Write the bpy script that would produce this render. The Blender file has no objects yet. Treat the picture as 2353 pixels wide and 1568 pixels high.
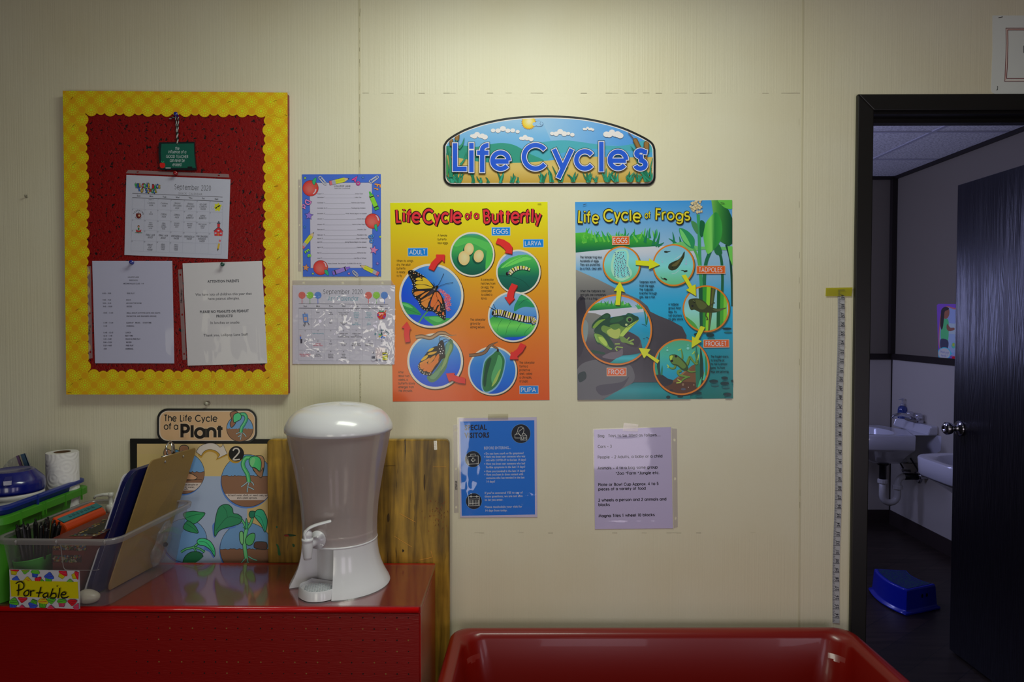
import bpy, bmesh, math, random
from mathutils import Vector, Matrix
from mathutils.geometry import tessellate_polygon
random.seed(7)
SC = bpy.context.scene
COL = SC.collection
PI = math.pi

# ------------------------------------------------------------------ camera
FPX = 1569.0
CAM = Vector((0.0, -1.906, 1.436))
YAW, PITCH = 13.5/FPX, 44.0/FPX
cd = bpy.data.cameras.new('camera'); cam = bpy.data.objects.new('camera', cd); COL.objects.link(cam)
cd.sensor_width = 36.0; cd.lens = 36.0*FPX/2353.0; cd.clip_start = 0.02
cam.location = CAM; cam.rotation_euler = (PI/2-PITCH, 0, YAW)
SC.camera = cam
_R = cam.rotation_euler.to_matrix()
def ray(px, py):
    return _R @ Vector(((px-1176.5)/FPX, -(py-784.0)/FPX, -1.0))
def W(px, py, y=0.0):                       # point of the vertical plane Y = y seen at photo pixel
    d = ray(px, py); t = (y-CAM.y)/d.y
    return CAM + d*t
def H(px, py, z):                           # point of the horizontal plane Z = z
    d = ray(px, py); t = (z-CAM.z)/d.z
    return CAM + d*t
def X(px, py, x):
    d = ray(px, py); t = (x-CAM.x)/d.x
    return CAM + d*t

# ------------------------------------------------------------------ world, view, lights
SC.view_settings.view_transform = 'Standard'; SC.view_settings.look = 'None'
SC.view_settings.exposure = 0.0; SC.view_settings.gamma = 1.0
SC.view_settings.use_curve_mapping = False
wd = bpy.data.worlds.new('world'); SC.world = wd; wd.use_nodes = True
wd.node_tree.nodes['Background'].inputs[0].default_value = (0.85, 1.0, 0.8, 1)
wd.node_tree.nodes['Background'].inputs[1].default_value = 0.004
def area(name, loc, target, sx, sy, power, col, spread=180):
    l = bpy.data.lights.new(name, 'AREA'); l.shape = 'RECTANGLE'; l.size = sx; l.size_y = sy
    l.energy = power; l.color = col; l.spread = math.radians(spread)
    o = bpy.data.objects.new(name, l); COL.objects.link(o); o.location = loc
    o.rotation_euler = (Vector(target)-Vector(loc)).to_track_quat('-Z', 'Y').to_euler()
    return o
# fluorescent troffer in the classroom ceiling, daylight windows behind the camera, bathroom window, plus an added bathroom fill lamp
ROOM = [area('ceiling_lamp_light', (0.04, -0.72, 2.425), (0.04, -0.72, 0), 0.85, 0.34, 13.0, (0.94, 1.0, 0.86))]
for wx, wp, wc in ((-1.75, 1.2, (1.0, .96, .72)), (-0.62, 6.3, (.97, .92, .78)), (0.62, 4.6, (.92, .81, .95)), (1.75, 5.0, (.92, .81, .96))):
    ROOM.append(area('window_light', (wx, -2.7, .92), (wx*.75, 0, 0.95), 0.5, 0.95, wp, wc))
for lx in (-0.7, 0.75):
    ROOM.append(area('ceiling_tube_light', (lx, -3.6, 2.42), (lx, -3.6, 0), 0.22, 1.2, 0.9, (0.97, 1.0, 0.88)))
area('bathroom_window_and_fill', (0.66, 2.86, 1.50), (2.6, 2.2, 1.50), 0.26, 0.6, 7.0, (0.46, 0.50, 1.0))
area('bathroom_window_and_fill', (0.70, 1.50, 1.80), (2.6, 1.9, 1.3), 0.4, 0.5, 8.0, (0.50, 0.52, 1.0))  # added soft fill that lifts the whole bathroom, not a window
CEIL = 2.44
# ------------------------------------------------------------------ helpers
def lin(c):
    c = c/255.0
    return c/12.92 if c <= .04045 else ((c+.055)/1.055)**2.4
def L3(rgb): return tuple(lin(v) for v in rgb)
_mats = {}
def new_mat(name):
    m = bpy.data.materials.new(name); m.use_nodes = True
    return m, m.node_tree.nodes, m.node_tree.links, m.node_tree.nodes['Principled BSDF']
def pmat(name, rgb, rough=.5, metal=0, spec=.5, bump=None, coat=0, var=None, lin_col=False):
    """plain procedural material: colour with optional noise variation (scale, amount) and bump (scale, strength)"""
    if name in _mats: return _mats[name]
    m, N, K, B = new_mat(name)
    c = tuple(rgb) if lin_col else L3(rgb)
    B.inputs['Base Color'].default_value = (*c, 1); B.inputs['Roughness'].default_value = rough
    B.inputs['Metallic'].default_value = metal; B.inputs['Specular IOR Level'].default_value = spec
    B.inputs['Coat Weight'].default_value = coat
    if var or bump:
        tc = N.new('ShaderNodeTexCoord')
    if var:
        n = N.new('ShaderNodeTexNoise'); n.inputs['Scale'].default_value = var[0]; n.inputs['Detail'].default_value = 5
        r = N.new('ShaderNodeMapRange'); r.inputs[3].default_value = 1-var[1]; r.inputs[4].default_value = 1+var[1]
        mx = N.new('ShaderNodeVectorMath'); mx.operation = 'SCALE'; mx.inputs[0].default_value = c
        K.new(tc.outputs['Object'], n.inputs['Vector']); K.new(n.outputs['Fac'], r.inputs[0])
        K.new(r.outputs[0], mx.inputs['Scale']); K.new(mx.outputs[0], B.inputs['Base Color'])
    if bump:
        n = N.new('ShaderNodeTexNoise'); n.inputs['Scale'].default_value = bump[0]; n.inputs['Detail'].default_value = 3
        b = N.new('ShaderNodeBump'); b.inputs['Strength'].default_value = bump[1]; b.inputs['Distance'].default_value = .002
        K.new(tc.outputs['Object'], n.inputs['Vector']); K.new(n.outputs['Fac'], b.inputs['Height']); K.new(b.outputs[0], B.inputs['Normal'])
    _mats[name] = m
    return m
def clear_mat(name, tint, gloss=.08, milky=.1, rough=.05, milk_col=(.8, .8, .85), bump=None):
    """thin clear plastic: see-through, a little milky, glossy"""
    if name in _mats: return _mats[name]
    m, N, K, B = new_mat(name); N.remove(B); out = N['Material Output']
    tr = N.new('ShaderNodeBsdfTransparent'); tr.inputs[0].default_value = (*tint, 1)
    df = N.new('ShaderNodeBsdfDiffuse'); df.inputs[0].default_value = (*milk_col, 1)
    tl = N.new('ShaderNodeBsdfTranslucent'); tl.inputs[0].default_value = (*milk_col, 1)
    md = N.new('ShaderNodeMixShader'); md.inputs[0].default_value = .4
    K.new(df.outputs[0], md.inputs[1]); K.new(tl.outputs[0], md.inputs[2])
    m1 = N.new('ShaderNodeMixShader'); m1.inputs[0].default_value = milky
    K.new(tr.outputs[0], m1.inputs[1]); K.new(md.outputs[0], m1.inputs[2])
    gl = N.new('ShaderNodeBsdfGlossy'); gl.inputs['Roughness'].default_value = rough
    fr = N.new('ShaderNodeFresnel'); fr.inputs[0].default_value = 1.45
    mu = N.new('ShaderNodeMath'); mu.operation = 'MULTIPLY'; mu.inputs[1].default_value = gloss/.035; mu.use_clamp = True
    m2 = N.new('ShaderNodeMixShader'); mi = N.new('ShaderNodeMath'); mi.operation = 'MINIMUM'; mi.inputs[1].default_value = gloss*1.6
    K.new(fr.outputs[0], mu.inputs[0]); K.new(mu.outputs[0], mi.inputs[0]); K.new(mi.outputs[0], m2.inputs[0])
    K.new(m1.outputs[0], m2.inputs[1]); K.new(gl.outputs[0], m2.inputs[2]); K.new(m2.outputs[0], out.inputs[0])
    if bump:
        tc = N.new('ShaderNodeTexCoord'); n = N.new('ShaderNodeTexNoise'); n.inputs['Scale'].default_value = bump[0]
        n.inputs['Detail'].default_value = bump[2]; n.inputs['Distortion'].default_value = bump[3]
        b = N.new('ShaderNodeBump'); b.inputs['Strength'].default_value = bump[1]; b.inputs['Distance'].default_value = .01
        K.new(tc.outputs['Object'], n.inputs['Vector']); K.new(n.outputs['Fac'], b.inputs['Height'])
        K.new(b.outputs[0], gl.inputs['Normal'])
    _mats[name] = m
    return m

def link(name, me, mat, parent=None):
    o = bpy.data.objects.new(name, me); COL.objects.link(o)
    if mat is not None:
        for mm in (mat if isinstance(mat, (list, tuple)) else [mat]): me.materials.append(mm)
    if parent is not None:
        o.parent = parent; o.matrix_parent_inverse = Matrix.Translation(-Vector(parent.location)) if not parent.get('_rot') else parent.matrix_basis.inverted()
    return o
def obj(name, bm, mat, parent=None, smooth=False, bevel=0, seg=2):
    me = bpy.data.meshes.new(name)
    bmesh.ops.recalc_face_normals(bm, faces=bm.faces)
    bm.to_mesh(me); bm.free()
    if smooth:
        for p in me.polygons: p.use_smooth = True
    o = link(name, me, mat, parent)
    if bevel:
        b = o.modifiers.new('bevel', 'BEVEL'); b.width = bevel; b.segments = seg; b.limit_method = 'ANGLE'; b.angle_limit = math.radians(35)
    return o
def thing(name, label, cat, loc=(0, 0, 0), group=None):
    o = bpy.data.objects.new(name, None); COL.objects.link(o); o.location = loc; o.empty_display_size = .05
    return tag(o, label, cat, group)
def tag(o, label, cat, group=None):
    o['label'] = label; o['category'] = cat
    if group: o['group'] = group
    return o
def struct(o): o['kind'] = 'structure'; return o
def box(bm, a, b):
    a, b = [min(i, j) for i, j in zip(a, b)], [max(i, j) for i, j in zip(a, b)]
    v = [bm.verts.new((x, y, z)) for x in (a[0], b[0]) for y in (a[1], b[1]) for z in (a[2], b[2])]
    for f in ((0, 1, 3, 2), (4, 6, 7, 5), (0, 4, 5, 1), (2, 3, 7, 6), (0, 2, 6, 4), (1, 5, 7, 3)):
        bm.faces.new([v[i] for i in f])
    return bm
def B(): return bmesh.new()
def bx(name, a, b, mat, parent=None, bevel=0):
    return obj(name, box(B(), a, b), mat, parent, bevel=bevel)
def loft(bm, rings, close=True, cap0=False, cap1=False):
    """rings: lists of points of the same length"""
    R = [[bm.verts.new(p) for p in r] for r in rings]
    n = len(R[0])
    for a, b in zip(R, R[1:]):
        for i in range(n if close else n-1):
            j = (i+1) % n
            bm.faces.new((a[i], a[j], b[j], b[i]))
    if cap0: bm.faces.new(R[0])
    if cap1: bm.faces.new(R[-1])
    return R
def lathe(bm, prof, c=(0, 0, 0), n=40, axis='Z', a0=0, a1=2*PI, caps=True):
    """prof: (radius, height) pairs"""
    full = abs(a1-a0-2*PI) < 1e-6
    rings = []
    for r, h in prof:
        ring = []
        for i in range(n if full else n+1):
            a = a0+(a1-a0)*i/n
            p = (r*math.cos(a), r*math.sin(a), h)
            if axis == 'Y': p = (p[0], h, p[1])
            if axis == 'X': p = (h, p[0], p[1])
            ring.append((c[0]+p[0], c[1]+p[1], c[2]+p[2]))
        rings.append(ring)
    loft(bm, rings, close=full, cap0=caps and full and prof[0][0] > 1e-5, cap1=caps and full and prof[-1][0] > 1e-5)
    bmesh.ops.remove_doubles(bm, verts=bm.verts, dist=1e-6)
    return bm
def tube(bm, pts, r, n=10, caps=True):
    """r: radius or list of radii along pts"""
    pts = [Vector(p) for p in pts]; rs = r if isinstance(r, (list, tuple)) else [r]*len(pts)
    rings = []; up = None
    for i, p in enumerate(pts):
        d = (pts[min(i+1, len(pts)-1)]-pts[max(i-1, 0)]).normalized()
        if up is None: up = d.orthogonal().normalized()
        up = (up-d*up.dot(d)).normalized(); s = d.cross(up)
        rings.append([p+(up*math.cos(a)+s*math.sin(a))*rs[i] for a in [2*PI*k/n for k in range(n)]])
    loft(bm, rings, cap0=caps, cap1=caps)
    return bm
def rrect(cx, cy, hx, hy, r, n=5):
    """rounded rectangle outline, counter-clockwise"""
    out = []
    for sx, sy, a in ((1, 1, 0), (-1, 1, 90), (-1, -1, 180), (1, -1, 270)):
        for i in range(n+1):
            t = math.radians(a+90*i/n)
            out.append((cx+sx*(hx-r)+r*math.cos(t), cy+sy*(hy-r)+r*math.sin(t)))
    return out
def prism(bm, pts2, f0, f1):
    """extrude a 2D outline: f0, f1 map (u, v) to the two end faces"""
    a = [bm.verts.new(f0(*p)) for p in pts2]; b = [bm.verts.new(f1(*p)) for p in pts2]
    n = len(a); bm.faces.new(a); bm.faces.new(b[::-1])
    for i in range(n):
        j = (i+1) % n; bm.faces.new((a[i], b[i], b[j], a[j]))
    return bm
def spline(pts, n=8, closed=False):
    """Catmull-Rom through 2D or 3D points"""
    P = [Vector(p) for p in pts]; out = []; m = len(P)
    rng = range(m) if closed else range(m-1)
    for i in rng:
        if closed: a, b, c, d = P[i-1], P[i], P[(i+1) % m], P[(i+2) % m]
        else: a, b, c, d = P[max(i-1, 0)], P[i], P[i+1], P[min(i+2, m-1)]
        for k in range(n):
            t = k/n
            out.append(.5*((2*b)+(c-a)*t+(2*a-5*b+4*c-d)*t*t+(3*b-a-3*c+d)*t**3))
    if not closed: out.append(P[-1])
    return out
# ------------------------------------------------------------------ the room
def wall_mat():
    m, N, K, Bs = new_mat('painted_panel_wall')
    Bs.inputs['Roughness'].default_value = .38; Bs.inputs['Specular IOR Level'].default_value = .35
    tc = N.new('ShaderNodeTexCoord'); sp = N.new('ShaderNodeSeparateXYZ'); K.new(tc.outputs['Object'], sp.inputs[0])
    # paint colour with faint blotches
    n = N.new('ShaderNodeTexNoise'); n.inputs['Scale'].default_value = 2.2; n.inputs['Detail'].default_value = 4
    cr = N.new('ShaderNodeValToRGB'); K.new(tc.outputs['Object'], n.inputs['Vector']); K.new(n.outputs['Fac'], cr.inputs[0])
    cr.color_ramp.elements[0].position = .35; cr.color_ramp.elements[0].color = (*L3((228, 220, 190)), 1)
    cr.color_ramp.elements[1].position = .65; cr.color_ramp.elements[1].color = (*L3((233, 228, 204)), 1)
    K.new(cr.outputs[0], Bs.inputs['Base Color'])
    # fine vertical grooves of the panel, smooth inside the filled patch in the middle
    mp = N.new('ShaderNodeMapping'); mp.inputs['Scale'].default_value = (260, 1, 1.2); K.new(tc.outputs['Object'], mp.inputs[0])
    g = N.new('ShaderNodeTexNoise'); g.inputs['Scale'].default_value = 1.0; g.inputs['Detail'].default_value = 2; K.new(mp.outputs[0], g.inputs['Vector'])
    g2 = N.new('ShaderNodeTexNoise'); g2.inputs['Scale'].default_value = 130; g2.inputs['Detail'].default_value = 3; K.new(tc.outputs['Object'], g2.inputs['Vector'])
    p0, p1 = W(832, 1225), W(1838, 214)
    def step(sock, edge, less):
        q = N.new('ShaderNodeMath'); q.operation = 'LESS_THAN' if less else 'GREATER_THAN'; K.new(sock, q.inputs[0]); q.inputs[1].default_value = edge; return q.outputs[0]
    def mul(a, b):
        q = N.new('ShaderNodeMath'); q.operation = 'MULTIPLY'; K.new(a, q.inputs[0]); K.new(b, q.inputs[1]); return q.outputs[0]
    inside = mul(mul(step(sp.outputs[0], p0.x, False), step(sp.outputs[0], p1.x, True)), mul(step(sp.outputs[2], p0.z, False), step(sp.outputs[2], p1.z, True)))
    mr = N.new('ShaderNodeMapRange'); K.new(inside, mr.inputs[0]); mr.inputs[3].default_value = 1.0; mr.inputs[4].default_value = .3
    add = N.new('ShaderNodeMath'); add.operation = 'MULTIPLY_ADD'
    K.new(g.outputs['Fac'], add.inputs[0]); K.new(mr.outputs[0], add.inputs[1])
    sc = N.new('ShaderNodeMath'); sc.operation = 'MULTIPLY'; sc.inputs[1].default_value = .35; K.new(g2.outputs['Fac'], sc.inputs[0]); K.new(sc.outputs[0], add.inputs[2])
    b = N.new('ShaderNodeBump'); b.inputs['Strength'].default_value = .3; b.inputs['Distance'].default_value = .0022
    K.new(add.outputs[0], b.inputs['Height']); K.new(b.outputs[0], Bs.inputs['Normal'])
    return m
WALL = wall_mat()
XL, XR = -2.6, 3.2
DX0 = W(1998, 900).x                         # inner face of the left jamb
DX1 = DX0+.90
DZ = W(2150, 262).z                          # underside of the head
TH = .11                                     # wall thickness
bm = B()
box(bm, (XL, 0, 0), (DX0-.02, TH, CEIL)); box(bm, (DX1+.02, 0, 0), (XR, TH, CEIL)); box(bm, (DX0-.02, 0, DZ+.02), (DX1+.02, TH, CEIL))
struct(obj('wall_back', bm, WALL))
# panel seams: thin battens of filler that stand a little proud
SEAM = pmat('seam_filler', (214, 206, 174), .5)
SEAMD = pmat('seam_crack', (120, 112, 88), .8)
for i, (xa, xb) in enumerate(((826, 828), (1845, 1837))):
    a, b = W(xa, 0), W(xb, 1500)
    bm = B(); loft(bm, [[(p.x-.003, -.0001, p.z), (p.x-.0025, -.0005, p.z), (p.x+.0025, -.0005, p.z), (p.x+.003, -.0001, p.z)] for p in (Vector((a.x, 0, CEIL)), Vector((b.x, 0, .1)))])
    struct(obj('trim_%d' % (i+1), bm, SEAM))
# cracked edge of the patch and the cracks in the left seam (paint damage)
bm = B(); rnd = random.Random(3)
def crack(bm, p, q, w, dens):
    n = 70; P = [p.lerp(q, i/n) for i in range(n+1)]
    d = (q-p).normalized(); s = Vector((0, 1, 0)).cross(d)
    for i in range(n):
        if rnd.random() < dens:
            ww = w*rnd.uniform(.3, 1); e = s*rnd.uniform(-.0006, .0006)
            a, b = P[i]+e, P[i+1]+e
            y = Vector((0, -.0006, 0))
            bm.faces.new([bm.verts.new(v+y) for v in (a-s*ww, b-s*ww, b+s*ww, a+s*ww)])
crack(bm, W(833, 214), W(1838, 214), .0006, .42); crack(bm, W(1836, 214), W(1838, 1225), .0004, .18)
crack(bm, W(827, 20), W(826, 640), .0006, .4); crack(bm, W(827, 840), W(828, 930), .0007, .5); crack(bm, W(1045, 1225), W(1838, 1225), .0004, .15)
struct(obj('trim_3', bm, SEAMD))
# floor and ceiling of both rooms
def floor_mat():
    m, N, K, Bs = new_mat('dark_wood_floor'); Bs.inputs['Roughness'].default_value = .42
    tc = N.new('ShaderNodeTexCoord'); mp = N.new('ShaderNodeMapping'); mp.inputs['Rotation'].default_value = (0, 0, math.radians(-38)); K.new(tc.outputs['Object'], mp.inputs[0])
    br = N.new('ShaderNodeTexBrick'); br.inputs['Scale'].default_value = 1; br.inputs['Brick Width'].default_value = 1.2; br.inputs['Row Height'].default_value = .15; br.inputs['Mortar Size'].default_value = .002
    br.inputs['Color1'].default_value = (.034, .022, .017, 1); br.inputs['Color2'].default_value = (.022, .015, .012, 1); br.inputs['Mortar'].default_value = (.006, .005, .005, 1)
    K.new(mp.outputs[0], br.inputs['Vector'])
    m2 = N.new('ShaderNodeMapping'); m2.inputs['Rotation'].default_value = (0, 0, math.radians(-38)); m2.inputs['Scale'].default_value = (3, 40, 1); K.new(tc.outputs['Object'], m2.inputs[0])
    n = N.new('ShaderNodeTexNoise'); n.inputs['Scale'].default_value = 1; n.inputs['Detail'].default_value = 5; K.new(m2.outputs[0], n.inputs['Vector'])
    mr = N.new('ShaderNodeMapRange'); mr.inputs[1].default_value = .3; mr.inputs[2].default_value = .7; mr.inputs[3].default_value = .5; mr.inputs[4].default_value = 1.7; K.new(n.outputs['Fac'], mr.inputs[0])
    vm = N.new('ShaderNodeVectorMath'); vm.operation = 'SCALE'; K.new(br.outputs['Color'], vm.inputs[0]); K.new(mr.outputs[0], vm.inputs['Scale']); K.new(vm.outputs[0], Bs.inputs['Base Color'])
    return m
struct(bx('floor', (XL, -3.0, -.05), (XR, 3.2, 0), floor_mat()))
def tile_mat():
    m, N, K, Bs = new_mat('ceiling_tile'); Bs.inputs['Roughness'].default_value = .9
    tc = N.new('ShaderNodeTexCoord'); v = N.new('ShaderNodeTexNoise'); v.inputs['Scale'].default_value = 90; v.inputs['Detail'].default_value = 4
    cr = N.new('ShaderNodeValToRGB'); cr.color_ramp.elements[0].position = .38; cr.color_ramp.elements[0].color = (.5, .5, .5, 1); cr.color_ramp.elements[1].position = .55; cr.color_ramp.elements[1].color = (.88, .88, .88, 1)
    K.new(tc.outputs['Object'], v.inputs['Vector']); K.new(v.outputs['Fac'], cr.inputs[0]); K.new(cr.outputs[0], Bs.inputs['Base Color'])
    b = N.new('ShaderNodeBump'); b.inputs['Strength'].default_value = .5; b.inputs['Distance'].default_value = .003; K.new(v.outputs['Fac'], b.inputs['Height']); K.new(b.outputs[0], Bs.inputs['Normal'])
    return m
TILE = tile_mat()
# classroom ceiling strip with an opening for the troffer above the picture
tx0, tx1, ty0, ty1 = -.58, .66, -1.0, -.44
bm = B(); z0, z1 = CEIL, CEIL+.03
box(bm, (XL, -3, z0), (tx0, 0, z1)); box(bm, (tx1, -3, z0), (XR, 0, z1)); box(bm, (tx0, ty1, z0), (tx1, 0, z1)); box(bm, (tx0, -3, z0), (tx1, ty0, z1))
struct(obj('ceiling', bm, TILE))
BX0, BX1, BY = .62, H(2045, 1203, 0).x, H(2045, 1203, 0).y      # bathroom: left wall, right wall, rear wall
BCZ = CAM.z+(CAM.z)*(740-411)/(1203-740)                        # its ceiling height
struct(bx('ceiling_bathroom', (BX0, TH, BCZ), (BX1+.2, BY+.1, BCZ+.03), TILE))
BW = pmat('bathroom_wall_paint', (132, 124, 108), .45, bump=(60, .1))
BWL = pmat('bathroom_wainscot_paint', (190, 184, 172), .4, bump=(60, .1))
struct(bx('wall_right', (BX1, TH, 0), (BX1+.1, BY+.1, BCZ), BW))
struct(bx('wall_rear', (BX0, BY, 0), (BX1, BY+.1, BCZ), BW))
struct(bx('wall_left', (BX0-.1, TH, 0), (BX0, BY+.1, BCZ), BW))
# lower wainscot panels, dark chair rail, corner strip, ceiling trim
RZ = X(2120, 829, BX1).z
struct(bx('trim_4', (BX1-.006, TH, .0), (BX1, BY, RZ), BWL)); struct(bx('trim_5', (BX0, BY-.006, 0), (BX1-.006, BY, RZ), BWL))
DK = pmat('dark_brown_trim', (34, 26, 22), .5)
struct(bx('trim_6', (BX1-.016, TH, RZ-.012), (BX1, BY, RZ+.03), DK)); struct(bx('trim_7', (BX0, BY-.016, RZ-.012), (BX1-.016, BY, RZ+.03), DK))
struct(bx('trim_8', (BX1-.018, TH, BCZ-.022), (BX1, BY, BCZ), DK)); struct(bx('trim_9', (BX0, BY-.018, BCZ-.022), (BX1-.018, BY, BCZ), DK))
struct(bx('trim_10', (BX1-.035, BY-.035, RZ+.03), (BX1, BY, BCZ-.022), DK))
struct(bx('trim_11', (BX1-.012, BY-.012, .1), (BX1-.006, BY-.006, RZ-.012), DK))
BBM = pmat('brown_vinyl_base', (52, 42, 38), .55)
struct(bx('baseboard_right', (BX1-.012, TH, 0), (BX1, BY, .10), BBM)); struct(bx('baseboard_rear', (BX0, BY-.012, 0), (BX1-.012, BY, .10), BBM))
# dropped-ceiling grid in the bathroom
bm = B(); gy = H(2100, 365.5, BCZ).y; gy2 = H(2100, 302.5, BCZ).y
for y in (gy, gy2, gy2-(gy-gy2)): box(bm, (BX0, y-.012, BCZ-.004), (BX1-.03, y+.012, BCZ-.0005))
ga = H(2005, 366, BCZ).x
for x in (ga, ga+.61, ga-.61): box(bm, (x-.012, TH, BCZ-.0045), (x+.012, BY-.03, BCZ-.0005))
struct(obj('trim_12', bm, pmat('ceiling_grid', (190, 190, 200), .6)))
# door casing, jamb lining, stop
CAS = pmat('black_brown_casing', (22, 20, 17), .42, bump=(80, .05))
cl = W(1966, 220).x; cz = W(1966, 220).z; cw = DX0-cl
bm = B(); prism(bm, [(cl, 0), (DX0-.006, 0), (DX0-.006, DZ+.006), (cl, cz)], lambda u, v: (u, -.0145, v), lambda u, v: (u, 0, v))
struct(obj('trim_13', bm, CAS, bevel=.003))
bm = B(); prism(bm, [(cl, cz), (DX0-.006, DZ+.006), (DX1+.006, DZ+.006), (DX1+cw, cz)], lambda u, v: (u, -.0145, v), lambda u, v: (u, 0, v))
struct(obj('trim_14', bm, CAS, bevel=.003))
bm = B(); prism(bm, [(DX1+.006, 0), (DX1+cw, 0), (DX1+cw, cz), (DX1+.006, DZ+.006)], lambda u, v: (u, -.0145, v), lambda u, v: (u, 0, v))
struct(obj('trim_15', bm, CAS, bevel=.003))
bm = B(); box(bm, (DX0-.02, 0, 0), (DX0, TH, DZ+.02)); box(bm, (DX1, 0, 0), (DX1+.02, TH, DZ+.02)); box(bm, (DX0, 0, DZ), (DX1, TH, DZ+.02))
box(bm, (DX0, .045, 0), (DX0+.011, .075, DZ)); box(bm, (DX0, .045, DZ-.011), (DX1, .075, DZ))
struct(obj('trim_16', bm, CAS))
# ------------------------------------------------------------------ open door
def door_mat():
    m, N, K, Bs = new_mat('dark_grained_door'); Bs.inputs['Roughness'].default_value = .27; Bs.inputs['Specular IOR Level'].default_value = .42
    tc = N.new('ShaderNodeTexCoord')
    mp = N.new('ShaderNodeMapping'); mp.inputs['Scale'].default_value = (1, 26, 1.5); K.new(tc.outputs['Object'], mp.inputs[0])
    w = N.new('ShaderNodeTexNoise'); w.inputs['Scale'].default_value = .75; w.inputs['Detail'].default_value = 1.0; K.new(mp.outputs[0], w.inputs['Vector'])
    rg = N.new('ShaderNodeMath'); rg.operation = 'MULTIPLY'; rg.inputs[1].default_value = 120.0; K.new(w.outputs['Fac'], rg.inputs[0])
    sn = N.new('ShaderNodeMath'); sn.operation = 'SINE'; K.new(rg.outputs[0], sn.inputs[0])
    m2 = N.new('ShaderNodeMapping'); m2.inputs['Scale'].default_value = (1, 300, 6); K.new(tc.outputs['Object'], m2.inputs[0])
    f = N.new('ShaderNodeTexNoise'); f.inputs['Scale'].default_value = 1; f.inputs['Detail'].default_value = 2; K.new(m2.outputs[0], f.inputs['Vector'])
    ad = N.new('ShaderNodeMath'); ad.operation = 'MULTIPLY_ADD'; ad.inputs[1].default_value = 2.2; K.new(f.outputs['Fac'], ad.inputs[0]); K.new(sn.outputs[0], ad.inputs[2])
    b = N.new('ShaderNodeBump'); b.inputs['Strength'].default_value = .13; b.inputs['Distance'].default_value = .0012; K.new(ad.outputs[0], b.inputs['Height']); K.new(b.outputs[0], Bs.inputs['Normal'])
    cr = N.new('ShaderNodeValToRGB'); cr.color_ramp.elements[0].color = (.004, .004, .006, 1); cr.color_ramp.elements[1].color = (.016, .014, .02, 1); K.new(f.outputs['Fac'], cr.inputs[0]); K.new(cr.outputs[0], Bs.inputs['Base Color'])
    return m
fe = X(2191, 960, DX1)                        # free edge of the open door on the plane of its face
dy1 = fe.y; dz1 = X(2197, 427, DX1).z; dz0 = .01
door = bx('door_1', (DX1, .09, dz0), (DX1+.035, dy1, dz1), door_mat(), bevel=.002); struct(door)
CH = pmat('polished_chrome', (200, 200, 208), .12, metal=1)
kp = X(2206, 985, DX1)
bm = B(); lathe(bm, [(.0, 0), (.032, 0), (.033, .004), (.028, .010), (.014, .014), (.012, .030), (.016, .036), (.024, .041), (.0265, .050), (.026, .060), (.020, .067), (.008, .069), (.007, .066), (0, .066)], n=32)
for v in bm.verts: v.co = Vector((DX1-v.co.z, kp.y+v.co.x, kp.z+v.co.y))
obj('door_knob', bm, CH, door, smooth=True)['label'] = 'round chrome knob'
bm = B(); box(bm, (DX1+.005, dy1-.001, kp.z-.028), (DX1+.03, dy1+.0015, kp.z+.028)); box(bm, (DX1+.01, dy1+.001, kp.z-.009), (DX1+.025, dy1+.009, kp.z+.009))
obj('door_latch', bm, CH, door)
# ------------------------------------------------------------------ troffer in the classroom ceiling
t = thing('ceiling_light', 'recessed fluorescent ceiling light over the poster wall', 'light', ((tx0+tx1)/2, (ty0+ty1)/2, CEIL))
WM = pmat('white_enamel', (225, 225, 220), .5)
bm = B(); box(bm, (tx0, ty0, CEIL+.08), (tx1, ty1, CEIL+.09)); box(bm, (tx0-.001, ty0, CEIL), (tx0+.006, ty1, CEIL+.08)); box(bm, (tx1-.006, ty0, CEIL), (tx1, ty1, CEIL+.08))
box(bm, (tx0, ty0, CEIL), (tx1, ty0+.006, CEIL+.08)); box(bm, (tx0, ty1-.006, CEIL), (tx1, ty1, CEIL+.08)); obj('housing', bm, WM, t)
# ------------------------------------------------------------------ printed artwork: flat inked shapes on paper
def ink_mat(name, rough=.4, spec=.4, coat=0, bump=None):
    if name in _mats: return _mats[name]
    m, N, K, Bs = new_mat(name)
    a = N.new('ShaderNodeAttribute'); a.attribute_name = 'Col'; K.new(a.outputs['Color'], Bs.inputs['Base Color'])
    Bs.inputs['Roughness'].default_value = rough; Bs.inputs['Specular IOR Level'].default_value = spec; Bs.inputs['Coat Weight'].default_value = coat
    Bs.inputs['Coat Roughness'].default_value = .12
    if bump:
        tc = N.new('ShaderNodeTexCoord'); n = N.new('ShaderNodeTexNoise'); n.inputs['Scale'].default_value = bump[0]; n.inputs['Detail'].default_value = 2
        b = N.new('ShaderNodeBump'); b.inputs['Strength'].default_value = bump[1]; b.inputs['Distance'].default_value = .004
        K.new(tc.outputs['Object'], n.inputs['Vector']); K.new(n.outputs['Fac'], b.inputs['Height']); K.new(b.outputs[0], Bs.inputs['Normal'])
        if coat: K.new(b.outputs[0], Bs.inputs['Coat Normal'])
    _mats[name] = m
    return m
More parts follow.
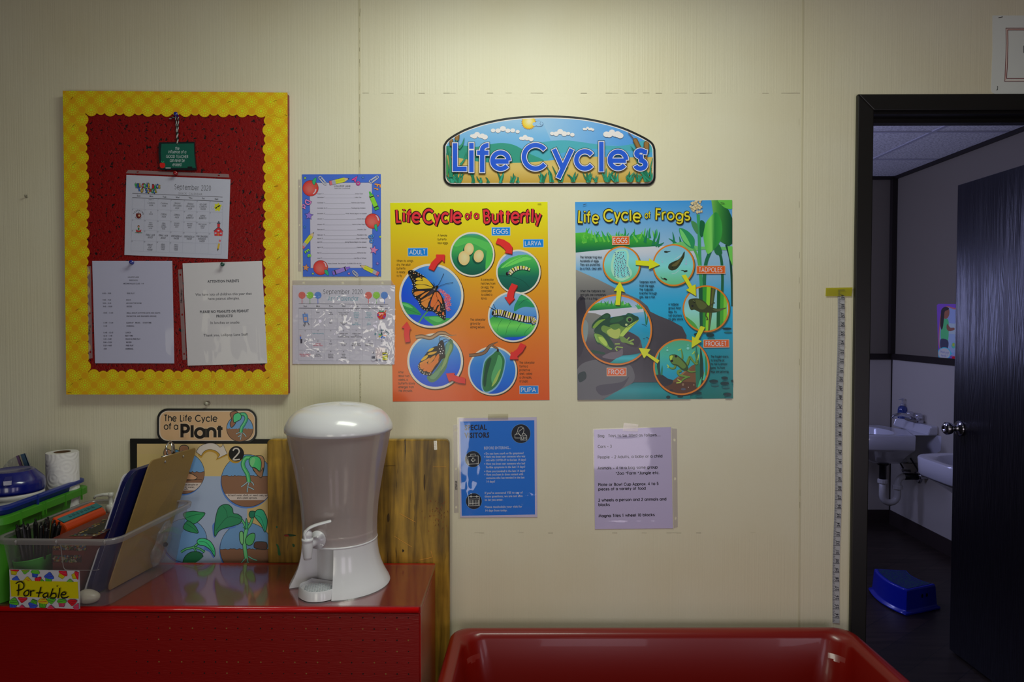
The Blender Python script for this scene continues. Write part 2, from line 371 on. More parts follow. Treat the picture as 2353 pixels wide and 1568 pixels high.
# --- skeleton font: round geometric strokes (cap height 1, x-height .72); optional serifs
XH = .72
def arc(cx, cy, rx, ry, a0, a1, n=None):
    n = n or max(4, int(abs(a1-a0)/15))
    return [(cx+rx*math.cos(math.radians(a0+(a1-a0)*i/n)), cy+ry*math.sin(math.radians(a0+(a1-a0)*i/n))) for i in range(n+1)]
def _o(cx, cy, rx, ry): return arc(cx, cy, rx, ry, 0, 360, 28)
_r = XH/2
FONT = {   # char: (advance width, strokes, serif points)
 'a': (.74, [_o(.34, _r, .34, _r), [(.68, XH), (.68, 0)]], [(.70, 0)]),
 'b': (.74, [_o(.37, _r, .34, _r), [(.03, 0), (.03, 1)]], [(0, 1)]),
 'c': (.66, [arc(.36, _r, .34, _r, 42, 318)], []),
 'd': (.74, [_o(.34, _r, .34, _r), [(.68, 1), (.68, 0)]], [(.70, 0), (.64, 1)]),
 'e': (.72, [[(.03, _r), (.66, _r)], arc(.36, _r, .34, _r, 8, 318, 26)], []),
 'f': (.42, [[(.16, 0), (.16, .78)]+arc(.38, .78, .22, .22, 180, 95, 6), [(-.04, XH), (.40, XH)]], [(.16, 0)]),
 'g': (.74, [_o(.34, _r, .34, _r), [(.68, XH), (.68, -.02)]+arc(.36, -.02, .32, .26, 0, -150, 10)], []),
 'h': (.68, [[(.05, 0), (.05, 1)], [(.05, .4)]+arc(.335, .42, .285, .30, 180, 0, 12)+[(.62, 0)]], [(.05, 0), (.62, 0), (.02, 1)]),
 'i': (.20, [[(.08, 0), (.08, XH)], [(.08, .88), (.08, 1.0)]], [(.08, 0), (.05, XH)]),
 'j': (.24, [[(.12, XH), (.12, -.06)]+arc(-.06, -.06, .18, .2, 0, -80, 5), [(.12, .88), (.12, 1)]], [(.09, XH)]),
 'k': (.62, [[(.05, 0), (.05, 1)], [(.52, XH), (.06, .28)], [(.22, .43), (.56, 0)]], [(.05, 0), (.54, 0), (.5, XH), (.02, 1)]),
 'l': (.20, [[(.08, 0), (.08, 1)]], [(.08, 0), (.05, 1)]),
 'm': (1.05, [[(.05, 0), (.05, XH)], [(.05, .42)]+arc(.28, .44, .23, .28, 180, 0, 10)+[(.51, 0)], [(.51, .42)]+arc(.74, .44, .23, .28, 180, 0, 10)+[(.97, 0)]], [(.05, 0), (.51, 0), (.97, 0), (.02, XH)]),
 'n': (.68, [[(.05, 0), (.05, XH)], [(.05, .4)]+arc(.335, .42, .285, .30, 180, 0, 12)+[(.62, 0)]], [(.05, 0), (.62, 0), (.02, XH)]),
 'o': (.74, [_o(.36, _r, .34, _r)], []),
 'p': (.74, [_o(.37, _r, .34, _r), [(.03, XH), (.03, -.28)]], [(.03, -.28), (0, XH)]),
 'q': (.74, [_o(.34, _r, .34, _r), [(.68, XH), (.68, -.28)]], [(.68, -.28)]),
 'r': (.42, [[(.05, 0), (.05, XH)], [(.05, .42)]+arc(.30, .44, .25, .27, 180, 70, 7)], [(.05, 0), (.02, XH)]),
 's': (.54, [arc(.27, .53, .21, .19, 35, 270, 12)+arc(.27, .175, .23, .175, 90, -145, 12)[1:]], []),
 't': (.45, [[(.15, .95), (.15, 0)], [(-.05, XH), (.38, XH)]], [(.17, 0)]),
 'u': (.68, [[(.05, XH), (.05, .30)]+arc(.335, .30, .285, .30, 180, 360, 12)+[(.62, XH)], [(.62, XH), (.62, 0)]], [(.02, XH), (.58, XH), (.65, 0)]),
 'v': (.62, [[(.02, XH), (.29, .02), (.56, XH)]], [(.04, XH), (.54, XH)]),
 'w': (.95, [[(.02, XH), (.24, .02), (.46, .66), (.68, .02), (.90, XH)]], [(.04, XH), (.88, XH)]),
 'x': (.60, [[(.03, XH), (.53, 0)], [(.53, XH), (.03, 0)]], [(.06, XH), (.5, XH), (.06, 0), (.5, 0)]),
 'y': (.62, [[(.02, XH), (.29, .04)], [(.56, XH), (.16, -.28)]], [(.04, XH), (.54, XH)]),
 'z': (.56, [[(.04, XH), (.48, XH), (.04, 0), (.50, 0)]], []),
 'A': (.84, [[(.02, 0), (.39, 1), (.76, 0)], [(.15, .30), (.63, .30)]], [(.05, 0), (.73, 0)]),
 'B': (.66, [[(.06, 0), (.06, 1), (.30, 1)]+arc(.32, .77, .22, .23, 90, -90, 10)+[(.06, .54)], [(.06, .54), (.32, .54)]+arc(.34, .27, .25, .27, 90, -90, 10)+[(.06, 0)]], [(.02, 1), (.02, 0)]),
 'C': (.92, [arc(.52, .5, .48, .5, 42, 318, 20)], []),
 'D': (.84, [[(.06, 0), (.06, 1), (.28, 1)]+arc(.28, .5, .48, .5, 90, -90, 14)+[(.06, 0)]], [(.02, 1), (.02, 0)]),
 'E': (.58, [[(.50, 1), (.06, 1), (.06, 0), (.52, 0)], [(.06, .52), (.46, .52)]], [(.02, 1), (.02, 0)]),
 'F': (.54, [[(.50, 1), (.06, 1), (.06, 0)], [(.06, .5), (.44, .5)]], [(.06, 0), (.02, 1)]),
 'G': (.98, [arc(.52, .5, .48, .5, 42, 360, 22)+[(.58, .5)]], []),
 'H': (.78, [[(.06, 0), (.06, 1)], [(.68, 0), (.68, 1)], [(.06, .52), (.68, .52)]], [(.06, 0), (.06, 1), (.68, 0), (.68, 1)]),
 'I': (.24, [[(.1, 0), (.1, 1)]], [(.1, 0), (.1, 1)]),
 'J': (.50, [[(.40, 1), (.40, .22)]+arc(.20, .22, .20, .22, 0, -160, 10)], [(.36, 1)]),
 'K': (.72, [[(.06, 0), (.06, 1)], [(.62, 1), (.07, .42)], [(.25, .60), (.66, 0)]], [(.06, 0), (.06, 1), (.6, 1), (.64, 0)]),
 'L': (.50, [[(.06, 1), (.06, 0), (.46, 0)]], [(.06, 1), (.02, 0)]),
 'M': (.98, [[(.04, 0), (.14, 1), (.46, .12), (.78, 1), (.88, 0)]], [(.05, 0), (.87, 0)]),
 'N': (.80, [[(.06, 0), (.06, 1), (.70, 0), (.70, 1)]], [(.06, 0), (.02, 1), (.70, 1)]),
 'O': (1.0, [_o(.50, .5, .46, .5)], []),
 'P': (.62, [[(.06, 0), (.06, 1), (.30, 1)]+arc(.30, .73, .26, .27, 90, -90, 10)+[(.06, .46)]], [(.06, 0), (.02, 1)]),
 'Q': (1.0, [_o(.50, .5, .46, .5), [(.62, .25), (.92, -.04)]], []),
 'R': (.64, [[(.06, 0), (.06, 1), (.28, 1)]+arc(.28, .75, .24, .25, 90, -90, 10)+[(.06, .5)], [(.30, .5), (.56, 0)]], [(.06, 0), (.02, 1), (.58, 0)]),
 'S': (.58, [arc(.28, .745, .22, .255, 30, 270, 14)+arc(.28, .245, .25, .245, 90, -150, 14)[1:]], []),
 'T': (.56, [[(.0, 1), (.52, 1)], [(.26, 1), (.26, 0)]], [(.26, 0)]),
 'U': (.74, [[(.06, 1), (.06, .30)]+arc(.34, .30, .28, .30, 180, 360, 12)+[(.62, 1)]], [(.06, 1), (.62, 1)]),
 'V': (.76, [[(.02, 1), (.36, .02), (.70, 1)]], [(.05, 1), (.67, 1)]),
 'W': (1.06, [[(.02, 1), (.26, .02), (.51, .96), (.76, .02), (1.0, 1)]], [(.05, 1), (.97, 1)]),
 'X': (.72, [[(.04, 1), (.62, 0)], [(.62, 1), (.04, 0)]], [(.07, 1), (.6, 1), (.07, 0), (.6, 0)]),
 'Y': (.68, [[(.02, 1), (.31, .46), (.60, 1)], [(.31, .46), (.31, 0)]], [(.05, 1), (.57, 1), (.31, 0)]),
 'Z': (.62, [[(.06, 1), (.54, 1), (.04, 0), (.56, 0)]], []),
 '0': (.62, [_o(.29, .5, .26, .5)], []), '1': (.40, [[(.04, .80), (.2, 1), (.2, 0)]], [(.2, 0)]),
 '2': (.60, [arc(.28, .72, .24, .28, 160, -30, 12)+[(.02, 0), (.54, 0)]], []),
 '3': (.58, [arc(.26, .76, .22, .24, 150, -90, 12), arc(.26, .26, .25, .26, 90, -150, 12)], []),
 '4': (.62, [[(.42, 0), (.42, 1), (.0, .26), (.56, .26)]], [(.42, 0)]),
 '5': (.60, [[(.50, 1), (.12, 1), (.08, .55)]+arc(.27, .32, .26, .32, 125, -150, 14)], []),
 '6': (.62, [_o(.29, .30, .26, .30), [(.05, .42), (.36, 1)]], []),
 '7': (.56, [[(.02, 1), (.52, 1), (.14, 0)]], []),
 '8': (.60, [_o(.28, .75, .21, .25), _o(.28, .26, .26, .26)], []),
 '9': (.62, [_o(.29, .70, .26, .30), [(.53, .58), (.22, 0)]], []),
 '.': (.22, [[(.08, -.02), (.08, .10)]], []), ',': (.22, [[(.10, .08), (.05, -.16)]], []), '-': (.40, [[(.05, .36), (.33, .36)]], []),
 '\u2013': (.60, [[(.05, .36), (.52, .36)]], []), "'": (.18, [[(.08, 1), (.06, .76)]], []), ' ': (.32, [], []),
 '*': (.45, [[(.05, .9), (.37, .6)], [(.05, .6), (.37, .9)], [(.21, .98), (.21, .52)]], []), '!': (.22, [[(.08, .28), (.08, 1)], [(.08, 0), (.08, .1)]], []),
 '?': (.5, [arc(.22, .76, .2, .24, 170, -60, 9)+[(.22, .26)], [(.22, 0), (.22, .1)]], []), ':': (.2, [[(.08, 0), (.08, .1)], [(.08, .5), (.08, .6)]], []),
 '&': (.7, [[(.6, 0), (.12, .8)]+arc(.26, .83, .15, .17, 180, -60, 8)+[(.06, .3)]+arc(.26, .22, .22, .22, 150, 380, 10)], []),
 '(': (.3, [arc(.40, .45, .30, .62, 125, 235, 8)], []), ')': (.3, [arc(-.14, .45, .30, .62, 55, -55, 8)], []), '/': (.4, [[(.02, -.05), (.34, 1.02)]], []), '\u2022': (.4, [_o(.15, .36, .07, .07)], []),
}
_gl = {}
def glyph(ch, off=0.0):
    """outline glyph of the built-in font as triangles (cap height 1), with an optional outward offset"""
    k = (ch, round(off, 3))
    if k in _gl: return _gl[k]
    def mk(s):
        cu = bpy.data.curves.new('t', 'FONT'); cu.body = s; cu.size = 1.0; cu.resolution_u = 2; cu.offset = off*.7; cu.fill_mode = 'FRONT'
        ob = bpy.data.objects.new('t', cu); COL.objects.link(ob)
        dg = bpy.context.evaluated_depsgraph_get(); me = bpy.data.meshes.new_from_object(ob.evaluated_get(dg))
        vs = [(v.co.x, v.co.y) for v in me.vertices]; fs = [tuple(p.vertices) for p in me.polygons]
        bpy.data.objects.remove(ob); bpy.data.curves.remove(cu); bpy.data.meshes.remove(me)
        return vs, fs
    if 'cap' not in _gl:
        o0 = off; v, f = mk('H') if off == 0 else (None, None)
        if v is None:
            _gl['cap'] = .7
        else: _gl['cap'] = max(p[1] for p in v)
    cap = _gl['cap']
    v, f = mk(ch) if ch != ' ' else ([], [])
    if ('adv', ch) not in _gl:
        a, _f = mk('H'+ch+'H'); b, _f = mk('HH')
        _gl[('adv', ch)] = (max(p[0] for p in a)-max(p[0] for p in b))/cap
    _gl[k] = (_gl[('adv', ch)], [(x/cap, y/cap) for x, y in v], f)
    return _gl[k]
glyph('H')
def clip_half(P, nx, ny, d):
    """keep nx*x+ny*y <= d"""
    out = []
    for i in range(len(P)):
        a, b = P[i-1], P[i]
        da, db = nx*a[0]+ny*a[1]-d, nx*b[0]+ny*b[1]-d
        if (da <= 0) != (db <= 0):
            t = da/(da-db); out.append((a[0]+(b[0]-a[0])*t, a[1]+(b[1]-a[1])*t))
        if db <= 0: out.append(b)
    return out
def clip_convex(P, C):
    """clip to a convex outline given in order (either sense)"""
    s = sum(C[i-1][0]*C[i][1]-C[i][0]*C[i-1][1] for i in range(len(C)))
    for i in range(len(C)):
        a, b = C[i-1], C[i]
        nx, ny = (b[1]-a[1]), -(b[0]-a[0])
        if s < 0: nx, ny = -nx, -ny
        P = clip_half(P, nx, ny, nx*a[0]+ny*a[1])
        if len(P) < 3: return []
    return P
def circ(cx, cy, rx, ry=None, n=48, rot=0):
    ry = rx if ry is None else ry; c, s = math.cos(math.radians(rot)), math.sin(math.radians(rot))
    return [(cx+rx*math.cos(t)*c-ry*math.sin(t)*s, cy+rx*math.cos(t)*s+ry*math.sin(t)*c) for t in [2*PI*i/n for i in range(n)]]
def band(pts, w):
    """thick polyline as quads; w scalar or per-point full widths"""
    P = [Vector(p[:2]) for p in pts]; n = len(P)
    closed = n > 3 and (P[0]-P[-1]).length < 1e-6
    ws = w if isinstance(w, (list, tuple)) else [w]*n
    L, Rr = [], []
    for i in range(n):
        if closed: a, b = P[i-1 if i > 0 else n-2], P[i+1 if i < n-1 else 1]
        else: a, b = P[max(i-1, 0)], P[min(i+1, n-1)]
        d0 = (P[i]-a); d1 = (b-P[i])
        d0 = d0.normalized() if d0.length > 1e-9 else None; d1 = d1.normalized() if d1.length > 1e-9 else None
        if d0 is None: d0 = d1
        if d1 is None: d1 = d0
        if d0 is None: continue
        m = d0+d1
        if m.length < .25: m = d1.copy()
        m.normalize(); nrm = Vector((-m.y, m.x)); k = max(.45, nrm.dot(Vector((-d1.y, d1.x))))
        h = ws[i]/2/k
        L.append(P[i]+nrm*h); Rr.append(P[i]-nrm*h)
    return [[tuple(L[i]), tuple(L[i+1]), tuple(Rr[i+1]), tuple(Rr[i])] for i in range(len(L)-1)]
def hull(P):
    P = sorted(set((round(a, 3), round(b, 3)) for a, b in P))
    def half(Q):
        h = []
        for p in Q:
            while len(h) > 1 and (h[-1][0]-h[-2][0])*(p[1]-h[-2][1])-(h[-1][1]-h[-2][1])*(p[0]-h[-2][0]) <= 0: h.pop()
            h.append(p)
        return h[:-1]
    return half(P)+half(P[::-1])
class Art:
    """collects inked shapes in drawing coordinates; mp maps them onto the sheet, nrm points off the sheet"""
    def __init__(s, mp, nrm=(0, -1, 0), E=(.5, .5, .5), base=.0003, step=.000014, mat=None):
        s.mp, s.nrm, s.E = mp, Vector(nrm), E if isinstance(E, (tuple, list)) else (E, E, E)
        s.z = s.zmax = base; s.z0 = None; s.step = step; s.parts = {}; s.cp = None; s.mat = mat; s.order = []; s.T = None
    def col(s, c):
        r = [lin(v)/e for v, e in zip(c, s.E)]; k = min(1, .86/max(r+[1e-6]))
        return tuple(v*k for v in r)
    def _p(s, part):
        if part not in s.parts: s.parts[part] = ([], [], []); s.order.append(part)
        return s.parts[part]
    def raw(s, part, polys, col, up=True, sub=None):
        """polys: list of polygons; col: rgb, or f(x, y) -> rgb, evaluated per vertex"""
        V, F, C = s._p(part)
        f = col if callable(col) else None
        cc = None if f else (*s.col(col), 1)
        for ip, P in enumerate(polys):
            zz = s.z+(sub[ip] % 5*.0000026 if sub else 0)
            if s.T: P = [s.T(*p) for p in P]
            if s.cp:
                P = clip_convex(P, s.cp)
            if len(P) < 3: continue
            i0 = len(V)
            for p in P:
                V.append(s.mp(p[0], p[1])+s.nrm*zz)
            cs = [(*s.col(f(*p)), 1) for p in P] if f else [cc]*len(P)
            if len(P) <= 4: F.append(tuple(range(i0, i0+len(P)))); C.extend(cs)
            else:
                for t in tessellate_polygon([[Vector((p[0], p[1], 0)) for p in P]]):
                    F.append(tuple(i0+k for k in t)); C.extend(cs[k] for k in t)
        if up: s.z += s.step
        s.zmax = max(s.zmax, s.z)
    def floor(s): s.z0 = s.zmax
    def down(s):
        if s.z0: s.z = s.z0
    def top(s): s.z = s.zmax
    def poly(s, part, P, col): s.raw(part, [list(P)], col)
    def smooth(s, part, pts, col, n=6): s.raw(part, [[tuple(p[:2]) for p in spline(pts, n, True)]], col)
    def rect(s, part, x0, y0, x1, y1, col): s.raw(part, [[(x0, y0), (x1, y0), (x1, y1), (x0, y1)]], col)
    def ell(s, part, cx, cy, rx, ry=None, col=(0, 0, 0), rot=0, n=32): s.raw(part, [circ(cx, cy, rx, ry, n, rot)], col)
    def ball(s, part, cx, cy, rx, ry, c0, c1, rot=0, n=28, off=(0, 0), rings=5):
        """ellipse shaded in ink from c0 (at off) to c1 (rim)"""
        E = circ(0, 0, rx, ry, n, rot); R = []
        for k in range(rings+1):
            t = k/rings; R.append([(cx+off[0]*rx*(1-t)+x*t, cy+off[1]*ry*(1-t)+y*t) for x, y in E])
        mixc = lambda t: tuple(a+(b-a)*t**1.4 for a, b in zip(c0, c1))
        polys = []; cols = []
        for k in range(rings):
            ca, cb = mixc(k/rings), mixc((k+1)/rings)
            for i in range(n):
                j = (i+1) % n
                P = [R[k][i], R[k][j], R[k+1][j], R[k+1][i]] if k else [R[0][0], R[1][j], R[1][i]]
                s.raw(part, [P], tuple((a+b)/2 for a, b in zip(ca, cb)), up=False)
        s.z += s.step
    def grad(s, part, P, stops, ax=(0, 1), n=10):
        """fill with a printed linear gradient along ax; stops: [(pos, rgb), ...] in drawing coordinates"""
        P = list(P)
        if s.T:
            ox, oy = s.T(0, 0); kk = 1/(s.T(1, 0)[0]-ox)
        else: ox = oy = 0; kk = 1
        def f(x, y):
            t = (x-ox)*kk*ax[0]+(y-oy)*kk*ax[1]
            if t <= stops[0][0]: return stops[0][1]
            for (a, ca), (b, cb) in zip(stops, stops[1:]):
                if t <= b: return tuple(p+(q-p)*(t-a)/(b-a) for p, q in zip(ca, cb))
            return stops[-1][1]
        ts = [x*ax[0]+y*ax[1] for x, y in P]; lo, hi = min(ts), max(ts)
        cuts = [lo+(hi-lo)*i/n for i in range(n+1)]
        out = []
        for a, b in zip(cuts, cuts[1:]):
            Q = clip_half(clip_half(P, -ax[0], -ax[1], -a), ax[0], ax[1], b)
            if len(Q) >= 3: out.append(Q)
        s.raw(part, out, f)
    def line(s, part, pts, w, col): s.raw(part, band(pts, w), col)
    def ring(s, part, cx, cy, r, w, col, n=56): s.raw(part, band(arc(cx, cy, r, r, 0, 360, n), w), col)
    def text(s, part, t, x, y, h, col, font='sans', align='l', width=None, ang=0, shear=0, wt=None, off=0, outline=None, xs=1, bounce=None, spacing=0, shadow=None):
        """y is the baseline, y grows downwards; width fits the line to that length"""
        polys = []; sub = []; pen = 0.0; ns = 0
        if outline:
            s.text(part, t, x, y, h, outline[1], font, align, width, ang, shear, (wt or .12)+2*outline[0]/h, off+outline[0]/h, None, xs, bounce, spacing)
        glyphs = []
        for i, ch in enumerate(t):
            sb = None
            if font in ('geo', 'slab', 'serif'):
                sb = []
                adv, st, sf = FONT.get(ch, FONT[' '])
                w = wt or (.12 if font != 'serif' else .10); ps = []
                base = wt if wt else w
                for k in st:
                    q = band(k, w); ps += q; ns += 1; sb += [ns]*len(q)
                if font != 'geo':
                    sw = .13
                    for (sx, sy) in sf:
                        ns += 1; sb += [ns]
                        ps += band([(sx-sw, sy+(w*.25 if sy < .3 else -w*.25)), (sx+sw, sy+(w*.25 if sy < .3 else -w*.25))], w*(.85 if font == 'slab' else .65))
                adv = adv+(.14 if font == 'geo' else .2)
            else:
                o = {'sans': 0, 'bold': .035, 'light': -.012, 'heavy': .06}[font]+off
                adv, vs, fs = glyph(ch, o)
                adv += {'sans': 0, 'bold': .05, 'light': 0, 'heavy': .08}[font]
                ps = [[vs[q] for q in f] for f in fs]
            glyphs.append((pen, ps, i, sb)); pen += adv+spacing
        pen -= spacing
        kx = h*xs if width is None else width/max(pen, 1e-6)
        tot = pen*kx; ox = {'l': 0, 'c': -tot/2, 'r': -tot}[align]
        c, sn = math.cos(math.radians(ang)), math.sin(math.radians(ang))
        for p0, ps, i, sb in glyphs:
            sub += sb if sb else [i]*len(ps)
            dy, rot, sc = (bounce(i) if bounce else (0, 0, 1))
            cr, sr = math.cos(math.radians(rot)), math.sin(math.radians(rot))
            for P in ps:
                Q = []
                for (u, v) in P:
                    u *= sc; v *= sc
                    if rot: u, v = u*cr-v*sr, u*sr+v*cr
                    X0 = ox+(p0+u+shear*v)*kx; Y0 = -(v*h)+dy*h
                    Q.append((x+X0*c-Y0*sn, y+X0*sn+Y0*c))
                polys.append(Q)
        s.raw(part, polys, col, sub=sub)
        return tot
    def sheet(s, part, P, col, thick=None): s.raw(part, [list(P)], col)
    def build(s, parent=None, names=None, mat=None):
        out = {}
        for part in s.order:
            V, F, C = s.parts[part]
            if not F: continue
            nm = part.split('#')[0]
            me = bpy.data.meshes.new(nm); me.from_pydata([tuple(v) for v in V], [], F)
            at = me.color_attributes.new('Col', 'FLOAT_COLOR', 'CORNER')
            at.data.foreach_set('color', [x for c in C for x in c])
            o = link(nm, me, mat or s.mat, parent if not isinstance(parent, dict) else parent.get(part, parent['']))
            out[part] = o
        return out
def crop(x0, y0, k):                       # a drawing taken from a view of the photograph: origin and scale
    return lambda u, v: (x0+u/k, y0+v/k)
def onwall(tr=None, y=0.0):
    if tr is None: return lambda u, v: W(u, v, y)
    return lambda u, v: W(*tr(u, v), y)
def quad(TL, TR, BR, BL, w=1.0, h=1.0):
    """page coordinates (0..w, 0..h) -> photo pixel, bilinear"""
    def f(u, v):
        u /= w; v /= h
        return tuple((TL[i]*(1-u)+TR[i]*u)*(1-v)+(BL[i]*(1-u)+BR[i]*u)*v for i in (0, 1))
    return f
def slab_sheet(name, pts, mat, parent, y0, t):
    """solid sheet (paper, card, board) in a vertical plane: outline of world points, back face at Y=y0, t thick"""
    return obj(name, prism(B(), [(p.x, p.z) for p in pts], lambda u, v: (u, y0-t, v), lambda u, v: (u, y0, v)), mat, parent)
INK = ink_mat('printing_ink', .45, .35); GLOSS = ink_mat('glossy_print', .3, .4, coat=.14, bump=(22, .1))
PAPER = pmat('white_paper', (222, 220, 226), .7)
# ------------------------------------------------------------------ how brightly a white sheet shows at a place (to read ink colours off the photograph)
def illum(px, py, y=0.0):
    p = W(px, py, y); out = [0, 0, 0]
    for o in ROOM:
        l = o.data; R = o.rotation_euler.to_matrix(); n = R @ Vector((0, 0, -1)); e = 0
        for i in range(5):
            for j in range(5):
                q = Vector(o.location)+R @ Vector((l.size*((i+.5)/5-.5), l.size_y*((j+.5)/5-.5), 0))
                d = p-q; r = d.length; d /= r
                e += max(0, d.dot(n))*max(0, d.y)/r**2/25
        for k in range(3): out[k] += e*l.energy*l.color[k]/PI**2
    return tuple(1.12*v+.01 for v in out)
def boxlabel(A, part, x0, y0, x1, y1, t, fill, edge, col, h, ang=0):
    A.down()
    cx, cy = (x0+x1)/2, (y0+y1)/2; c, s = math.cos(math.radians(ang)), math.sin(math.radians(ang))
    def R(m): return [(cx+u*c-v*s, cy+u*s+v*c) for u, v in ((-(x1-x0)/2+m, -(y1-y0)/2+m), ((x1-x0)/2-m, -(y1-y0)/2+m), ((x1-x0)/2-m, (y1-y0)/2-m), (-(x1-x0)/2+m, (y1-y0)/2-m))]
    A.poly(part, R(0), edge); A.poly(part, R((y1-y0)*.07), fill)
    wd = (x1-x0)*.82; A.text(part, t, cx-wd/2*c-h/2*s*-1*0, cy+h/2-wd/2*s, h, col, 'geo', 'l', wd, ang, wt=.15)
def lines(A, part, L, h, col, font='geo', wt=.18, ang=0):
    A.down()
    for t, x, y, w in L: A.text(part, t, x, y, h, col, font, 'l', w, ang, wt=wt)
def picture(A, part, cx, cy, r, rw, edge, shadow=(70, 45, 15), inner=None, over=False):
    """ring of a round picture; cx, cy, r in the current drawing coordinates; clips to the disc until A.cp is cleared"""
    A.cp = None
    if over: A.top()
    else: A.down()
    A.ell(part, cx+r*.02, cy+r*.03, r+rw*.75, None, shadow, n=56); A.ell(part, cx, cy, r+rw*.5, None, edge, n=56)
    P = circ(cx, cy, r-rw*.5, n=56)
    if inner: A.ell(part, cx, cy, r-rw*.5, None, inner, n=56)
    A.cp = [A.T(*p) for p in P] if A.T else P
    return P

# ------------------------------------------------------------------ arched "Life Cycles" sign
T1 = crop(1000, 250, 4.525)
sg = thing('header_sign', 'arched Life Cycles sign with blue letters and cattails, above the two posters', 'sign', W(1262, 430))
def arch_outline(m, n=40):
    """sign outline inset by m (drawing units)"""
    top = [(85, 400), (92, 372), (130, 320), (215, 262), (330, 205), (500, 148), (700, 105), (900, 82), (1130, 72), (1350, 78), (1560, 98), (1760, 138), (1950, 195), (2110, 265), (2220, 325), (2268, 370), (2287, 425)]
    P = [(p.x, p.y) for p in spline(top, 5)]+[(2290, 560)]
    P += arc(2205, 712, 83, 90, 0, 90, 6)+arc(185, 716, 98, 90, 90, 180, 6)
    if m:
        c = [0, 0]; Q = []; k = len(P)
        for i in range(k):
            a, b = Vector(P[i-1]), Vector(P[(i+1) % k]); d = (b-a).normalized(); Q.append((P[i][0]-d.y*m, P[i][1]+d.x*m))
        P = Q
    return P
A = Art(onwall(), E=illum(1262, 350), base=.0035, mat=GLOSS); A.T = T1
o = obj('sign_board', prism(B(), [(W(*T1(*p)).x, W(*T1(*p)).z) for p in arch_outline(0)], lambda u, v: (u, -.0034, v), lambda u, v: (u, -.0018, v)), pmat('black_card', (18, 18, 18), .35), sg)
A.poly('border', arch_outline(0), (22, 22, 20)); A.poly('border', arch_outline(22), (225, 222, 210))
SK = hull(arch_outline(31)); A.cp = None
A.grad('picture', SK, [(100, (150, 195, 222)), (330, (110, 178, 220)), (450, (95, 175, 215)), (800, (90, 170, 210))], n=12)
A.cp = [T1(*p) for p in SK]
A.grad('picture', [(1100, 100), (1500, 80), (2290, 300), (2290, 400), (1600, 380), (1200, 330)], [(1100, (150, 195, 222)), (1900, (85, 160, 222)), (2300, (70, 150, 220))], ax=(1, 0))
A.smooth('picture', [(960, 395), (1120, 350), (1350, 332), (1600, 362), (1850, 392), (2050, 370), (2290, 310), (2400, 500), (2290, 640), (960, 640)], (70, 170, 180))
A.smooth('picture', [(1150, 560), (1300, 470), (1600, 420), (1900, 440), (2300, 470), (2350, 640), (1150, 640)], (75, 165, 210))
A.smooth('picture', [(60, 420), (260, 385), (420, 400), (560, 375), (700, 360), (830, 385), (980, 470), (1140, 555), (1000, 640), (60, 640)], (45, 150, 125))
A.grad('picture', [tuple(p) for p in spline([(60, 470), (300, 525), (520, 560), (900, 565), (1200, 540), (1500, 500), (1900, 510), (2300, 505)], 6)]+[(2350, 900), (60, 900)], [(480, (200, 178, 95)), (620, (215, 190, 105)), (780, (190, 155, 60))])
A.cp = None
CL = [(450, 285, 90, 38), (730, 228, 170, 40), (945, 310, 70, 32), (1320, 260, 140, 42), (1592, 214, 60, 24), (1850, 268, 95, 48)]
for cx, cy, a, b in CL:
    rn = random.Random(int(cx)); bl = [(cx+(i-2.5)/2.5*a*.75, cy+b*.35*(1 if i % 2 else .2)-b*.5*math.exp(-((i-2)/1.2)**2), b*rn.uniform(.45, .75)) for i in range(6)]
    for x, y, r in bl: A.ell('picture', x, y+3, r*1.12, r*.98, (90, 110, 130), n=16)
    for x, y, r in bl: A.ell('picture', x, y, r*1.08, r*.9, (232, 230, 222), n=16)
A.cp = [T1(*p) for p in SK]
A.poly('picture', [(972+(78 if i % 2 else 66)*math.cos(2*PI*i/48), 145+(80 if i % 2 else 68)*math.sin(2*PI*i/48)) for i in range(48)], (222, 165, 25))
A.ball('picture', 972, 140, 62, 66, (255, 250, 205), (238, 205, 20), off=(.1, -.1))
A.cp = None
for x, y, r in ((1075, 160, 36), (1040, 165, 24), (1095, 165, 28)): A.ell('picture', x, y, r, r*.85, (95, 130, 160), n=16)
for x, y, r in ((1075, 160, 32), (1035, 165, 24), (1095, 163, 25)): A.ell('picture', x, y, r, r*.85, (150, 195, 225), n=16)
A.line('picture', arc(1105, 160, 16, 16, -60, 240, 10), 4, (80, 115, 150))
A.cp = [T1(*p) for p in SK]
def blade(A, part, x0, y0, x1, y1, w, c, edge=None, bend=.15):
    mx, my = (x0+x1)/2-(y1-y0)*bend, (y0+y1)/2+(x1-x0)*bend
    P = spline([(x0, y0), (mx, my), (x1, y1)], 5); ws = [w*(1-i/(len(P)-1))**.8+.4 for i in range(len(P))]
    if edge: A.line(part, P, [v+3.4 for v in ws], edge)
    A.line(part, P, ws, c)
rn = random.Random(5)
tufts = [(180, 775, 9, 230), (240, 780, 6, 170), (400, 775, 5, 150), (470, 775, 3, 90), (545, 775, 3, 70), (680, 775, 5, 140), (800, 772, 4, 100), (860, 772, 2, 90), (1110, 770, 8, 120), (1210, 768, 3, 160), (1300, 768, 5, 190), (1430, 765, 6, 110), (1590, 768, 8, 120), (1660, 768, 3, 90), (1790, 765, 11, 150), (1880, 765, 5, 110), (2020, 765, 9, 120), (2110, 765, 7, 130), (2200, 765, 7, 260), (2235, 760, 5, 330)]
for x, y, n, h in tufts:
    for k in range(n):
        a = math.radians(rn.uniform(-38, 38)); hh = h*rn.uniform(.55, 1)
        blade(A, 'picture', x+rn.uniform(-18, 18), y, x+math.sin(a)*hh, y-math.cos(a)*hh, rn.uniform(17, 26), rn.choice(((42, 150, 110), (30, 125, 85), (50, 165, 130))), (18, 70, 60), rn.uniform(-.15, .15))
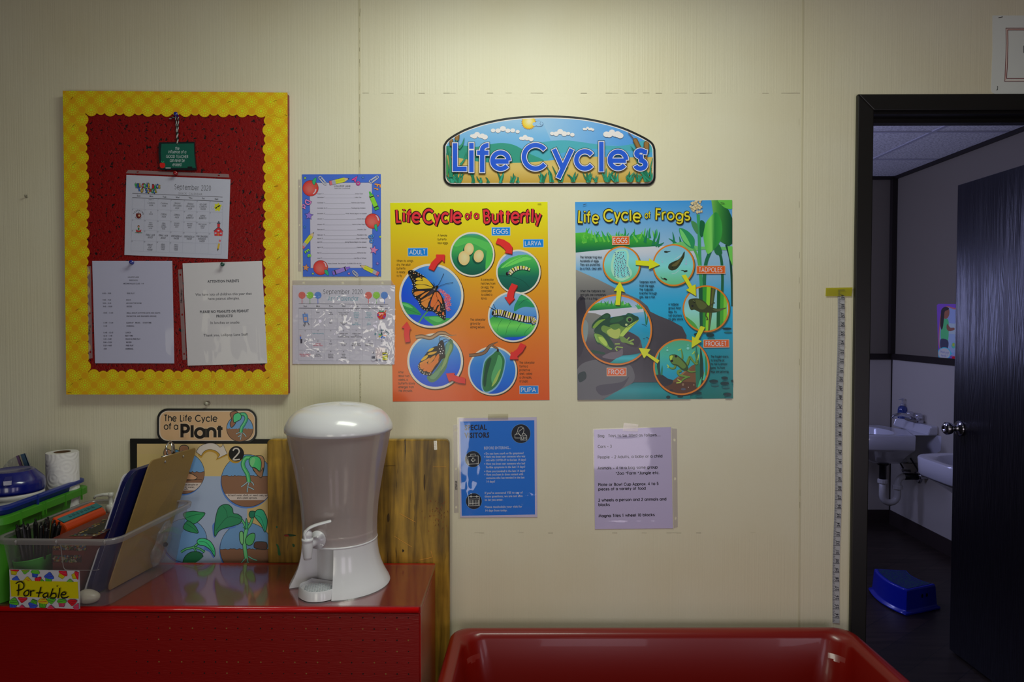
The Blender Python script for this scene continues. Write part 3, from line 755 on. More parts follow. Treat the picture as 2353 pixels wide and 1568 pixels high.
blade(A, 'picture', 250, 420, 305, 310, 24, (45, 150, 105), (15, 70, 55), .1); blade(A, 'picture', 265, 590, 325, 460, 22, (42, 150, 110), (18, 70, 60), .1)
blade(A, 'picture', 165, 720, 130, 400, 40, (40, 140, 100), (15, 70, 55), .05); blade(A, 'picture', 120, 700, 112, 460, 30, (60, 150, 80), (15, 70, 55), .05)
for pts, w in (([(170, 330), (172, 385)], 34), ([(233, 276), (229, 328)], 42), ([(2072, 330), (2115, 420)], 44), ([(2192, 360), (2188, 460)], 52)):
    P = spline(pts, 6)
    for dw, c in ((6, (60, 40, 10)), (0, (125, 90, 35)), (-18, (150, 112, 55))):
        d = (P[-1]-P[0]).normalized(); A.line('picture', [P[0]-d*(w+dw)*.3]+list(P)+[P[-1]+d*(w+dw)*.3], [(w+dw)*.4]+[w+dw]*len(P)+[(w+dw)*.4], c)
A.line('picture', [(2003, 258), (2030, 285), (2060, 325)], 9, (105, 80, 70)); A.line('picture', [(2195, 300), (2194, 352)], 8, (110, 85, 75)); A.line('picture', [(2190, 500), (2192, 560)], 16, (150, 100, 40)); A.line('picture', [(226, 330), (222, 365)], 12, (45, 140, 110))
A.line('picture', [(2027, 398), (2050, 425), (2068, 450)], [3, 11, 14], (30, 110, 90))
A.cp = None
# lettering as strokes: black edge, white edge, blue core
LC = [[[(209, 366), (209, 634), (330, 634)]], [[(379, 440), (379, 668)]], [[(379, 364), (379, 424)]], [[(491, 668), (491, 445)]+arc(551, 435, 60, 47, 180, 268, 8)+[(557, 388)], [(437, 466), (557, 466)]],
      [[(590, 563), (764, 563)][:0]+arc(681, 548, 84, 84, 40, 335, 30)[::1], [(600, 548), (800, 548)]],
      [arc(1043, 508, 120, 122, 38, 322, 34)], [[(1233, 428), (1325, 630)], [(1418, 428), (1278, 728)]], [arc(1553, 540, 88, 89, 38, 322, 26)], [[(1724, 352), (1724, 660)]],
      [arc(1896, 540, 84, 86, 40, 335, 30), [(1815, 540), (2016, 540)]], [arc(2128, 478, 52, 38, -18, -250, 16)+arc(2128, 590, 56, 42, -75, 160, 16)]]
LC[4][0] = arc(681, 548, 84, 84, 38, 360, 32); LC[9][0] = arc(1896, 540, 84, 86, 38, 360, 32)
LC[4][1] = [(600, 556), (764, 556)]; LC[9][1] = [(815+1000, 548), (1978, 548)]
LC[10] = [[(2196, 462)]+arc(2132, 474, 44, 32, -30, -270, 16)+arc(2128, 588, 52, 42, 280-360, 165-0, 18)]
nq = 0
for wd, c in ((73, (18, 22, 28)), (63, (228, 228, 228)), (47, (28, 88, 205))):
    for iL, L in enumerate(LC):
        lp = 'lettering#1' if iL < 5 else 'lettering#2'
        for st in L:
            P = [Vector(p) for p in st]; e = (wd-47)/2
            if (P[0]-P[-1]).length > 3:
                P[0] = P[0]+(P[0]-P[1]).normalized()*e; P[-1] = P[-1]+(P[-1]-P[-2]).normalized()*e
            nq += 1; q = band(P, wd); A.raw(lp, q, c, up=False, sub=[nq]*len(q))
    A.z += 1.2*A.step
A.build(sg)

# ------------------------------------------------------------------ butterfly poster
bp = thing('butterfly_poster', 'yellow and orange Life Cycle of a Butterfly poster', 'poster', W(1082, 920))
T2 = crop(890, 455, 3.3); TA = crop(900, 600, 4.9); TB = crop(1070, 530, 5.806)
PB = [T2(*p) for p in ((22, 38), (1215, 30), (1230, 1533), (42, 1545))]
slab_sheet('sheet', [W(*p) for p in PB], PAPER, bp, 0, .0008)
A = Art(onwall(), E=illum(1082, 690), base=.0009, mat=GLOSS)
A.grad('background', PB, [(465, (198, 198, 20)), (540, (212, 188, 28)), (620, (218, 165, 30)), (720, (220, 135, 35)), (800, (216, 112, 35)), (920, (205, 82, 25))], n=16)
A.T = T2; A.floor()
def words(A, W3, col, ol, wt):
    for t, x, y, h, w in W3:
        rn = random.Random(len(t)*7+int(x))
        bn = {i: (rn.uniform(-.05, .05), rn.uniform(-5, 5), rn.uniform(.95, 1.05)) for i in range(len(t))}
        A.text('title', t, x+h*.04, y+h*.06, h, ol, 'geo', 'l', w, wt=wt*1.75, bounce=lambda i: bn[i]); A.text('title', t, x-h*.02, y-h*.02, h, ol, 'geo', 'l', w, wt=wt*1.6, bounce=lambda i: bn[i])
        A.text('title', t, x, y, h, col, 'geo', 'l', w, wt=wt, bounce=lambda i: bn[i])
words(A, [('Life', 70, 184, 92, 186), ('Cycle', 272, 186, 96, 300), ('of', 592, 158, 52, 54), ('a', 662, 158, 50, 36), ('Butterfly', 734, 186, 96, 442)], (212, 48, 58), (35, 12, 8), .19)
BLU, EDG, WHI = (10, 120, 200), (150, 190, 215), (225, 228, 232)
boxlabel(A, 'name_label#eggs', 790, 222, 933, 287, 'EGGS', BLU, EDG, WHI, 33, -.5); boxlabel(A, 'name_label#larva', 1030, 313, 1185, 376, 'LARVA', BLU, EDG, WHI, 32, -.5)
boxlabel(A, 'name_label#adult', 155, 379, 307, 443, 'ADULT', BLU, EDG, WHI, 33, -.5); boxlabel(A, 'name_label#pupa', 1002, 1424, 1146, 1487, 'PUPA', BLU, EDG, WHI, 33, -.5)
INKB = (45, 35, 10)
lines(A, 'caption#1', [('A female', 383, 293, 72), ('butterfly', 383, 322, 68), ('lays eggs.', 383, 350, 82)], 16, INKB)
lines(A, 'caption#2', [('When its wings', 72, 486, 126), ('dry, the adult', 72, 515, 107), ('butterfly', 72, 543, 67), ('is ready', 72, 571, 66), ('to fly.', 72, 599, 44)], 17, INKB)
lines(A, 'caption#3', [('A caterpillar', 711, 629, 98), ('hatches from', 711, 658, 110), ('an egg. The', 711, 686, 96), ('caterpillar', 712, 714, 82), ('is called a', 713, 742, 84), ('larva.', 713, 770, 45)], 17, INKB)
lines(A, 'caption#4', [('The caterpillar', 630, 932, 117), ('grows by', 630, 961, 77), ('eating leaves.', 630, 989, 113)], 17, INKB)
lines(A, 'caption#5', [('After', 84, 1331, 42), ('about two', 84, 1359, 84), ('weeks, a', 84, 1387, 73), ('butterfly slowly', 85, 1415, 126), ('emerges from', 86, 1443, 117), ('the chrysalis.', 87, 1471, 108)], 17, INKB)
lines(A, 'caption#6', [('The caterpillar', 1002, 1258, 117), ('forms a', 1002, 1286, 66), ('protective', 1002, 1314, 82), ('shell, called', 1003, 1342, 97), ('a chrysalis,', 1003, 1370, 95), ('or pupa.', 1003, 1398, 67)], 17, INKB)
CR = (212, 208, 188)
# eggs
P = picture(A, 'picture#eggs', 644, 428, 163, 12, CR)
A.grad('picture#eggs', P, [(270, (70, 135, 165)), (290, (55, 140, 75)), (390, (60, 150, 70)), (480, (25, 105, 70)), (590, (12, 75, 60))], n=12)
A.smooth('picture#eggs', [(500, 330), (640, 300), (800, 360), (795, 420), (640, 345), (520, 370)], (75, 165, 75)); A.smooth('picture#eggs', [(760, 380), (795, 430), (780, 520), (745, 540)], (70, 165, 70))
for x, y, rx, ry, rt in ((620, 388, 36, 46, 8), (582, 457, 43, 54, -4), (693, 442, 38, 48, 12)):
    A.ell('picture#eggs', x-6, y+14, rx*1.12, ry*1.0, (12, 70, 50), rt); A.ball('picture#eggs', x, y, rx, ry, (226, 218, 160), (190, 165, 105), rt, off=(.2, -.2))
# larva
A.T = TB; P = picture(A, 'picture#larva', 703, 553, 287, 22, CR)
A.grad('picture#larva', P, [(270, (120, 165, 205)), (480, (130, 170, 210))])
A.grad('picture#larva', [(400, 560), (470, 450), (580, 370), (700, 330), (820, 320), (1000, 400), (1010, 700), (700, 900), (400, 850)], [(320, (80, 170, 75)), (480, (45, 140, 70)), (620, (20, 95, 75)), (830, (12, 70, 60))], n=12)
A.smooth('picture#larva', [(470, 500), (600, 400), (760, 350), (880, 380), (760, 410), (600, 470)], (95, 185, 80))
A.line('picture#larva', spline([(430, 605), (600, 615), (760, 670), (850, 760)], 5), 5, (12, 60, 50)); A.line('picture#larva', spline([(455, 590), (520, 490), (660, 400), (800, 335)], 5), 4, (40, 120, 60))
def worm(A, part, pts, ws, cols, n, stripe, blk, frac):
    P = spline(pts, 12); m = len(P)
    A.line(part, [p+Vector((4, 12)) for p in P], [w*1.02 for w in (ws[0]+(ws[1]-ws[0])*i/(m-1) for i in range(m))], (14, 55, 40))
    wd = [(ws[0]+(ws[1]-ws[0])*i/(m-1))*(1-.25*abs(2*i/(m-1)-1)**4) for i in range(m)]
    A.line(part, P, wd, cols[0])
    k = 0
    for i in range(1, m-1):
        t = i/(m-1)*n
        seg = t-int(t)
        d = (P[i+1]-P[i-1]).normalized(); nr = Vector((-d.y, d.x)); hw = wd[i]*.5
        if seg < frac: A.raw(part, [[tuple(P[i-1]-nr*hw*1.04), tuple(P[i]-nr*hw*1.04), tuple(P[i]+nr*hw*1.04), tuple(P[i-1]+nr*hw*1.04)]], blk, up=False)
        elif int(t) % 2 == stripe: A.raw(part, [[tuple(P[i-1]-nr*hw*.9), tuple(P[i]-nr*hw*.9), tuple(P[i]+nr*hw*.35), tuple(P[i-1]+nr*hw*.35)]], cols[1], up=False)
    A.z += 2*A.step
worm(A, 'picture#larva', [(580, 580), (630, 530), (700, 500), (780, 498), (858, 520)], (62, 40), ((222, 215, 175), (215, 215, 70)), 9, 0, (25, 22, 25), .3)
A.ell('picture#larva', 556, 578, 20, 24, (20, 15, 22)); A.ell('picture#larva', 575, 562, 12, 22, (110, 90, 110), 20)
# caterpillar on a leaf
P = picture(A, 'picture#caterpillar', 634, 1150, 327, 22, CR, over=True)
A.grad('picture#caterpillar', P, [(830, (140, 180, 205)), (1080, (90, 150, 205)), (1300, (20, 90, 190)), (1480, (0, 70, 190))], n=10)
A.smooth('picture#caterpillar', [(740, 860), (690, 930), (650, 1010), (650, 1080), (720, 1040), (800, 1018), (930, 1020), (950, 900), (860, 840)], (30, 125, 80)); A.smooth('picture#caterpillar', [(745, 870), (700, 940), (800, 930), (930, 1000), (900, 880)], (45, 145, 85)); A.line('picture#caterpillar', [(700, 1000), (780, 930), (880, 900)], 4, (15, 70, 50))
A.grad('picture#caterpillar', [(300, 1200), (360, 1150), (480, 1165), (640, 1200), (800, 1240), (930, 1260), (960, 1300), (880, 1400), (700, 1420), (560, 1425), (480, 1440), (400, 1400), (330, 1320)], [(1150, (40, 135, 60)), (1270, (100, 190, 80)), (1380, (45, 150, 75)), (1440, (5, 90, 100))], n=10)
for q in ([(490, 1180), (440, 1260), (425, 1340)], [(610, 1200), (560, 1290), (535, 1390)], [(745, 1230), (700, 1300), (675, 1350)], [(870, 1280), (800, 1350), (780, 1400)]): A.line('picture#caterpillar', spline(q, 4), 4, (25, 95, 50))
worm(A, 'picture#caterpillar', [(360, 1100), (440, 1090), (540, 1115), (660, 1150), (800, 1180), (890, 1190), (925, 1235)], (78, 84), ((215, 205, 190), (212, 205, 50)), 22, 0, (18, 15, 15), .42)
A.cp = None
A.ell('picture#caterpillar', 362, 1105, 15, 30, (20, 18, 18), 10)
A.line('picture#caterpillar', spline([(400, 1070), (350, 1040), (308, 1015)], 4), [11]*5+[5]*4, (15, 12, 12)); A.line('picture#caterpillar', spline([(405, 1055), (385, 1020), (372, 985)], 4), 7, (15, 12, 12)); A.line('picture#caterpillar', [(900, 1160), (935, 1145)], 6, (15, 12, 12))
for x in (400, 425, 600, 640, 720): A.line('picture#caterpillar', [(x, 1130+(x-400)*.22), (x-10, 1160+(x-400)*.2)], 8, (15, 12, 12))
# adult
A.T = TA; P = picture(A, 'picture#adult', 446, 392, 350, 24, CR)
A.grad('picture#adult', P, [(180, (0, 70, 190)), (460, (25, 105, 200)), (700, (95, 160, 215)), (950, (150, 190, 215))], ax=(.7, -.55), n=12) if False else A.grad('picture#adult', P, [(-150, (0, 65, 185)), (60, (25, 105, 205)), (250, (90, 155, 212)), (420, (140, 182, 212))], ax=(.6, -.6), n=14)
A.smooth('picture#adult', [(95, 470), (180, 472), (255, 515), (335, 607), (250, 603), (170, 597), (110, 560)], (35, 135, 70)); A.smooth('picture#adult', [(105, 480), (180, 485), (240, 530), (180, 520)], (85, 175, 95)); A.line('picture#adult', spline([(100, 510), (200, 550), (330, 605)], 5), 4, (15, 85, 45))
A.line('picture#adult', spline([(295, 715), (350, 630), (410, 560)], 5), 14, (60, 140, 60))
A.smooth('picture#adult', [(362, 636), (430, 622), (520, 620), (600, 640), (670, 650), (600, 700), (520, 740), (450, 710)], (45, 145, 65)); A.smooth('picture#adult', [(420, 640), (520, 632), (590, 650), (520, 690)], (80, 170, 85))
rn = random.Random(11)
for x, y in ((545, 335), (580, 352), (605, 380), (632, 395), (648, 420), (615, 425), (600, 455), (640, 455), (625, 490), (652, 490), (622, 525), (640, 545)):
    for k in range(6): A.ell('picture#adult', x+15*math.cos(k*1.05+x), y+15*math.sin(k*1.05+x), 11, 6, rn.choice(((212, 105, 115), (225, 135, 140), (195, 75, 90))), math.degrees(k*1.05+x), n=8)
A.cp = None
BK = (18, 14, 14)
A.smooth('picture#adult', [(185, 122), (212, 104), (262, 112), (315, 138), (365, 172), (415, 218), (458, 258), (492, 300), (470, 332), (400, 334), (330, 330), (270, 332), (245, 300), (238, 262), (222, 215), (200, 175)], BK)
A.smooth('picture#adult', [(262, 325), (330, 335), (470, 330), (500, 345), (470, 400), (445, 440), (425, 500), (412, 562), (385, 558), (345, 538), (318, 500), (300, 455), (268, 420), (240, 382), (228, 345), (238, 305)], BK)
A.smooth('picture#adult', [(500, 335), (535, 345), (562, 392), (588, 440), (602, 500), (611, 580), (608, 655), (590, 662), (548, 632), (500, 592), (460, 566), (412, 560), (430, 500), (450, 430), (475, 380)], BK)
for q in ([(345, 190), (375, 190), (420, 225), (468, 290), (440, 282), (390, 250), (355, 225)], [(275, 197), (308, 187), (336, 200), (340, 214), (300, 218), (274, 212)], [(280, 230), (345, 222), (400, 255), (455, 290), (380, 266), (275, 262)], [(275, 277), (360, 270), (462, 302), (400, 311), (300, 315), (280, 300)]):
    A.smooth('picture#adult', q, (212, 178, 40))
for q in ([(258, 352), (320, 340), (372, 345), (300, 385), (265, 392)], [(320, 410), (360, 370), (425, 340), (395, 370), (335, 415)], [(336, 442), (400, 402), (458, 368), (440, 410), (345, 455)], [(338, 468), (435, 422), (416, 470), (395, 528), (350, 500)]):
    A.smooth('picture#adult', q, (205, 125, 45))
for q in ([(455, 420), (492, 350), (506, 400), (518, 440), (470, 518), (438, 500)], [(506, 350), (530, 362), (560, 410), (570, 482), (540, 452), (512, 402)], [(472, 530), (500, 482), (524, 452), (545, 488), (515, 502), (490, 550)], [(510, 556), (530, 512), (546, 498), (542, 558), (525, 570)], [(568, 600), (580, 570), (592, 590), (585, 615)]):
    A.smooth('picture#adult', q, (218, 112, 50))
for x, y in ((215, 118), (208, 158), (225, 180), (240, 205), (255, 225), (262, 245), (258, 265), (265, 285), (268, 312), (240, 325), (238, 348), (250, 372), (265, 390), (268, 412), (305, 455), (315, 480), (330, 505), (345, 528), (372, 545), (400, 552), (250, 118), (300, 135), (325, 150), (355, 165), (440, 545), (470, 555), (495, 585), (515, 605), (550, 625), (572, 630), (600, 640), (598, 615), (575, 495), (580, 520), (592, 545), (565, 520), (420, 525), (300, 160), (270, 140), (235, 265), (310, 430)):
    A.ell('picture#adult', x, y, 5.5, 4.5, (222, 218, 190), n=10)
for x, y in ((250, 140), (300, 158), (330, 182), (510, 580), (552, 565), (545, 605)): A.ell('picture#adult', x, y, 9, 6, (215, 140, 80), 30, n=10)
A.ell('picture#adult', 450, 352, 62, 17, (45, 38, 50), -42); A.ell('picture#adult', 492, 312, 22, 26, BK, 40); A.ell('picture#adult', 512, 292, 16, 16, BK)
for x, y in ((480, 310), (488, 325), (495, 305), (478, 322)): A.ell('picture#adult', x, y, 4, 4, (220, 215, 195), n=8)
for q in ([(518, 285), (552, 225), (588, 145)], [(528, 288), (610, 258), (692, 243)], [(490, 285), (482, 262), (472, 245)]): A.line('picture#adult', spline(q, 5), [4]*9+[5, 8], BK)
# emerging butterfly
P = picture(A, 'picture#emerging', 490, 1128, 302, 24, CR)
A.grad('picture#emerging', P, [(830, (130, 175, 205)), (1000, (60, 135, 205)), (1250, (5, 80, 190)), (1420, (0, 60, 175))], n=12)
A.cp = None
for w, c in ((46, (75, 55, 40)), (32, (135, 108, 80)), (12, (165, 135, 100))): A.line('picture#emerging', spline([(270, 860), (340, 850), (430, 868), (490, 840), (540, 812), (600, 815), (660, 838), (735, 832)], 5), [w]*26+[w*.8, w*.7, w*.6, w*.5, w*.4, w*.3, w*.2, w*.15, w*.1, 1], c)
A.smooth('picture#emerging', [(672, 885), (695, 930), (690, 1000), (650, 1080), (632, 1150), (610, 1220), (560, 1290), (500, 1350), (450, 1368), (410, 1345), (400, 1300), (460, 1270), (520, 1190), (570, 1110), (600, 1010), (610, 940)], (70, 110, 80))
A.smooth('picture#emerging', [(665, 930), (680, 980), (640, 1070), (610, 1160), (550, 1240), (590, 1120), (630, 1010)], (120, 145, 85)); A.smooth('picture#emerging', [(430, 1310), (520, 1230), (560, 1180), (540, 1260), (480, 1330)], (95, 135, 95)); A.smooth('picture#emerging', [(620, 930), (655, 920), (640, 1000), (610, 1050)], (90, 135, 110))
A.smooth('picture#emerging', [(520, 960), (470, 970), (420, 1005), (385, 1045), (345, 1100), (310, 1150), (295, 1185), (310, 1230), (340, 1270), (400, 1290), (440, 1290), (465, 1250), (520, 1180), (565, 1110), (600, 1090), (602, 1060), (570, 1000)], BK)
for q, c in (([(405, 1020), (440, 985), (478, 980), (450, 1010)], (215, 185, 45)), ([(405, 1050), (440, 1028), (510, 1020), (470, 1050), (420, 1058)], (218, 165, 45)), ([(335, 1110), (375, 1070), (410, 1062), (390, 1100), (340, 1125)], (215, 175, 45)), ([(318, 1150), (390, 1110), (430, 1090), (400, 1140), (330, 1170)], (220, 140, 50)), ([(410, 1150), (430, 1100), (490, 1060), (480, 1100), (430, 1155)], (220, 135, 40)), ([(318, 1175), (380, 1140), (405, 1165), (350, 1220), (325, 1205)], (222, 125, 45)), ([(390, 1235), (410, 1175), (470, 1125), (490, 1090), (530, 1045), (535, 1120), (490, 1180), (440, 1250)], (218, 118, 35)), ([(355, 1228), (400, 1170), (420, 1165), (385, 1240)], (220, 120, 45))): A.smooth('picture#emerging', q, c)
for x, y in ((302, 1175), (305, 1195), (318, 1215), (330, 1235), (350, 1252), (372, 1262), (398, 1275), (425, 1275), (440, 1260), (320, 1240), (362, 1275)): A.ell('picture#emerging', x, y, 7, 5, (222, 218, 200), 40, n=10)
A.smooth('picture#emerging', [(545, 900), (575, 895), (590, 930), (600, 1000), (590, 1060), (560, 1060), (530, 1010), (515, 960)], (25, 20, 28))
for x, y in ((540, 940), (560, 960), (540, 990), (565, 990), (580, 1010), (550, 1020), (570, 1040), (545, 1045)): A.ell('picture#emerging', x, y, 6, 7, (222, 220, 210), n=10)
for q in ([(545, 905), (535, 880), (550, 858), (590, 852), (640, 862)], [(570, 900), (600, 880), (665, 878)], [(585, 930), (610, 910), (670, 882)], [(545, 1075), (530, 1110), (535, 1150)]): A.line('picture#emerging', spline(q, 5), 5, BK)
# pupa
A.T = T2; P = picture(A, 'picture#pupa', 798, 1312, 180, 12, CR)
A.grad('picture#pupa', P, [(1130, (110, 165, 205)), (1260, (40, 120, 200)), (1500, (0, 75, 175))], n=10)
A.smooth('picture#pupa', [(838, 1150), (890, 1205), (896, 1265), (870, 1370), (820, 1450), (745, 1482), (710, 1420), (722, 1290), (740, 1225), (790, 1180)], (110, 160, 190))
A.smooth('picture#pupa', [(838, 1158), (882, 1210), (888, 1262), (862, 1365), (812, 1440), (745, 1470), (720, 1415), (730, 1290), (750, 1230), (800, 1185)], (40, 105, 60))
A.smooth('picture#pupa', [(845, 1190), (872, 1240), (850, 1340), (800, 1410), (790, 1350), (825, 1250)], (75, 150, 90)); A.smooth('picture#pupa', [(750, 1250), (790, 1215), (760, 1330), (745, 1430), (728, 1400)], (15, 65, 45)); A.smooth('picture#pupa', [(835, 1330), (860, 1300), (830, 1390), (790, 1430)], (140, 170, 80))
A.smooth('picture#pupa', [(830, 1165), (846, 1165), (842, 1140), (834, 1142)], (30, 30, 25))
A.cp = None
for w, c in ((26, (70, 45, 30)), (17, (120, 90, 65))): A.line('picture#pupa', spline([(620, 1195), (690, 1188), (740, 1170), (780, 1120), (838, 1092)], 5), [w]*14+[w*.9, w*.8, w*.6, w*.5, w*.4, w*.3, w*.2], c); A.line('picture#pupa', spline([(785, 1115), (820, 1135), (840, 1145)], 4), w*.6, c)
# red arrows
A.top()
RD, RS = (205, 45, 42), (110, 25, 12)
def fat_arrow(A, part, P, c, sh, d=(4, 7)):
    A.poly(part, [(x+d[0], y+d[1]) for x, y in P], sh); A.poly(part, P, c)
fat_arrow(A, 'arrow#1', [(838, 306), (885, 318), (928, 345), (940, 362), (948, 372), (945, 425), (888, 415), (902, 404), (880, 378), (850, 355), (821, 345)], RD, RS)
fat_arrow(A, 'arrow#2', [(436, 430), (433, 490), (415, 470), (380, 505), (353, 552), (312, 535), (335, 490), (372, 452), (370, 430)], RD, RS)
fat_arrow(A, 'arrow#3', [(944, 648), (988, 665), (962, 715), (956, 758), (968, 760), (924, 806), (888, 752), (905, 753), (912, 720), (922, 690)], RD, RS)
fat_arrow(A, 'arrow#4', [(1010, 1100), (1052, 1118), (1025, 1165), (985, 1202), (993, 1222), (928, 1222), (940, 1165), (950, 1172), (985, 1145)], RD, RS)
fat_arrow(A, 'arrow#5', [(446, 1332), (512, 1326), (505, 1342), (545, 1356), (592, 1366), (592, 1408), (540, 1402), (490, 1382), (468, 1393)], RD, RS)
fat_arrow(A, 'arrow#6', [(150, 938), (184, 1000), (172, 996), (168, 1040), (174, 1090), (138, 1096), (128, 1040), (130, 990), (108, 986)], RD, RS)
A.T = T2
for x0, x1, y0 in ((1140, 1168, 47),): A.line('staple', [(x0, y0), (x1, y0)], 4, (60, 60, 50))
A.build(bp)
# ------------------------------------------------------------------ frog poster
fp = thing('frog_poster', 'blue and green Life Cycle of Frogs poster', 'poster', W(1505, 917))
T3 = crop(1310, 450, 3.2667); TF = crop(1330, 660, 7.84); TG = crop(1490, 640, 5.6); TH3 = crop(1380, 455, 6.968)
PF = [T3(*p) for p in ((37, 47), (1215, 32), (1223, 1522), (55, 1533))]
slab_sheet('sheet', [W(*p) for p in PF], PAPER, fp, 0, .0008)
A = Art(onwall(), E=illum(1505, 690), base=.0009, mat=GLOSS)
A.grad('background', PF, [(460, (55, 135, 195)), (520, (110, 165, 205)), (580, (150, 185, 208)), (640, (110, 170, 205)), (680, (45, 150, 190)), (760, (10, 135, 165)), (830, (5, 118, 128)), (920, (8, 100, 90))], n=20)
A.T = T3; A.cp = PF
# far bank, sandy shore and grass
A.grad('background', [(37, 428), (200, 410), (320, 402), (500, 388), (700, 378), (940, 385), (960, 480), (700, 470), (300, 560), (37, 560)], [(385, (196, 200, 205)), (440, (185, 195, 205)), (520, (140, 180, 205)), (560, (110, 165, 205))], n=8)
A.grad('background', [(37, 280), (120, 275), (220, 310), (320, 300), (450, 305), (540, 285), (600, 330), (650, 350), (690, 375), (600, 382), (450, 390), (320, 400), (200, 412), (37, 428)], [(275, (75, 160, 50)), (340, (45, 135, 45)), (420, (15, 85, 60))], n=8)
rn = random.Random(21)
for i in range(46):
    x = rn.choice((rn.uniform(40, 200), rn.uniform(200, 420), rn.uniform(420, 660))); y = 330+rn.uniform(-15, 30); h = rn.uniform(35, 85)
    blade(A, 'background', x, y, x+rn.uniform(-40, 40), y-h, rn.uniform(14, 24), rn.choice(((40, 140, 60), (65, 155, 50), (25, 120, 65), (85, 165, 60))), None, rn.uniform(-.1, .1))
for x, y, x1, y1 in ((640, 380, 668, 335), (655, 380, 705, 350), (620, 375, 640, 255), (560, 350, 580, 258), (655, 350, 672, 270), (780, 370, 768, 270), (800, 365, 738, 320), (830, 370, 818, 305)): blade(A, 'background', x, y, x1, y1, 22, (25, 105, 70), None, .03)
A.poly('background', [(760, 362), (840, 345), (960, 382), (1222, 385), (1222, 410), (1000, 405), (850, 420)], (95, 165, 95))
# plants at the right
GRN = (40, 120, 45)
A.grad('plant#tall', [(1058, 30), (1115, 30), (1190, 110), (1216, 170), (1216, 360), (1190, 380), (1120, 340), (1095, 250), (1075, 150)], [(1050, (110, 160, 70)), (1110, (55, 125, 50)), (1216, (15, 65, 40))], ax=(1, 0))
A.smooth('plant#tall', [(1112, 30), (1216, 20), (1216, 95), (1170, 95), (1130, 65)], (85, 165, 60))
for q, w, c in (([(1085, 380), (1130, 460), (1142, 600), (1140, 740)], 20, (25, 85, 50)), ([(1170, 370), (1200, 480), (1212, 640), (1216, 830)], 16, (15, 60, 40)), ([(1050, 420), (1020, 500), (1008, 600), (1005, 690)], 26, (25, 95, 60)), ([(960, 140), (968, 300), (972, 480), (985, 690)], 24, (50, 135, 80)), ([(925, 390), (955, 460), (972, 540)], 18, (70, 150, 70))): A.line('plant#tall', spline(q, 6), w, c)
A.smooth('plant#tall', [(1115, 365), (1080, 400), (1095, 440), (1130, 445), (1140, 420)], (30, 95, 55))
A.grad('plant#tall', [tuple(p) for p in spline([(1095, 125), (1130, 180), (1140, 270), (1115, 360), (1050, 430), (1025, 430), (1010, 380), (998, 290), (1010, 220), (1050, 160)], 5, True)], [(1000, (75, 165, 60)), (1065, (115, 185, 85)), (1075, (35, 115, 50)), (1140, (50, 140, 55))], ax=(1, 0))
A.smooth('plant#tall', [(818, 245), (880, 265), (930, 320), (932, 375), (918, 398), (870, 370), (835, 320)], (35, 125, 75)); A.smooth('plant#tall', [(822, 250), (860, 290), (905, 380), (860, 350), (835, 310)], (95, 175, 95))
A.smooth('plant#tall', [(908, 190), (950, 210), (962, 270), (950, 285), (920, 240)], (60, 120, 70)); A.smooth('plant#tall', [(975, 190), (1010, 205), (1000, 280), (990, 310), (972, 290)], (20, 85, 50))
for x, y, h in ((1190, 385, 150),): A.poly('plant#tall', [(1180, 380), (1222, 380), (1222, 540), (1195, 470)], (95, 175, 70))
for k in range(34):
    x, y = 945+rn.gauss(0, 26), 82+rn.gauss(0, 26)
    A.poly('plant#flower', [(x+(15 if i % 2 == 0 else 6)*math.cos(i*PI/5+x), y+(15 if i % 2 == 0 else 6)*math.sin(i*PI/5+x)) for i in range(10)], (145, 125, 85)); A.poly('plant#flower', [(x-1+(12 if i % 2 == 0 else 5)*math.cos(i*PI/5+x), y-2+(12 if i % 2 == 0 else 5)*math.sin(i*PI/5+x)) for i in range(10)], (215, 200, 155))
# rocks
A.grad('rock', [(42, 555), (120, 590), (210, 630), (330, 690), (420, 735), (520, 780), (580, 830), (600, 870), (660, 900), (760, 940), (840, 985), (872, 1050), (870, 1120), (780, 1200), (660, 1280), (650, 1400), (480, 1400), (300, 1500), (240, 1535), (55, 1535)], [(555, (130, 130, 122)), (720, (95, 95, 92)), (900, (62, 60, 64)), (1200, (50, 48, 52)), (1500, (70, 70, 72))], n=12)
A.smooth('rock', [(45, 820), (110, 780), (110, 1100), (55, 1200)], (42, 40, 46)); A.smooth('rock', [(55, 1300), (200, 1230), (420, 1255), (480, 1330), (470, 1400), (380, 1460), (260, 1520), (60, 1528)], (84, 85, 86)); A.smooth('rock', [(60, 1340), (110, 1320), (120, 1370), (70, 1400)], (30, 48, 44)); A.smooth('rock', [(200, 1430), (380, 1400), (440, 1360), (380, 1450), (240, 1500)], (62, 62, 68))
A.grad('background', [(245, 1532), (330, 1480), (480, 1402), (650, 1402), (760, 1420), (900, 1500), (900, 1535)], [(1400, (8, 100, 105)), (1460, (25, 130, 135)), (1530, (10, 105, 105))])
for x, y, a, b in ((1050, 1046, 30, 14), (1175, 998, 34, 8), (950, 1042, 22, 12), (1076, 1392, 33, 12), (1158, 1368, 24, 11), (1158, 1408, 32, 12), (1222, 1390, 16, 9), (1178, 1490, 30, 12), (735, 1512, 16, 12), (825, 1508, 22, 9), (958, 1480, 28, 9)):
    A.ell('background', x+8, y+28, a*.9, b*.8, (6, 92, 92)); A.ell('background', x, y, a, b, (8, 48, 48))
A.cp = None; A.floor()
words(A, [('Life', 60, 200, 84, 164), ('Cycle', 250, 190, 84, 286), ('of', 560, 170, 48, 48), ('Frogs', 640, 184, 78, 266)], (218, 205, 50), (28, 28, 12), .16)
ORG, OE = (205, 88, 22), (215, 180, 150)
boxlabel(A, 'name_label#eggs', 313, 304, 444, 370, 'EGGS', ORG, OE, WHI, 35, -1); boxlabel(A, 'name_label#tadpoles', 946, 526, 1163, 588, 'TADPOLES', ORG, OE, WHI, 33, -.3)
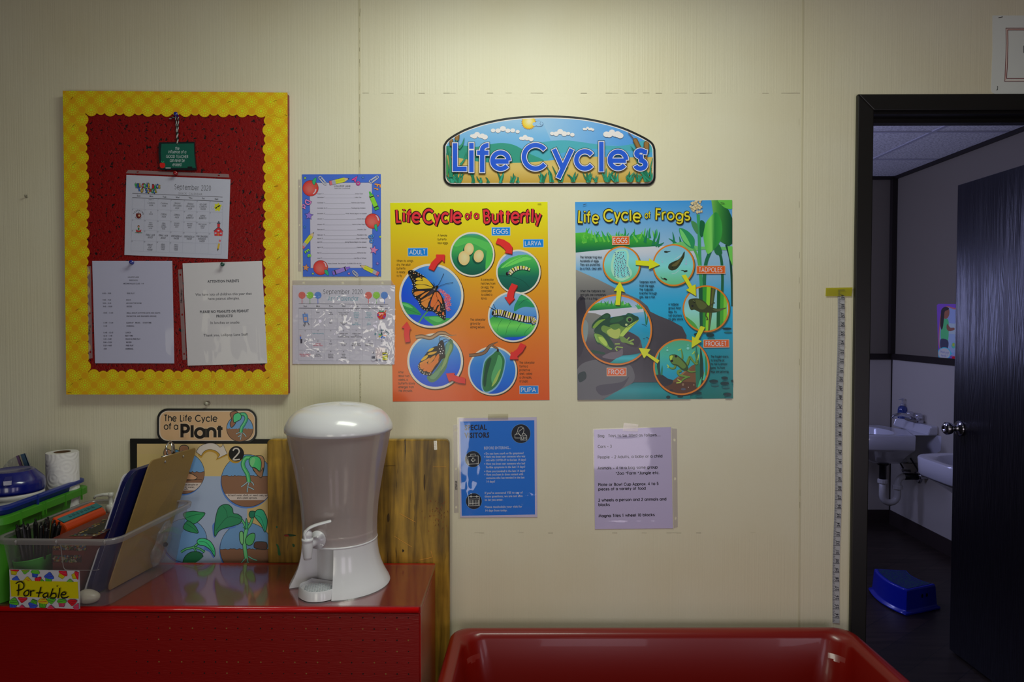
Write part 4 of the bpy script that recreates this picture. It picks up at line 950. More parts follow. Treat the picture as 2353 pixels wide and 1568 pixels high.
boxlabel(A, 'name_label#froglet', 998, 1080, 1192, 1140, 'FROGLET', ORG, OE, WHI, 32, -.5); boxlabel(A, 'name_label#frog', 273, 1291, 422, 1354, 'FROG', ORG, OE, WHI, 33, -.3)
IK = (15, 22, 28)
lines(A, 'caption#1', [('The female frog lays', 75, 469, 164), ('hundreds of eggs.', 75, 497, 144), ('They are protected', 75, 525, 150), ('by a thick, clear jelly.', 75, 554, 166)], 16, IK)
lines(A, 'caption#2', [('Tadpoles hatch', 520, 656, 122), ('from the eggs.', 520, 684, 114), ('The tadpoles', 520, 712, 104), ('breathe through', 520, 740, 131), ('gills, like a fish.', 520, 768, 120)], 16, IK)
lines(A, 'caption#3', [("When the tadpole's tail", 76, 724, 188), ('and gills are completely', 76, 752, 194), ('gone, it is a frog.', 76, 780, 132)], 16, IK)
lines(A, 'caption#4', [('A tadpole', 737, 823, 76), ('grows hind', 737, 851, 91), ('legs. Its', 737, 879, 62), ('tail shortens.', 737, 907, 105), ('Its gills shrink.', 737, 934, 115)], 16, IK)
lines(A, 'caption#5', [('The froglet starts', 1055, 1215, 132), ('to breathe air.', 1055, 1243, 107), ('Its tail is almost', 1055, 1271, 124), ('gone. Its front', 1055, 1299, 108), ('legs are growing.', 1055, 1327, 137)], 16, IK)
OR = (208, 120, 28)
# eggs
P = picture(A, 'picture#eggs', 385, 520, 136, 11, OR, (50, 70, 50))
A.grad('picture#eggs', P, [(385, (130, 180, 205)), (500, (105, 180, 175)), (650, (85, 165, 110))], n=8)
A.smooth('picture#eggs', [(360, 405), (420, 405), (440, 450), (435, 520), (462, 570), (450, 610), (385, 640), (330, 610), (305, 550), (310, 490), (330, 430)], (150, 200, 170)); A.smooth('picture#eggs', [(365, 420), (415, 418), (425, 460), (422, 520), (445, 575), (430, 600), (385, 620), (345, 595), (325, 545), (328, 490), (345, 445)], (115, 195, 190))
for i in range(60):
    y = 432+(i//5)*15+rn.uniform(-6, 6); hw = 26+(y-430)*.14; x = 378+(y-520)*.1+hw*((i % 5)-2)/2+rn.uniform(-7, 7)
    A.ell('picture#eggs', x+2, y+2, 7, 8, (150, 205, 205), n=8); A.ell('picture#eggs', x, y, 2.6, 6, (22, 45, 70), rn.uniform(-50, 50), n=8)
# tadpoles
P = picture(A, 'picture#tadpoles', 775, 522, 152, 11, OR, (50, 70, 50))
A.grad('picture#tadpoles', P, [(370, (125, 180, 205)), (520, (110, 185, 185)), (680, (85, 165, 110))], n=8)
for q in ([(780, 480), (810, 460), (838, 440)], [(760, 588), (790, 580), (812, 560)], [(800, 470), (830, 450)]): A.line('picture#tadpoles', spline(q, 4), 4, (175, 210, 215))
A.smooth('picture#tadpoles', [(735, 545), (742, 515), (775, 495), (810, 480), (835, 455), (850, 425), (858, 422), (855, 460), (840, 490), (820, 525), (795, 552), (760, 562)], (45, 50, 30)); A.smooth('picture#tadpoles', [(760, 525), (800, 495), (835, 465), (815, 505), (790, 530)], (85, 80, 45)); A.ell('picture#tadpoles', 765, 540, 5, 4, (20, 25, 20))
for x, y, a, f in ((728, 423, 5, 1), (855, 568, -15, -1), (703, 627, 30, -1)): A.ell('picture#tadpoles', x-10*f*(1), y, 15, 7, (35, 40, 28), a); A.line('picture#tadpoles', [(x-5*f, y), (x+12*f, y-2-4*(a < 0)), (x+26*f, y-6+(12 if a == 30 else 0)*-1)], [8, 6, 2], (35, 40, 28))
for x, y, r in ((690, 498, 6), (688, 484, 4), (868, 512, 9), (870, 492, 6), (868, 482, 4)): A.ell('picture#tadpoles', x, y, r, r, (165, 205, 225), n=12)
# hind legs
A.T = TG; P = picture(A, 'picture#hind_legs', 738, 392, 292, 20, OR, (50, 70, 50))
A.grad('picture#hind_legs', P, [(100, (150, 185, 215)), (350, (130, 190, 195)), (680, (110, 180, 120))], n=8)
for x0, x1, x2, x3, cs in ((640, 800, 660, 765, ((20, 75, 50), (45, 130, 40), (120, 185, 40))), (800, 870, 762, 780, ((60, 60, 30), (85, 90, 40), (55, 75, 40))), (880, 1010, 870, 1000, ((15, 80, 35), (60, 145, 40), (110, 180, 50)))):
    for k, c in enumerate(cs):
        a, b = k/3, (k+1)/3; A.poly('picture#hind_legs', [(x0+(x1-x0)*a, 80), (x0+(x1-x0)*b, 80), (x2+(x3-x2)*b, 700), (x2+(x3-x2)*a, 700)], c)
A.smooth('picture#hind_legs', [(470, 500), (520, 520), (600, 590), (640, 680), (540, 660)], (70, 145, 55))
A.smooth('picture#hind_legs', [(512, 290), (550, 262), (650, 262), (720, 300), (780, 360), (880, 390), (1000, 378), (930, 415), (850, 440), (720, 440), (650, 432), (590, 405), (545, 408), (520, 360)], (50, 58, 28)); A.smooth('picture#hind_legs', [(600, 280), (680, 290), (750, 350), (700, 400), (640, 380)], (75, 85, 40)); A.smooth('picture#hind_legs', [(820, 400), (900, 395), (990, 382), (900, 425)], (75, 85, 50))
for q in ([(760, 370), (800, 345), (830, 320), (850, 318)], [(820, 325), (840, 308)], [(740, 440), (735, 480), (752, 510), (745, 540)], [(752, 510), (762, 535)]): A.line('picture#hind_legs', spline(q, 4), 16 if len(q) > 2 else 9, (55, 62, 32))
A.ell('picture#hind_legs', 585, 300, 18, 14, (20, 24, 18), 30); A.ell('picture#hind_legs', 562, 355, 14, 13, (22, 25, 30)); A.ell('picture#hind_legs', 582, 292, 16, 6, (90, 100, 55), 25)
# froglet
P = picture(A, 'picture#froglet', 420, 1138, 352, 21, OR, (30, 40, 35))
A.grad('picture#froglet', P, [(790, (70, 150, 110)), (1000, (60, 160, 140)), (1200, (20, 140, 165)), (1480, (10, 120, 150))], n=8)
A.smooth('picture#froglet', [(640, 1100), (560, 1120), (480, 1190), (380, 1260), (300, 1320), (180, 1390), (260, 1520), (560, 1520), (700, 1400), (700, 1150)], (105, 72, 42)); A.smooth('picture#froglet', [(600, 1130), (520, 1170), (400, 1270), (360, 1290), (450, 1200)], (135, 100, 60))
A.smooth('picture#froglet', [(300, 1340), (200, 1390), (200, 1440), (420, 1500), (600, 1440), (620, 1350), (480, 1330)], (78, 50, 32))
A.smooth('picture#froglet', [(70, 1240), (160, 1235), (250, 1290), (312, 1310), (290, 1360), (200, 1385), (110, 1330)], (38, 40, 44))
for q, w, c in (([(135, 1240), (125, 1120), (140, 950)], 40, (10, 60, 50)), ([(110, 1240), (95, 1150), (85, 1100)], 26, (40, 140, 100)), ([(165, 1245), (170, 1180), (175, 1120)], 22, (30, 110, 75)), ([(640, 1400), (630, 1150), (610, 880)], 62, (30, 105, 80)), ([(680, 1380), (680, 1100), (665, 880)], 44, (10, 55, 40)), ([(740, 1250), (740, 1100), (725, 960)], 24, (40, 120, 50)), ([(640, 1410), (660, 1340), (680, 1270)], 26, (60, 170, 120)), ([(700, 1310), (712, 1260), (715, 1200)], 20, (70, 180, 130))): A.line('picture#froglet', spline(q, 5), [w]*6+[w*.9, w*.7, w*.5, w*.3, w*.2], c)
FG, FD = (95, 130, 50), (45, 70, 30)
for q, w in (([(340, 1110), (330, 1150), (290, 1155), (255, 1130)], 34), ([(420, 1060), (432, 1010), (425, 950), (415, 910)], 30), ([(420, 1180), (375, 1200), (395, 1240), (470, 1260), (530, 1268)], 44), ([(500, 1265), (440, 1300), (410, 1340)], 28), ([(490, 1110), (510, 1050), (530, 1010), (560, 1050), (610, 1100), (630, 1050)], 44), ([(625, 1105), (600, 1000), (585, 930)], 22), ([(480, 1170), (540, 1200), (605, 1195)], 30)):
    P2 = spline(q, 5); ws = [w*(1-.6*i/(len(P2)-1)) for i in range(len(P2))]; A.line('picture#froglet', [p+Vector((3, 6)) for p in P2], ws, FD); A.line('picture#froglet', P2, [v*.8 for v in ws], FG)
A.smooth('picture#froglet', [(265, 1000), (300, 980), (360, 985), (420, 1030), (480, 1090), (510, 1150), (490, 1190), (430, 1180), (370, 1130), (310, 1110), (272, 1060)], FD); A.smooth('picture#froglet', [(275, 1005), (310, 990), (360, 1000), (430, 1060), (480, 1130), (440, 1160), (370, 1110), (300, 1090)], (85, 115, 48)); A.smooth('picture#froglet', [(268, 1010), (290, 990), (310, 1000), (285, 1060)], (160, 190, 60))
for x, y in ((350, 1003), (298, 1062)): A.ell('picture#froglet', x, y, 17, 15, (15, 18, 15))
for q in ([(255, 1130), (235, 1110)], [(255, 1130), (245, 1152)], [(415, 910), (375, 925)], [(415, 910), (412, 905)], [(410, 1340), (355, 1345)], [(420, 1330), (370, 1300)], [(590, 940), (560, 975)], [(630, 1050), (640, 980)]): A.line('picture#froglet', q, 12, (165, 190, 70))
for x, y, a, b, c in ((445, 1425, 32, 15, (75, 78, 90)), (440, 1365, 14, 18, (125, 100, 75)), (290, 1440, 22, 14, (50, 45, 45)), (510, 1400, 6, 5, (190, 170, 150)), (580, 1370, 8, 8, (150, 125, 95))): A.ell('picture#froglet', x, y, a, b, c)
for x, y, r in ((240, 925, 15), (238, 890, 7), (505, 900, 20), (505, 860, 9)): A.ball('picture#froglet', x, y, r, r, (130, 200, 195), (90, 165, 140), off=(-.3, -.3))
# frog
A.T = TF; P = picture(A, 'picture#frog', 680, 770, 622, 32, OR, (30, 32, 30))
A.grad('picture#frog', P, [(150, (130, 165, 215)), (380, (165, 185, 200)), (560, (70, 150, 190)), (800, (0, 130, 160)), (1400, (0, 120, 120))], n=12)
A.poly('picture#frog', [(60, 420), (560, 400), (960, 372), (1200, 390), (1200, 440), (900, 480), (700, 530), (300, 560), (60, 560)], (180, 182, 190))
A.grad('picture#frog', [(150, 430), (250, 330), (350, 280), (450, 290), (560, 300), (620, 330), (760, 320), (900, 300), (960, 360), (900, 370), (600, 395), (300, 420)], [(270, (85, 165, 60)), (350, (40, 130, 55)), (430, (15, 90, 60))], n=6)
for i in range(26):
    x = rn.uniform(330, 920); blade(A, 'picture#frog', x, 330, x+rn.uniform(-40, 40), rn.uniform(225, 290), 34, rn.choice(((60, 150, 60), (35, 125, 60), (90, 170, 70))), None, .05)
for x, x1, y1 in ((1080, 1010, 320), (1080, 1040, 295), (1100, 1075, 310), (1130, 1110, 340)): blade(A, 'picture#frog', x, 390, x1, y1, 40, (60, 150, 85), None, .03)
A.line('picture#frog', spline([(1170, 400), (1195, 520), (1210, 680)], 5), 22, (20, 110, 75)); A.line('picture#frog', spline([(1240, 480), (1230, 600), (1215, 680)], 5), 16, (15, 95, 65)); A.line('picture#frog', [(1130, 670), (1180, 680), (1220, 710)], 12, (15, 85, 105))
for x, y in ((1170, 930), (1225, 908), (1250, 930)): A.ell('picture#frog', x, y, 18, 7, (10, 60, 75))
A.grad('picture#frog', [(60, 470), (170, 462), (300, 475), (420, 520), (600, 700), (880, 790), (1000, 850), (1080, 900), (1110, 960), (1140, 1090), (1130, 1180), (900, 1225), (780, 1230), (640, 1310), (560, 1360), (500, 1400), (60, 1400)], [(460, (112, 112, 105)), (800, (95, 100, 96)), (1000, (66, 62, 66)), (1350, (48, 44, 50))], n=10)
A.smooth('picture#frog', [(110, 590), (165, 680), (150, 900), (110, 1000), (60, 900), (60, 700)], (110, 125, 122)); A.smooth('picture#frog', [(700, 820), (880, 800), (1060, 900), (1100, 1000), (1020, 1090), (820, 1010)], (50, 46, 50)); A.smooth('picture#frog', [(780, 1110), (785, 1220), (700, 1270), (600, 1300), (420, 1260), (560, 1180), (700, 1160)], (92, 85, 90)); A.smooth('picture#frog', [(230, 1130), (330, 1150), (460, 1180), (450, 1215), (330, 1200), (240, 1190)], (15, 62, 40))
A.grad('picture#frog', [(560, 1365), (660, 1290), (800, 1232), (960, 1222), (1130, 1185), (1200, 1100), (1200, 1400)], [(1180, (10, 115, 120)), (1280, (50, 155, 165)), (1380, (5, 120, 110))])
D1, D2, D3, D4 = (22, 62, 40), (48, 92, 42), (105, 140, 48), (150, 178, 70)
A.smooth('picture#frog', [(235, 745), (235, 690), (270, 630), (350, 560), (430, 500), (500, 470), (560, 495), (560, 560), (480, 600), (400, 660), (300, 730)], D1); A.smooth('picture#frog', [(245, 730), (290, 660), (360, 600), (440, 580), (470, 590), (380, 660), (290, 735)], D3); A.smooth('picture#frog', [(420, 530), (500, 490), (540, 520), (480, 570)], (30, 75, 45))
A.smooth('picture#frog', [(270, 790), (330, 700), (450, 600), (600, 545), (760, 515), (850, 500), (880, 470), (950, 480), (1000, 510), (1060, 535), (1075, 570), (1060, 610), (980, 690), (880, 800), (800, 890), (720, 935), (620, 930), (480, 890), (330, 850)], D1)
A.smooth('picture#frog', [(400, 760), (440, 690), (560, 720), (700, 660), (760, 700), (860, 720), (1060, 600), (980, 690), (870, 800), (790, 890), (690, 935), (600, 915), (480, 850)], (92, 125, 48)); A.smooth('picture#frog', [(500, 800), (600, 740), (740, 760), (720, 900), (640, 925), (560, 890)], (150, 165, 75)); A.smooth('picture#frog', [(740, 860), (860, 720), (1065, 590), (1050, 625), (960, 710), (850, 830), (780, 900)], D4)
A.line('picture#frog', spline([(860, 730), (960, 680), (1062, 592)], 5), 7, (35, 62, 28)); A.smooth('picture#frog', [(550, 700), (640, 665), (720, 665), (745, 720), (640, 770)], (70, 110, 45)); A.smooth('picture#frog', [(600, 560), (760, 530), (800, 570), (700, 630), (560, 640)], (32, 82, 48))
A.smooth('picture#frog', [(850, 500), (880, 470), (930, 478), (960, 505), (900, 520)], (25, 80, 60)); A.ell('picture#frog', 905, 585, 58, 52, (75, 125, 70)); A.ell('picture#frog', 910, 588, 40, 40, (120, 140, 90)); A.ball('picture#frog', 912, 590, 34, 34, (50, 50, 58), (8, 8, 10), off=(-.3, -.4)); A.ell('picture#frog', 852, 680, 30, 26, (40, 70, 35)); A.ell('picture#frog', 852, 678, 22, 20, (165, 178, 120))
A.smooth('picture#frog', [(740, 900), (790, 890), (850, 930), (900, 970), (960, 990), (990, 1040), (920, 1030), (840, 1005), (760, 985)], (95, 125, 55))
for q in ([(860, 950), (885, 930), (908, 902)], [(900, 985), (950, 960), (990, 945)], [(920, 1010), (980, 1030)], [(645, 1025), (735, 1022)], [(650, 1110), (680, 1075), (790, 1090)], [(650, 1100), (690, 1152)]): A.line('picture#frog', q, 22, (125, 150, 70))
A.smooth('picture#frog', [(265, 850), (300, 825), (370, 850), (400, 820), (450, 815), (520, 870), (590, 970), (635, 1050), (620, 1120), (570, 1135), (500, 1110), (400, 1040), (330, 1020), (290, 940)], D1); A.smooth('picture#frog', [(275, 850), (320, 840), (420, 880), (500, 980), (540, 1070), (600, 1110), (560, 1128), (480, 1080), (380, 1010), (310, 960)], D3); A.smooth('picture#frog', [(350, 900), (430, 910), (500, 1000), (490, 1060), (400, 990)], D4); A.smooth('picture#frog', [(275, 860), (310, 850), (330, 920), (350, 1000), (310, 960)], (110, 150, 70))
A.cp = None
# yellow arrows
A.top()
YL, YS = (200, 205, 30), (60, 70, 35)
A.T = T3
for i, q in enumerate(([(490, 487), (590, 492), (592, 472), (670, 520), (588, 553), (590, 530), (490, 520)], [(834, 600), (864, 592), (912, 678), (938, 665), (942, 754), (866, 708), (890, 694)], [(976, 978), (1010, 988), (960, 1080), (985, 1092), (908, 1142), (912, 1055), (934, 1066)], [(512, 1142), (600, 1152), (580, 1182), (668, 1236), (652, 1258), (572, 1198), (552, 1220)], [(372, 642), (410, 724), (382, 716), (372, 822), (338, 820), (348, 714), (326, 716)])):
    fat_arrow(A, 'arrow#%d' % i, q, YL, YS, (3, 5))
A.line('staple', [(96, 72), (122, 64)], 4, (50, 50, 50)); A.line('staple#2', [(1125, 56), (1155, 59)], 4, (40, 50, 40))
A.build(fp)
# ------------------------------------------------------------------ clear page protectors
from mathutils import noise as mnoise
CLR = clear_mat('clear_sleeve', (.99, .99, .995), gloss=.06, milky=.015, rough=.05)
STRIP = clear_mat('milky_binding_strip', (.9, .88, .9), gloss=.05, milky=.42, rough=.15, milk_col=(.78, .74, .78))
def sleeve(name, Q, y, parent, amp=.0015, sc=14.0, nu=40, nv=52, seed=0, stretch=(1, 1), zone=None, mat=None):
    """thin wrinkled clear film over the quad Q (photo pixels on plane y), standing off towards the room"""
    f = quad(*Q); bm = B(); G = []
    for j in range(nv+1):
        row = []
        for i in range(nu+1):
            u, v = i/nu, j/nv; p = W(*f(u, v), y)
            e = min(1, 8*min(u, 1-u, v, 1-v))
            a = amp*e*(zone(u, v) if zone else 1)
            q = Vector((p.x*sc*stretch[0]+seed, p.z*sc*stretch[1], seed*1.7))
            h = 1-abs(mnoise.noise(q))*1.8+.5*(1-abs(mnoise.noise(q*2.3+Vector((5, 3, 1))))*1.8)
            row.append(bm.verts.new(p+Vector((0, -a*(h+.4), 0))))
        G.append(row)
    for j in range(nv):
        for i in range(nu): bm.faces.new((G[j][i], G[j][i+1], G[j+1][i+1], G[j+1][i]))
    return obj(name, bm, mat or CLR, parent, smooth=True)
def strip(name, Q, y, parent, holes, mat=None, notch=.0):
    """binding strip of a page protector: quad Q with round holes at the given (u, v, ru, rv), cut through as a ring-faced plate"""
    f = quad(*Q); A0 = Q
    # plate made of cells round each hole, split across the long side
    bm = B()
    def P(u, v): return W(*f(u, v), y)
    L = (W(*A0[0], y)-W(*A0[1], y)).length; Hh = (W(*A0[0], y)-W(*A0[3], y)).length
    horiz = L > Hh
    cuts = [0]
    hs = sorted(holes)
    for k, h in enumerate(hs):
        hw = .5*(Hh if horiz else L)/(L if horiz else Hh)*.9
        cuts += [h-hw, h+hw]
    cuts.append(1)
    def q4(a, b):
        if horiz: return [(a, 0), (b, 0), (b, 1), (a, 1)]
        return [(0, a), (1, a), (1, b), (0, b)]
    for k in range(0, len(cuts)-1):
        a, b = cuts[k], cuts[k+1]; c4 = q4(a, b)
        if k % 2 == 0: bm.faces.new([bm.verts.new(P(*p)) for p in c4])
        else:
            n = 24; cu, cv = ((a+b)/2, .5) if horiz else (.5, (a+b)/2)
            r = .24*(b-a)
            inner, outer = [], []
            for i in range(n):
                t = 2*PI*i/n; du, dv = math.cos(t), math.sin(t); s = 1/max(abs(du), abs(dv))
                if horiz: outer.append((cu+du*s*(b-a)/2, cv+dv*s*.5)); inner.append((cu+du*r*1.3, cv+dv*.22))
                else: outer.append((cu+du*s*.5, cv+dv*s*(b-a)/2)); inner.append((cu+du*.22, cv+dv*r*1.3))
            vo = [bm.verts.new(P(*p)) for p in outer]; vi = [bm.verts.new(P(*p)) for p in inner]
            for i in range(n): bm.faces.new((vo[i], vo[(i+1) % n], vi[(i+1) % n], vi[i]))
    return obj(name, bm, mat or STRIP, parent)
def pin(px, py, y, rgb, label, group=None, tilt=(0, 0)):
    """push pin: point in the board, waisted handle towards the room"""
    p = W(px, py, y)
    t = thing('push_pin', label, 'push pin', tuple(p))
    d = Vector((tilt[0], -1, tilt[1])).normalized(); R = d.to_track_quat('Z', 'Y').to_matrix()
    def L(prof, nm, mat):
        bm = lathe(B(), prof, n=20)
        for v in bm.verts: v.co = p+R @ v.co
        obj(nm, bm, mat, t, smooth=True)
    L([(0, .001), (.0052, .001), (.0055, .002), (.0045, .004), (.0034, .007), (.0032, .011), (.0040, .0135), (.0052, .0145), (.0054, .0158), (.0045, .0168), (0, .0170)], 'handle', pmat('pin_plastic_%d' % sum(rgb), rgb, .22, coat=.5))
    L([(.0005, -.006), (.0005, .001)], 'needle', CHROME)
    return t
CHROME = pmat('steel', (190, 190, 195), .25, metal=1)
STAPLE_D = pmat('dark_staple', (60, 58, 45), .35, metal=.8)

# ------------------------------------------------------------------ bulletin board
bb = thing('bulletin_board', 'red bulletin board with scalloped yellow dotted border', 'board', W(405, 905))
YB = -.020
BQ = ((145, 209), (661, 213), (662.5, 907), (153, 907)); BW_, BH_ = 2190.0, 2941.0
bf = quad(*BQ, BW_, BH_)
def cork_mat():
    m, N, K, Bs = new_mat('red_painted_cork'); Bs.inputs['Roughness'].default_value = .42
    tc = N.new('ShaderNodeTexCoord')
    n = N.new('ShaderNodeTexNoise'); n.inputs['Scale'].default_value = 105; n.inputs['Detail'].default_value = 2.5; n.inputs['Distortion'].default_value = .6; K.new(tc.outputs['Object'], n.inputs['Vector'])
    cr = N.new('ShaderNodeValToRGB'); cr.color_ramp.elements[0].position = .628; cr.color_ramp.elements[0].color = (*L3((138, 6, 11)), 1); cr.color_ramp.elements[1].position = .645; cr.color_ramp.elements[1].color = (.006, .004, .006, 1)
    n2 = N.new('ShaderNodeTexNoise'); n2.inputs['Scale'].default_value = 260; n2.inputs['Detail'].default_value = 2; K.new(tc.outputs['Object'], n2.inputs['Vector'])
    ad = N.new('ShaderNodeMath'); ad.operation = 'MULTIPLY_ADD'; ad.inputs[1].default_value = .35; K.new(n2.outputs['Fac'], ad.inputs[0])
    sb = N.new('ShaderNodeMath'); sb.operation = 'MULTIPLY_ADD'; sb.inputs[1].default_value = .80; sb.inputs[2].default_value = -.05; K.new(n.outputs['Fac'], sb.inputs[0]); K.new(sb.outputs[0], ad.inputs[2])
    K.new(ad.outputs[0], cr.inputs[0]); K.new(cr.outputs[0], Bs.inputs['Base Color'])
    b = N.new('ShaderNodeBump'); b.inputs['Strength'].default_value = .7; b.inputs['Distance'].default_value = .003; b.invert = True; K.new(ad.outputs[0], b.inputs['Height']); K.new(b.outputs[0], Bs.inputs['Normal'])
    return m
slab_sheet('cork_panel', [W(*bf(x, y), YB) for x, y in ((10, 10), (BW_-6, 10), (BW_-6, BH_-10), (10, BH_-10))], cork_mat(), bb, -.0008, -YB-.0012)
EB = illum(400, 560, YB)
EB = tuple(v*.82 for v in EB)
BASEC, DOTC, BIGC, DISC, RIMC = (148, 118, 8), (172, 168, 22), (172, 182, 22), (150, 112, 10), (160, 140, 12)
def border(part, org, du, dv, L, sh, z):
    """scalloped card border: u runs along the edge, v inwards; cell size 92"""
    A = Art(lambda u, v: W(*bf(u, v), YB), E=EB, base=z, step=.00002, mat=INK); A.T = lambda u, v: (org[0]+du[0]*u+dv[0]*v, org[1]+du[1]*u+dv[1]*v)
    n = int(L/92)+2; pts = [(L, 0), (0, 0)]
    k0 = -1
    out = []
    for i in range(k0, n+1):
        big = (i+sh) % 2 == 0; cx = i*92+sh*0; r = 60 if big else 46
        a0 = 0
        for t in range(0, 13):
            a = math.radians(155-130*t/12) if big else math.radians(150-120*t/12)
            u, v = cx+r*math.cos(a), 186+r*math.sin(a)
            if 0 <= u <= L: out.append((u, v))
    out.sort(key=lambda p: p[0])
    # keep the outermost curve: walk and take the max where scallops overlap
    res = []
    for u in [L*i/(n*8) for i in range(n*8+1)]:
        best = 190
        for i in range(k0, n+1):
            big = (i+sh) % 2 == 0; r = 60 if big else 46; d = abs(u-i*92)
            if d < r: best = max(best, 186+math.sqrt(r*r-d*d))
        res.append((u, best))
    A.poly(part, [(L, 0), (0, 0)]+[(u, v) for u, v in res], BASEC)
    rows = (0, 92, 184)
    C8 = [(math.cos(2*PI*k/8), math.sin(2*PI*k/8)) for k in range(8)]
    big_p, dot_p, disc_p, rim_p = [], [], [], []
    def dot(L_, cx, cy, r):
        P = [(cx+r*c, cy+r*s) for c, s in C8]
        P = clip_half(clip_half(clip_half(P, 0, -1, 0), -1, 0, 0), 1, 0, L)
        if len(P) > 2: L_.append(P)
    for j, v in enumerate(rows):
        for i in range(0, n+1):
            u = i*92
            if (i+sh+j) % 2 == 0:
                dot(big_p, u, v, 14)
                for k in range(8): dot(dot_p, u+28*math.cos(2*PI*(k+.5)/8), v+28*math.sin(2*PI*(k+.5)/8), 8.5)
                for k in range(14):
                    a = 2*PI*k/14; dot(dot_p, u+47*math.cos(a), v+47*math.sin(a), 6)
            else:
                P = [(u+33*c, v+33*s) for c, s in [(math.cos(2*PI*k/16), math.sin(2*PI*k/16)) for k in range(16)]]
                P = clip_half(clip_half(clip_half(P, 0, -1, 0), -1, 0, 0), 1, 0, L)
                if len(P) > 2: disc_p.append(P)
                for k in range(20): a = 2*PI*k/20; dot(rim_p, u+37*math.cos(a), v+37*math.sin(a), 2.8)
    A.raw(part, disc_p, DISC); A.raw(part, rim_p, DOTC); A.raw(part, dot_p, DOTC); A.raw(part, big_p, BIGC)
    A.build(bb)
border('border_strip#l', (0, 0), (0, 1), (1, 0), BH_, 1, .0008)
border('border_strip#r', (BW_, 0), (0, 1), (-1, 0), BH_, 0, .0008)
border('border_strip#t', (0, 0), (1, 0), (0, 1), BW_, 1, .0014)
border('border_strip#b1', (1435, BH_), (1, 0), (0, -1), BW_-1435, 1, .0014)
border('border_strip#b2', (0, BH_), (1, 0), (0, -1), 1435, 1, .0017)
# staples in the border
rn = random.Random(2)
TBd = crop(130, 190, 4.238); TBe = crop(130, 550, 4.238)
for T_, q in ((TBd, [(1075, 165, 1112, 148), (555, 205, 588, 180), (2112, 182, 2145, 172), (155, 430, 178, 405), (155, 800, 185, 778), (190, 1265, 220, 1242), (1660, 190, 1695, 182), (140, 165, 158, 138), (2225, 310, 2240, 322), (2120, 1010, 2155, 1005), (2125, 1495, 2160, 1480)]), (TBe, [(185, 695, 220, 675), (190, 1005, 222, 988), (215, 1370, 250, 1358), (812, 1367, 850, 1358), (1175, 1368, 1215, 1372), (1855, 1398, 1875, 1362), (2145, 835, 2182, 824), (2135, 440, 2170, 436), (2145, 195, 2178, 168), (135, 1425, 160, 1400), (1535, 1405, 1555, 1370), (1010, 1385, 1045, 1400), (680, 1385, 715, 1395), (110, 1492, 145, 1495), (2045, 1358, 2070, 1342)])):
    for x0, y0, x1, y1 in q:
        a, b = W(*T_(x0, y0), YB-.0019), W(*T_(x1, y1), YB-.0019); bm = B(); tube(bm, [a+Vector((0, .001, 0)), a, b, b+Vector((0, .001, 0))], .00035, 5); obj('staple', bm, STAPLE_D, bb)

# --- little hanging chalkboard plaque with a bakers-twine loop
YP = YB-.0018
hp = thing('hanging_plaque', 'small green chalkboard plaque hanging by striped twine', 'ornament', W(410, 392, YP))
PLQ = [(1008, 588), (1350, 582), (1352, 700), (1362, 790), (1370, 852), (1330, 858), (1020, 852), (1012, 790), (1003, 680)]
slab_sheet('plaque', [W(*TBd(*p), YP) for p in PLQ], pmat('dark_wood_frame', (18, 34, 40), .4), hp, YP, .006)
A = Art(onwall(TBd, YP-.006), E=EB, base=.0002, mat=INK)
A.poly('chalk_face', [(1022, 596), (1338, 592), (1341, 700), (1350, 790), (1356, 830), (1024, 832), (1022, 790), (1014, 680)], (8, 52, 40))
for t, y, w, f in (('the', 655, 42, 'geo'), ('influence of a', 688, 176, 'geo'), ('GOOD TEACHER', 733, 218, 'geo'), ('can never be', 772, 146, 'geo'), ('erased.', 812, 92, 'geo')):
    A.text('lettering', t, 1176, y, 26 if t.isupper() else 30, (176, 182, 180), f, 'c', w, .5, wt=.11, shear=0 if t.isupper() else .15)
A.smooth('apple', [(1030, 782), (1012, 782), (1004, 800), (1012, 826), (1030, 834), (1048, 828), (1058, 806), (1050, 784)], (125, 18, 14)); A.poly('apple', [(1030, 780), (1016, 762), (1024, 764), (1032, 776), (1048, 764), (1046, 774)], (20, 110, 70))
A.rect('chalk_stick', 1062, 828, 1112, 836, (190, 190, 190)); A.rect('eraser', 1276, 818, 1322, 838, (12, 12, 14)); A.build(hp)
TW = pmat('white_twine', (190, 190, 190), .9); TW2 = pmat('dark_green_twine', (20, 48, 42), .9)
def twine(pts):
    P = [W(*TBd(x, y), YP-.003-d) for x, y, d in pts]; P = spline(P, 10); n = len(P)
    for k, mt in ((0, TW), (1, TW2)):
        Q = []
        for i, p in enumerate(P):
            a = i*.75+k*PI; d = (P[min(i+1, n-1)]-P[max(i-1, 0)]).normalized(); u = d.cross(Vector((0, 1, 0))).normalized(); w = d.cross(u)
            Q.append(p+(u*math.cos(a)+w*math.sin(a))*.0011)
        obj('twine_strand', tube(B(), Q, .0011, 6), mt, hp, smooth=True)
twine([(1160, 335, .002), (1166, 400, 0), (1170, 470, 0), (1174, 540, 0), (1178, 600, .004)]); twine([(1186, 335, .002), (1184, 400, 0), (1180, 470, 0), (1178, 540, 0), (1182, 600, .004)]); twine([(1100, 355, .001), (1135, 338, .001), (1165, 330, .002)])
pin(405.5, 266, YP-.001, (18, 28, 130), 'blue push pin holding the striped twine of the small chalkboard plaque', tilt=(.35, .05))

# --- pages in sleeves
def page(name, label, cat, Q, y, t=.0004, mat=PAPER):
    th = thing(name, label, cat, W(*[(Q[2][i]+Q[3][i])/2 for i in (0, 1)], y)); 
    slab_sheet('sheet', [W(*p, y) for p in Q], mat, th, y, t); return th
IKB = (35, 35, 38)
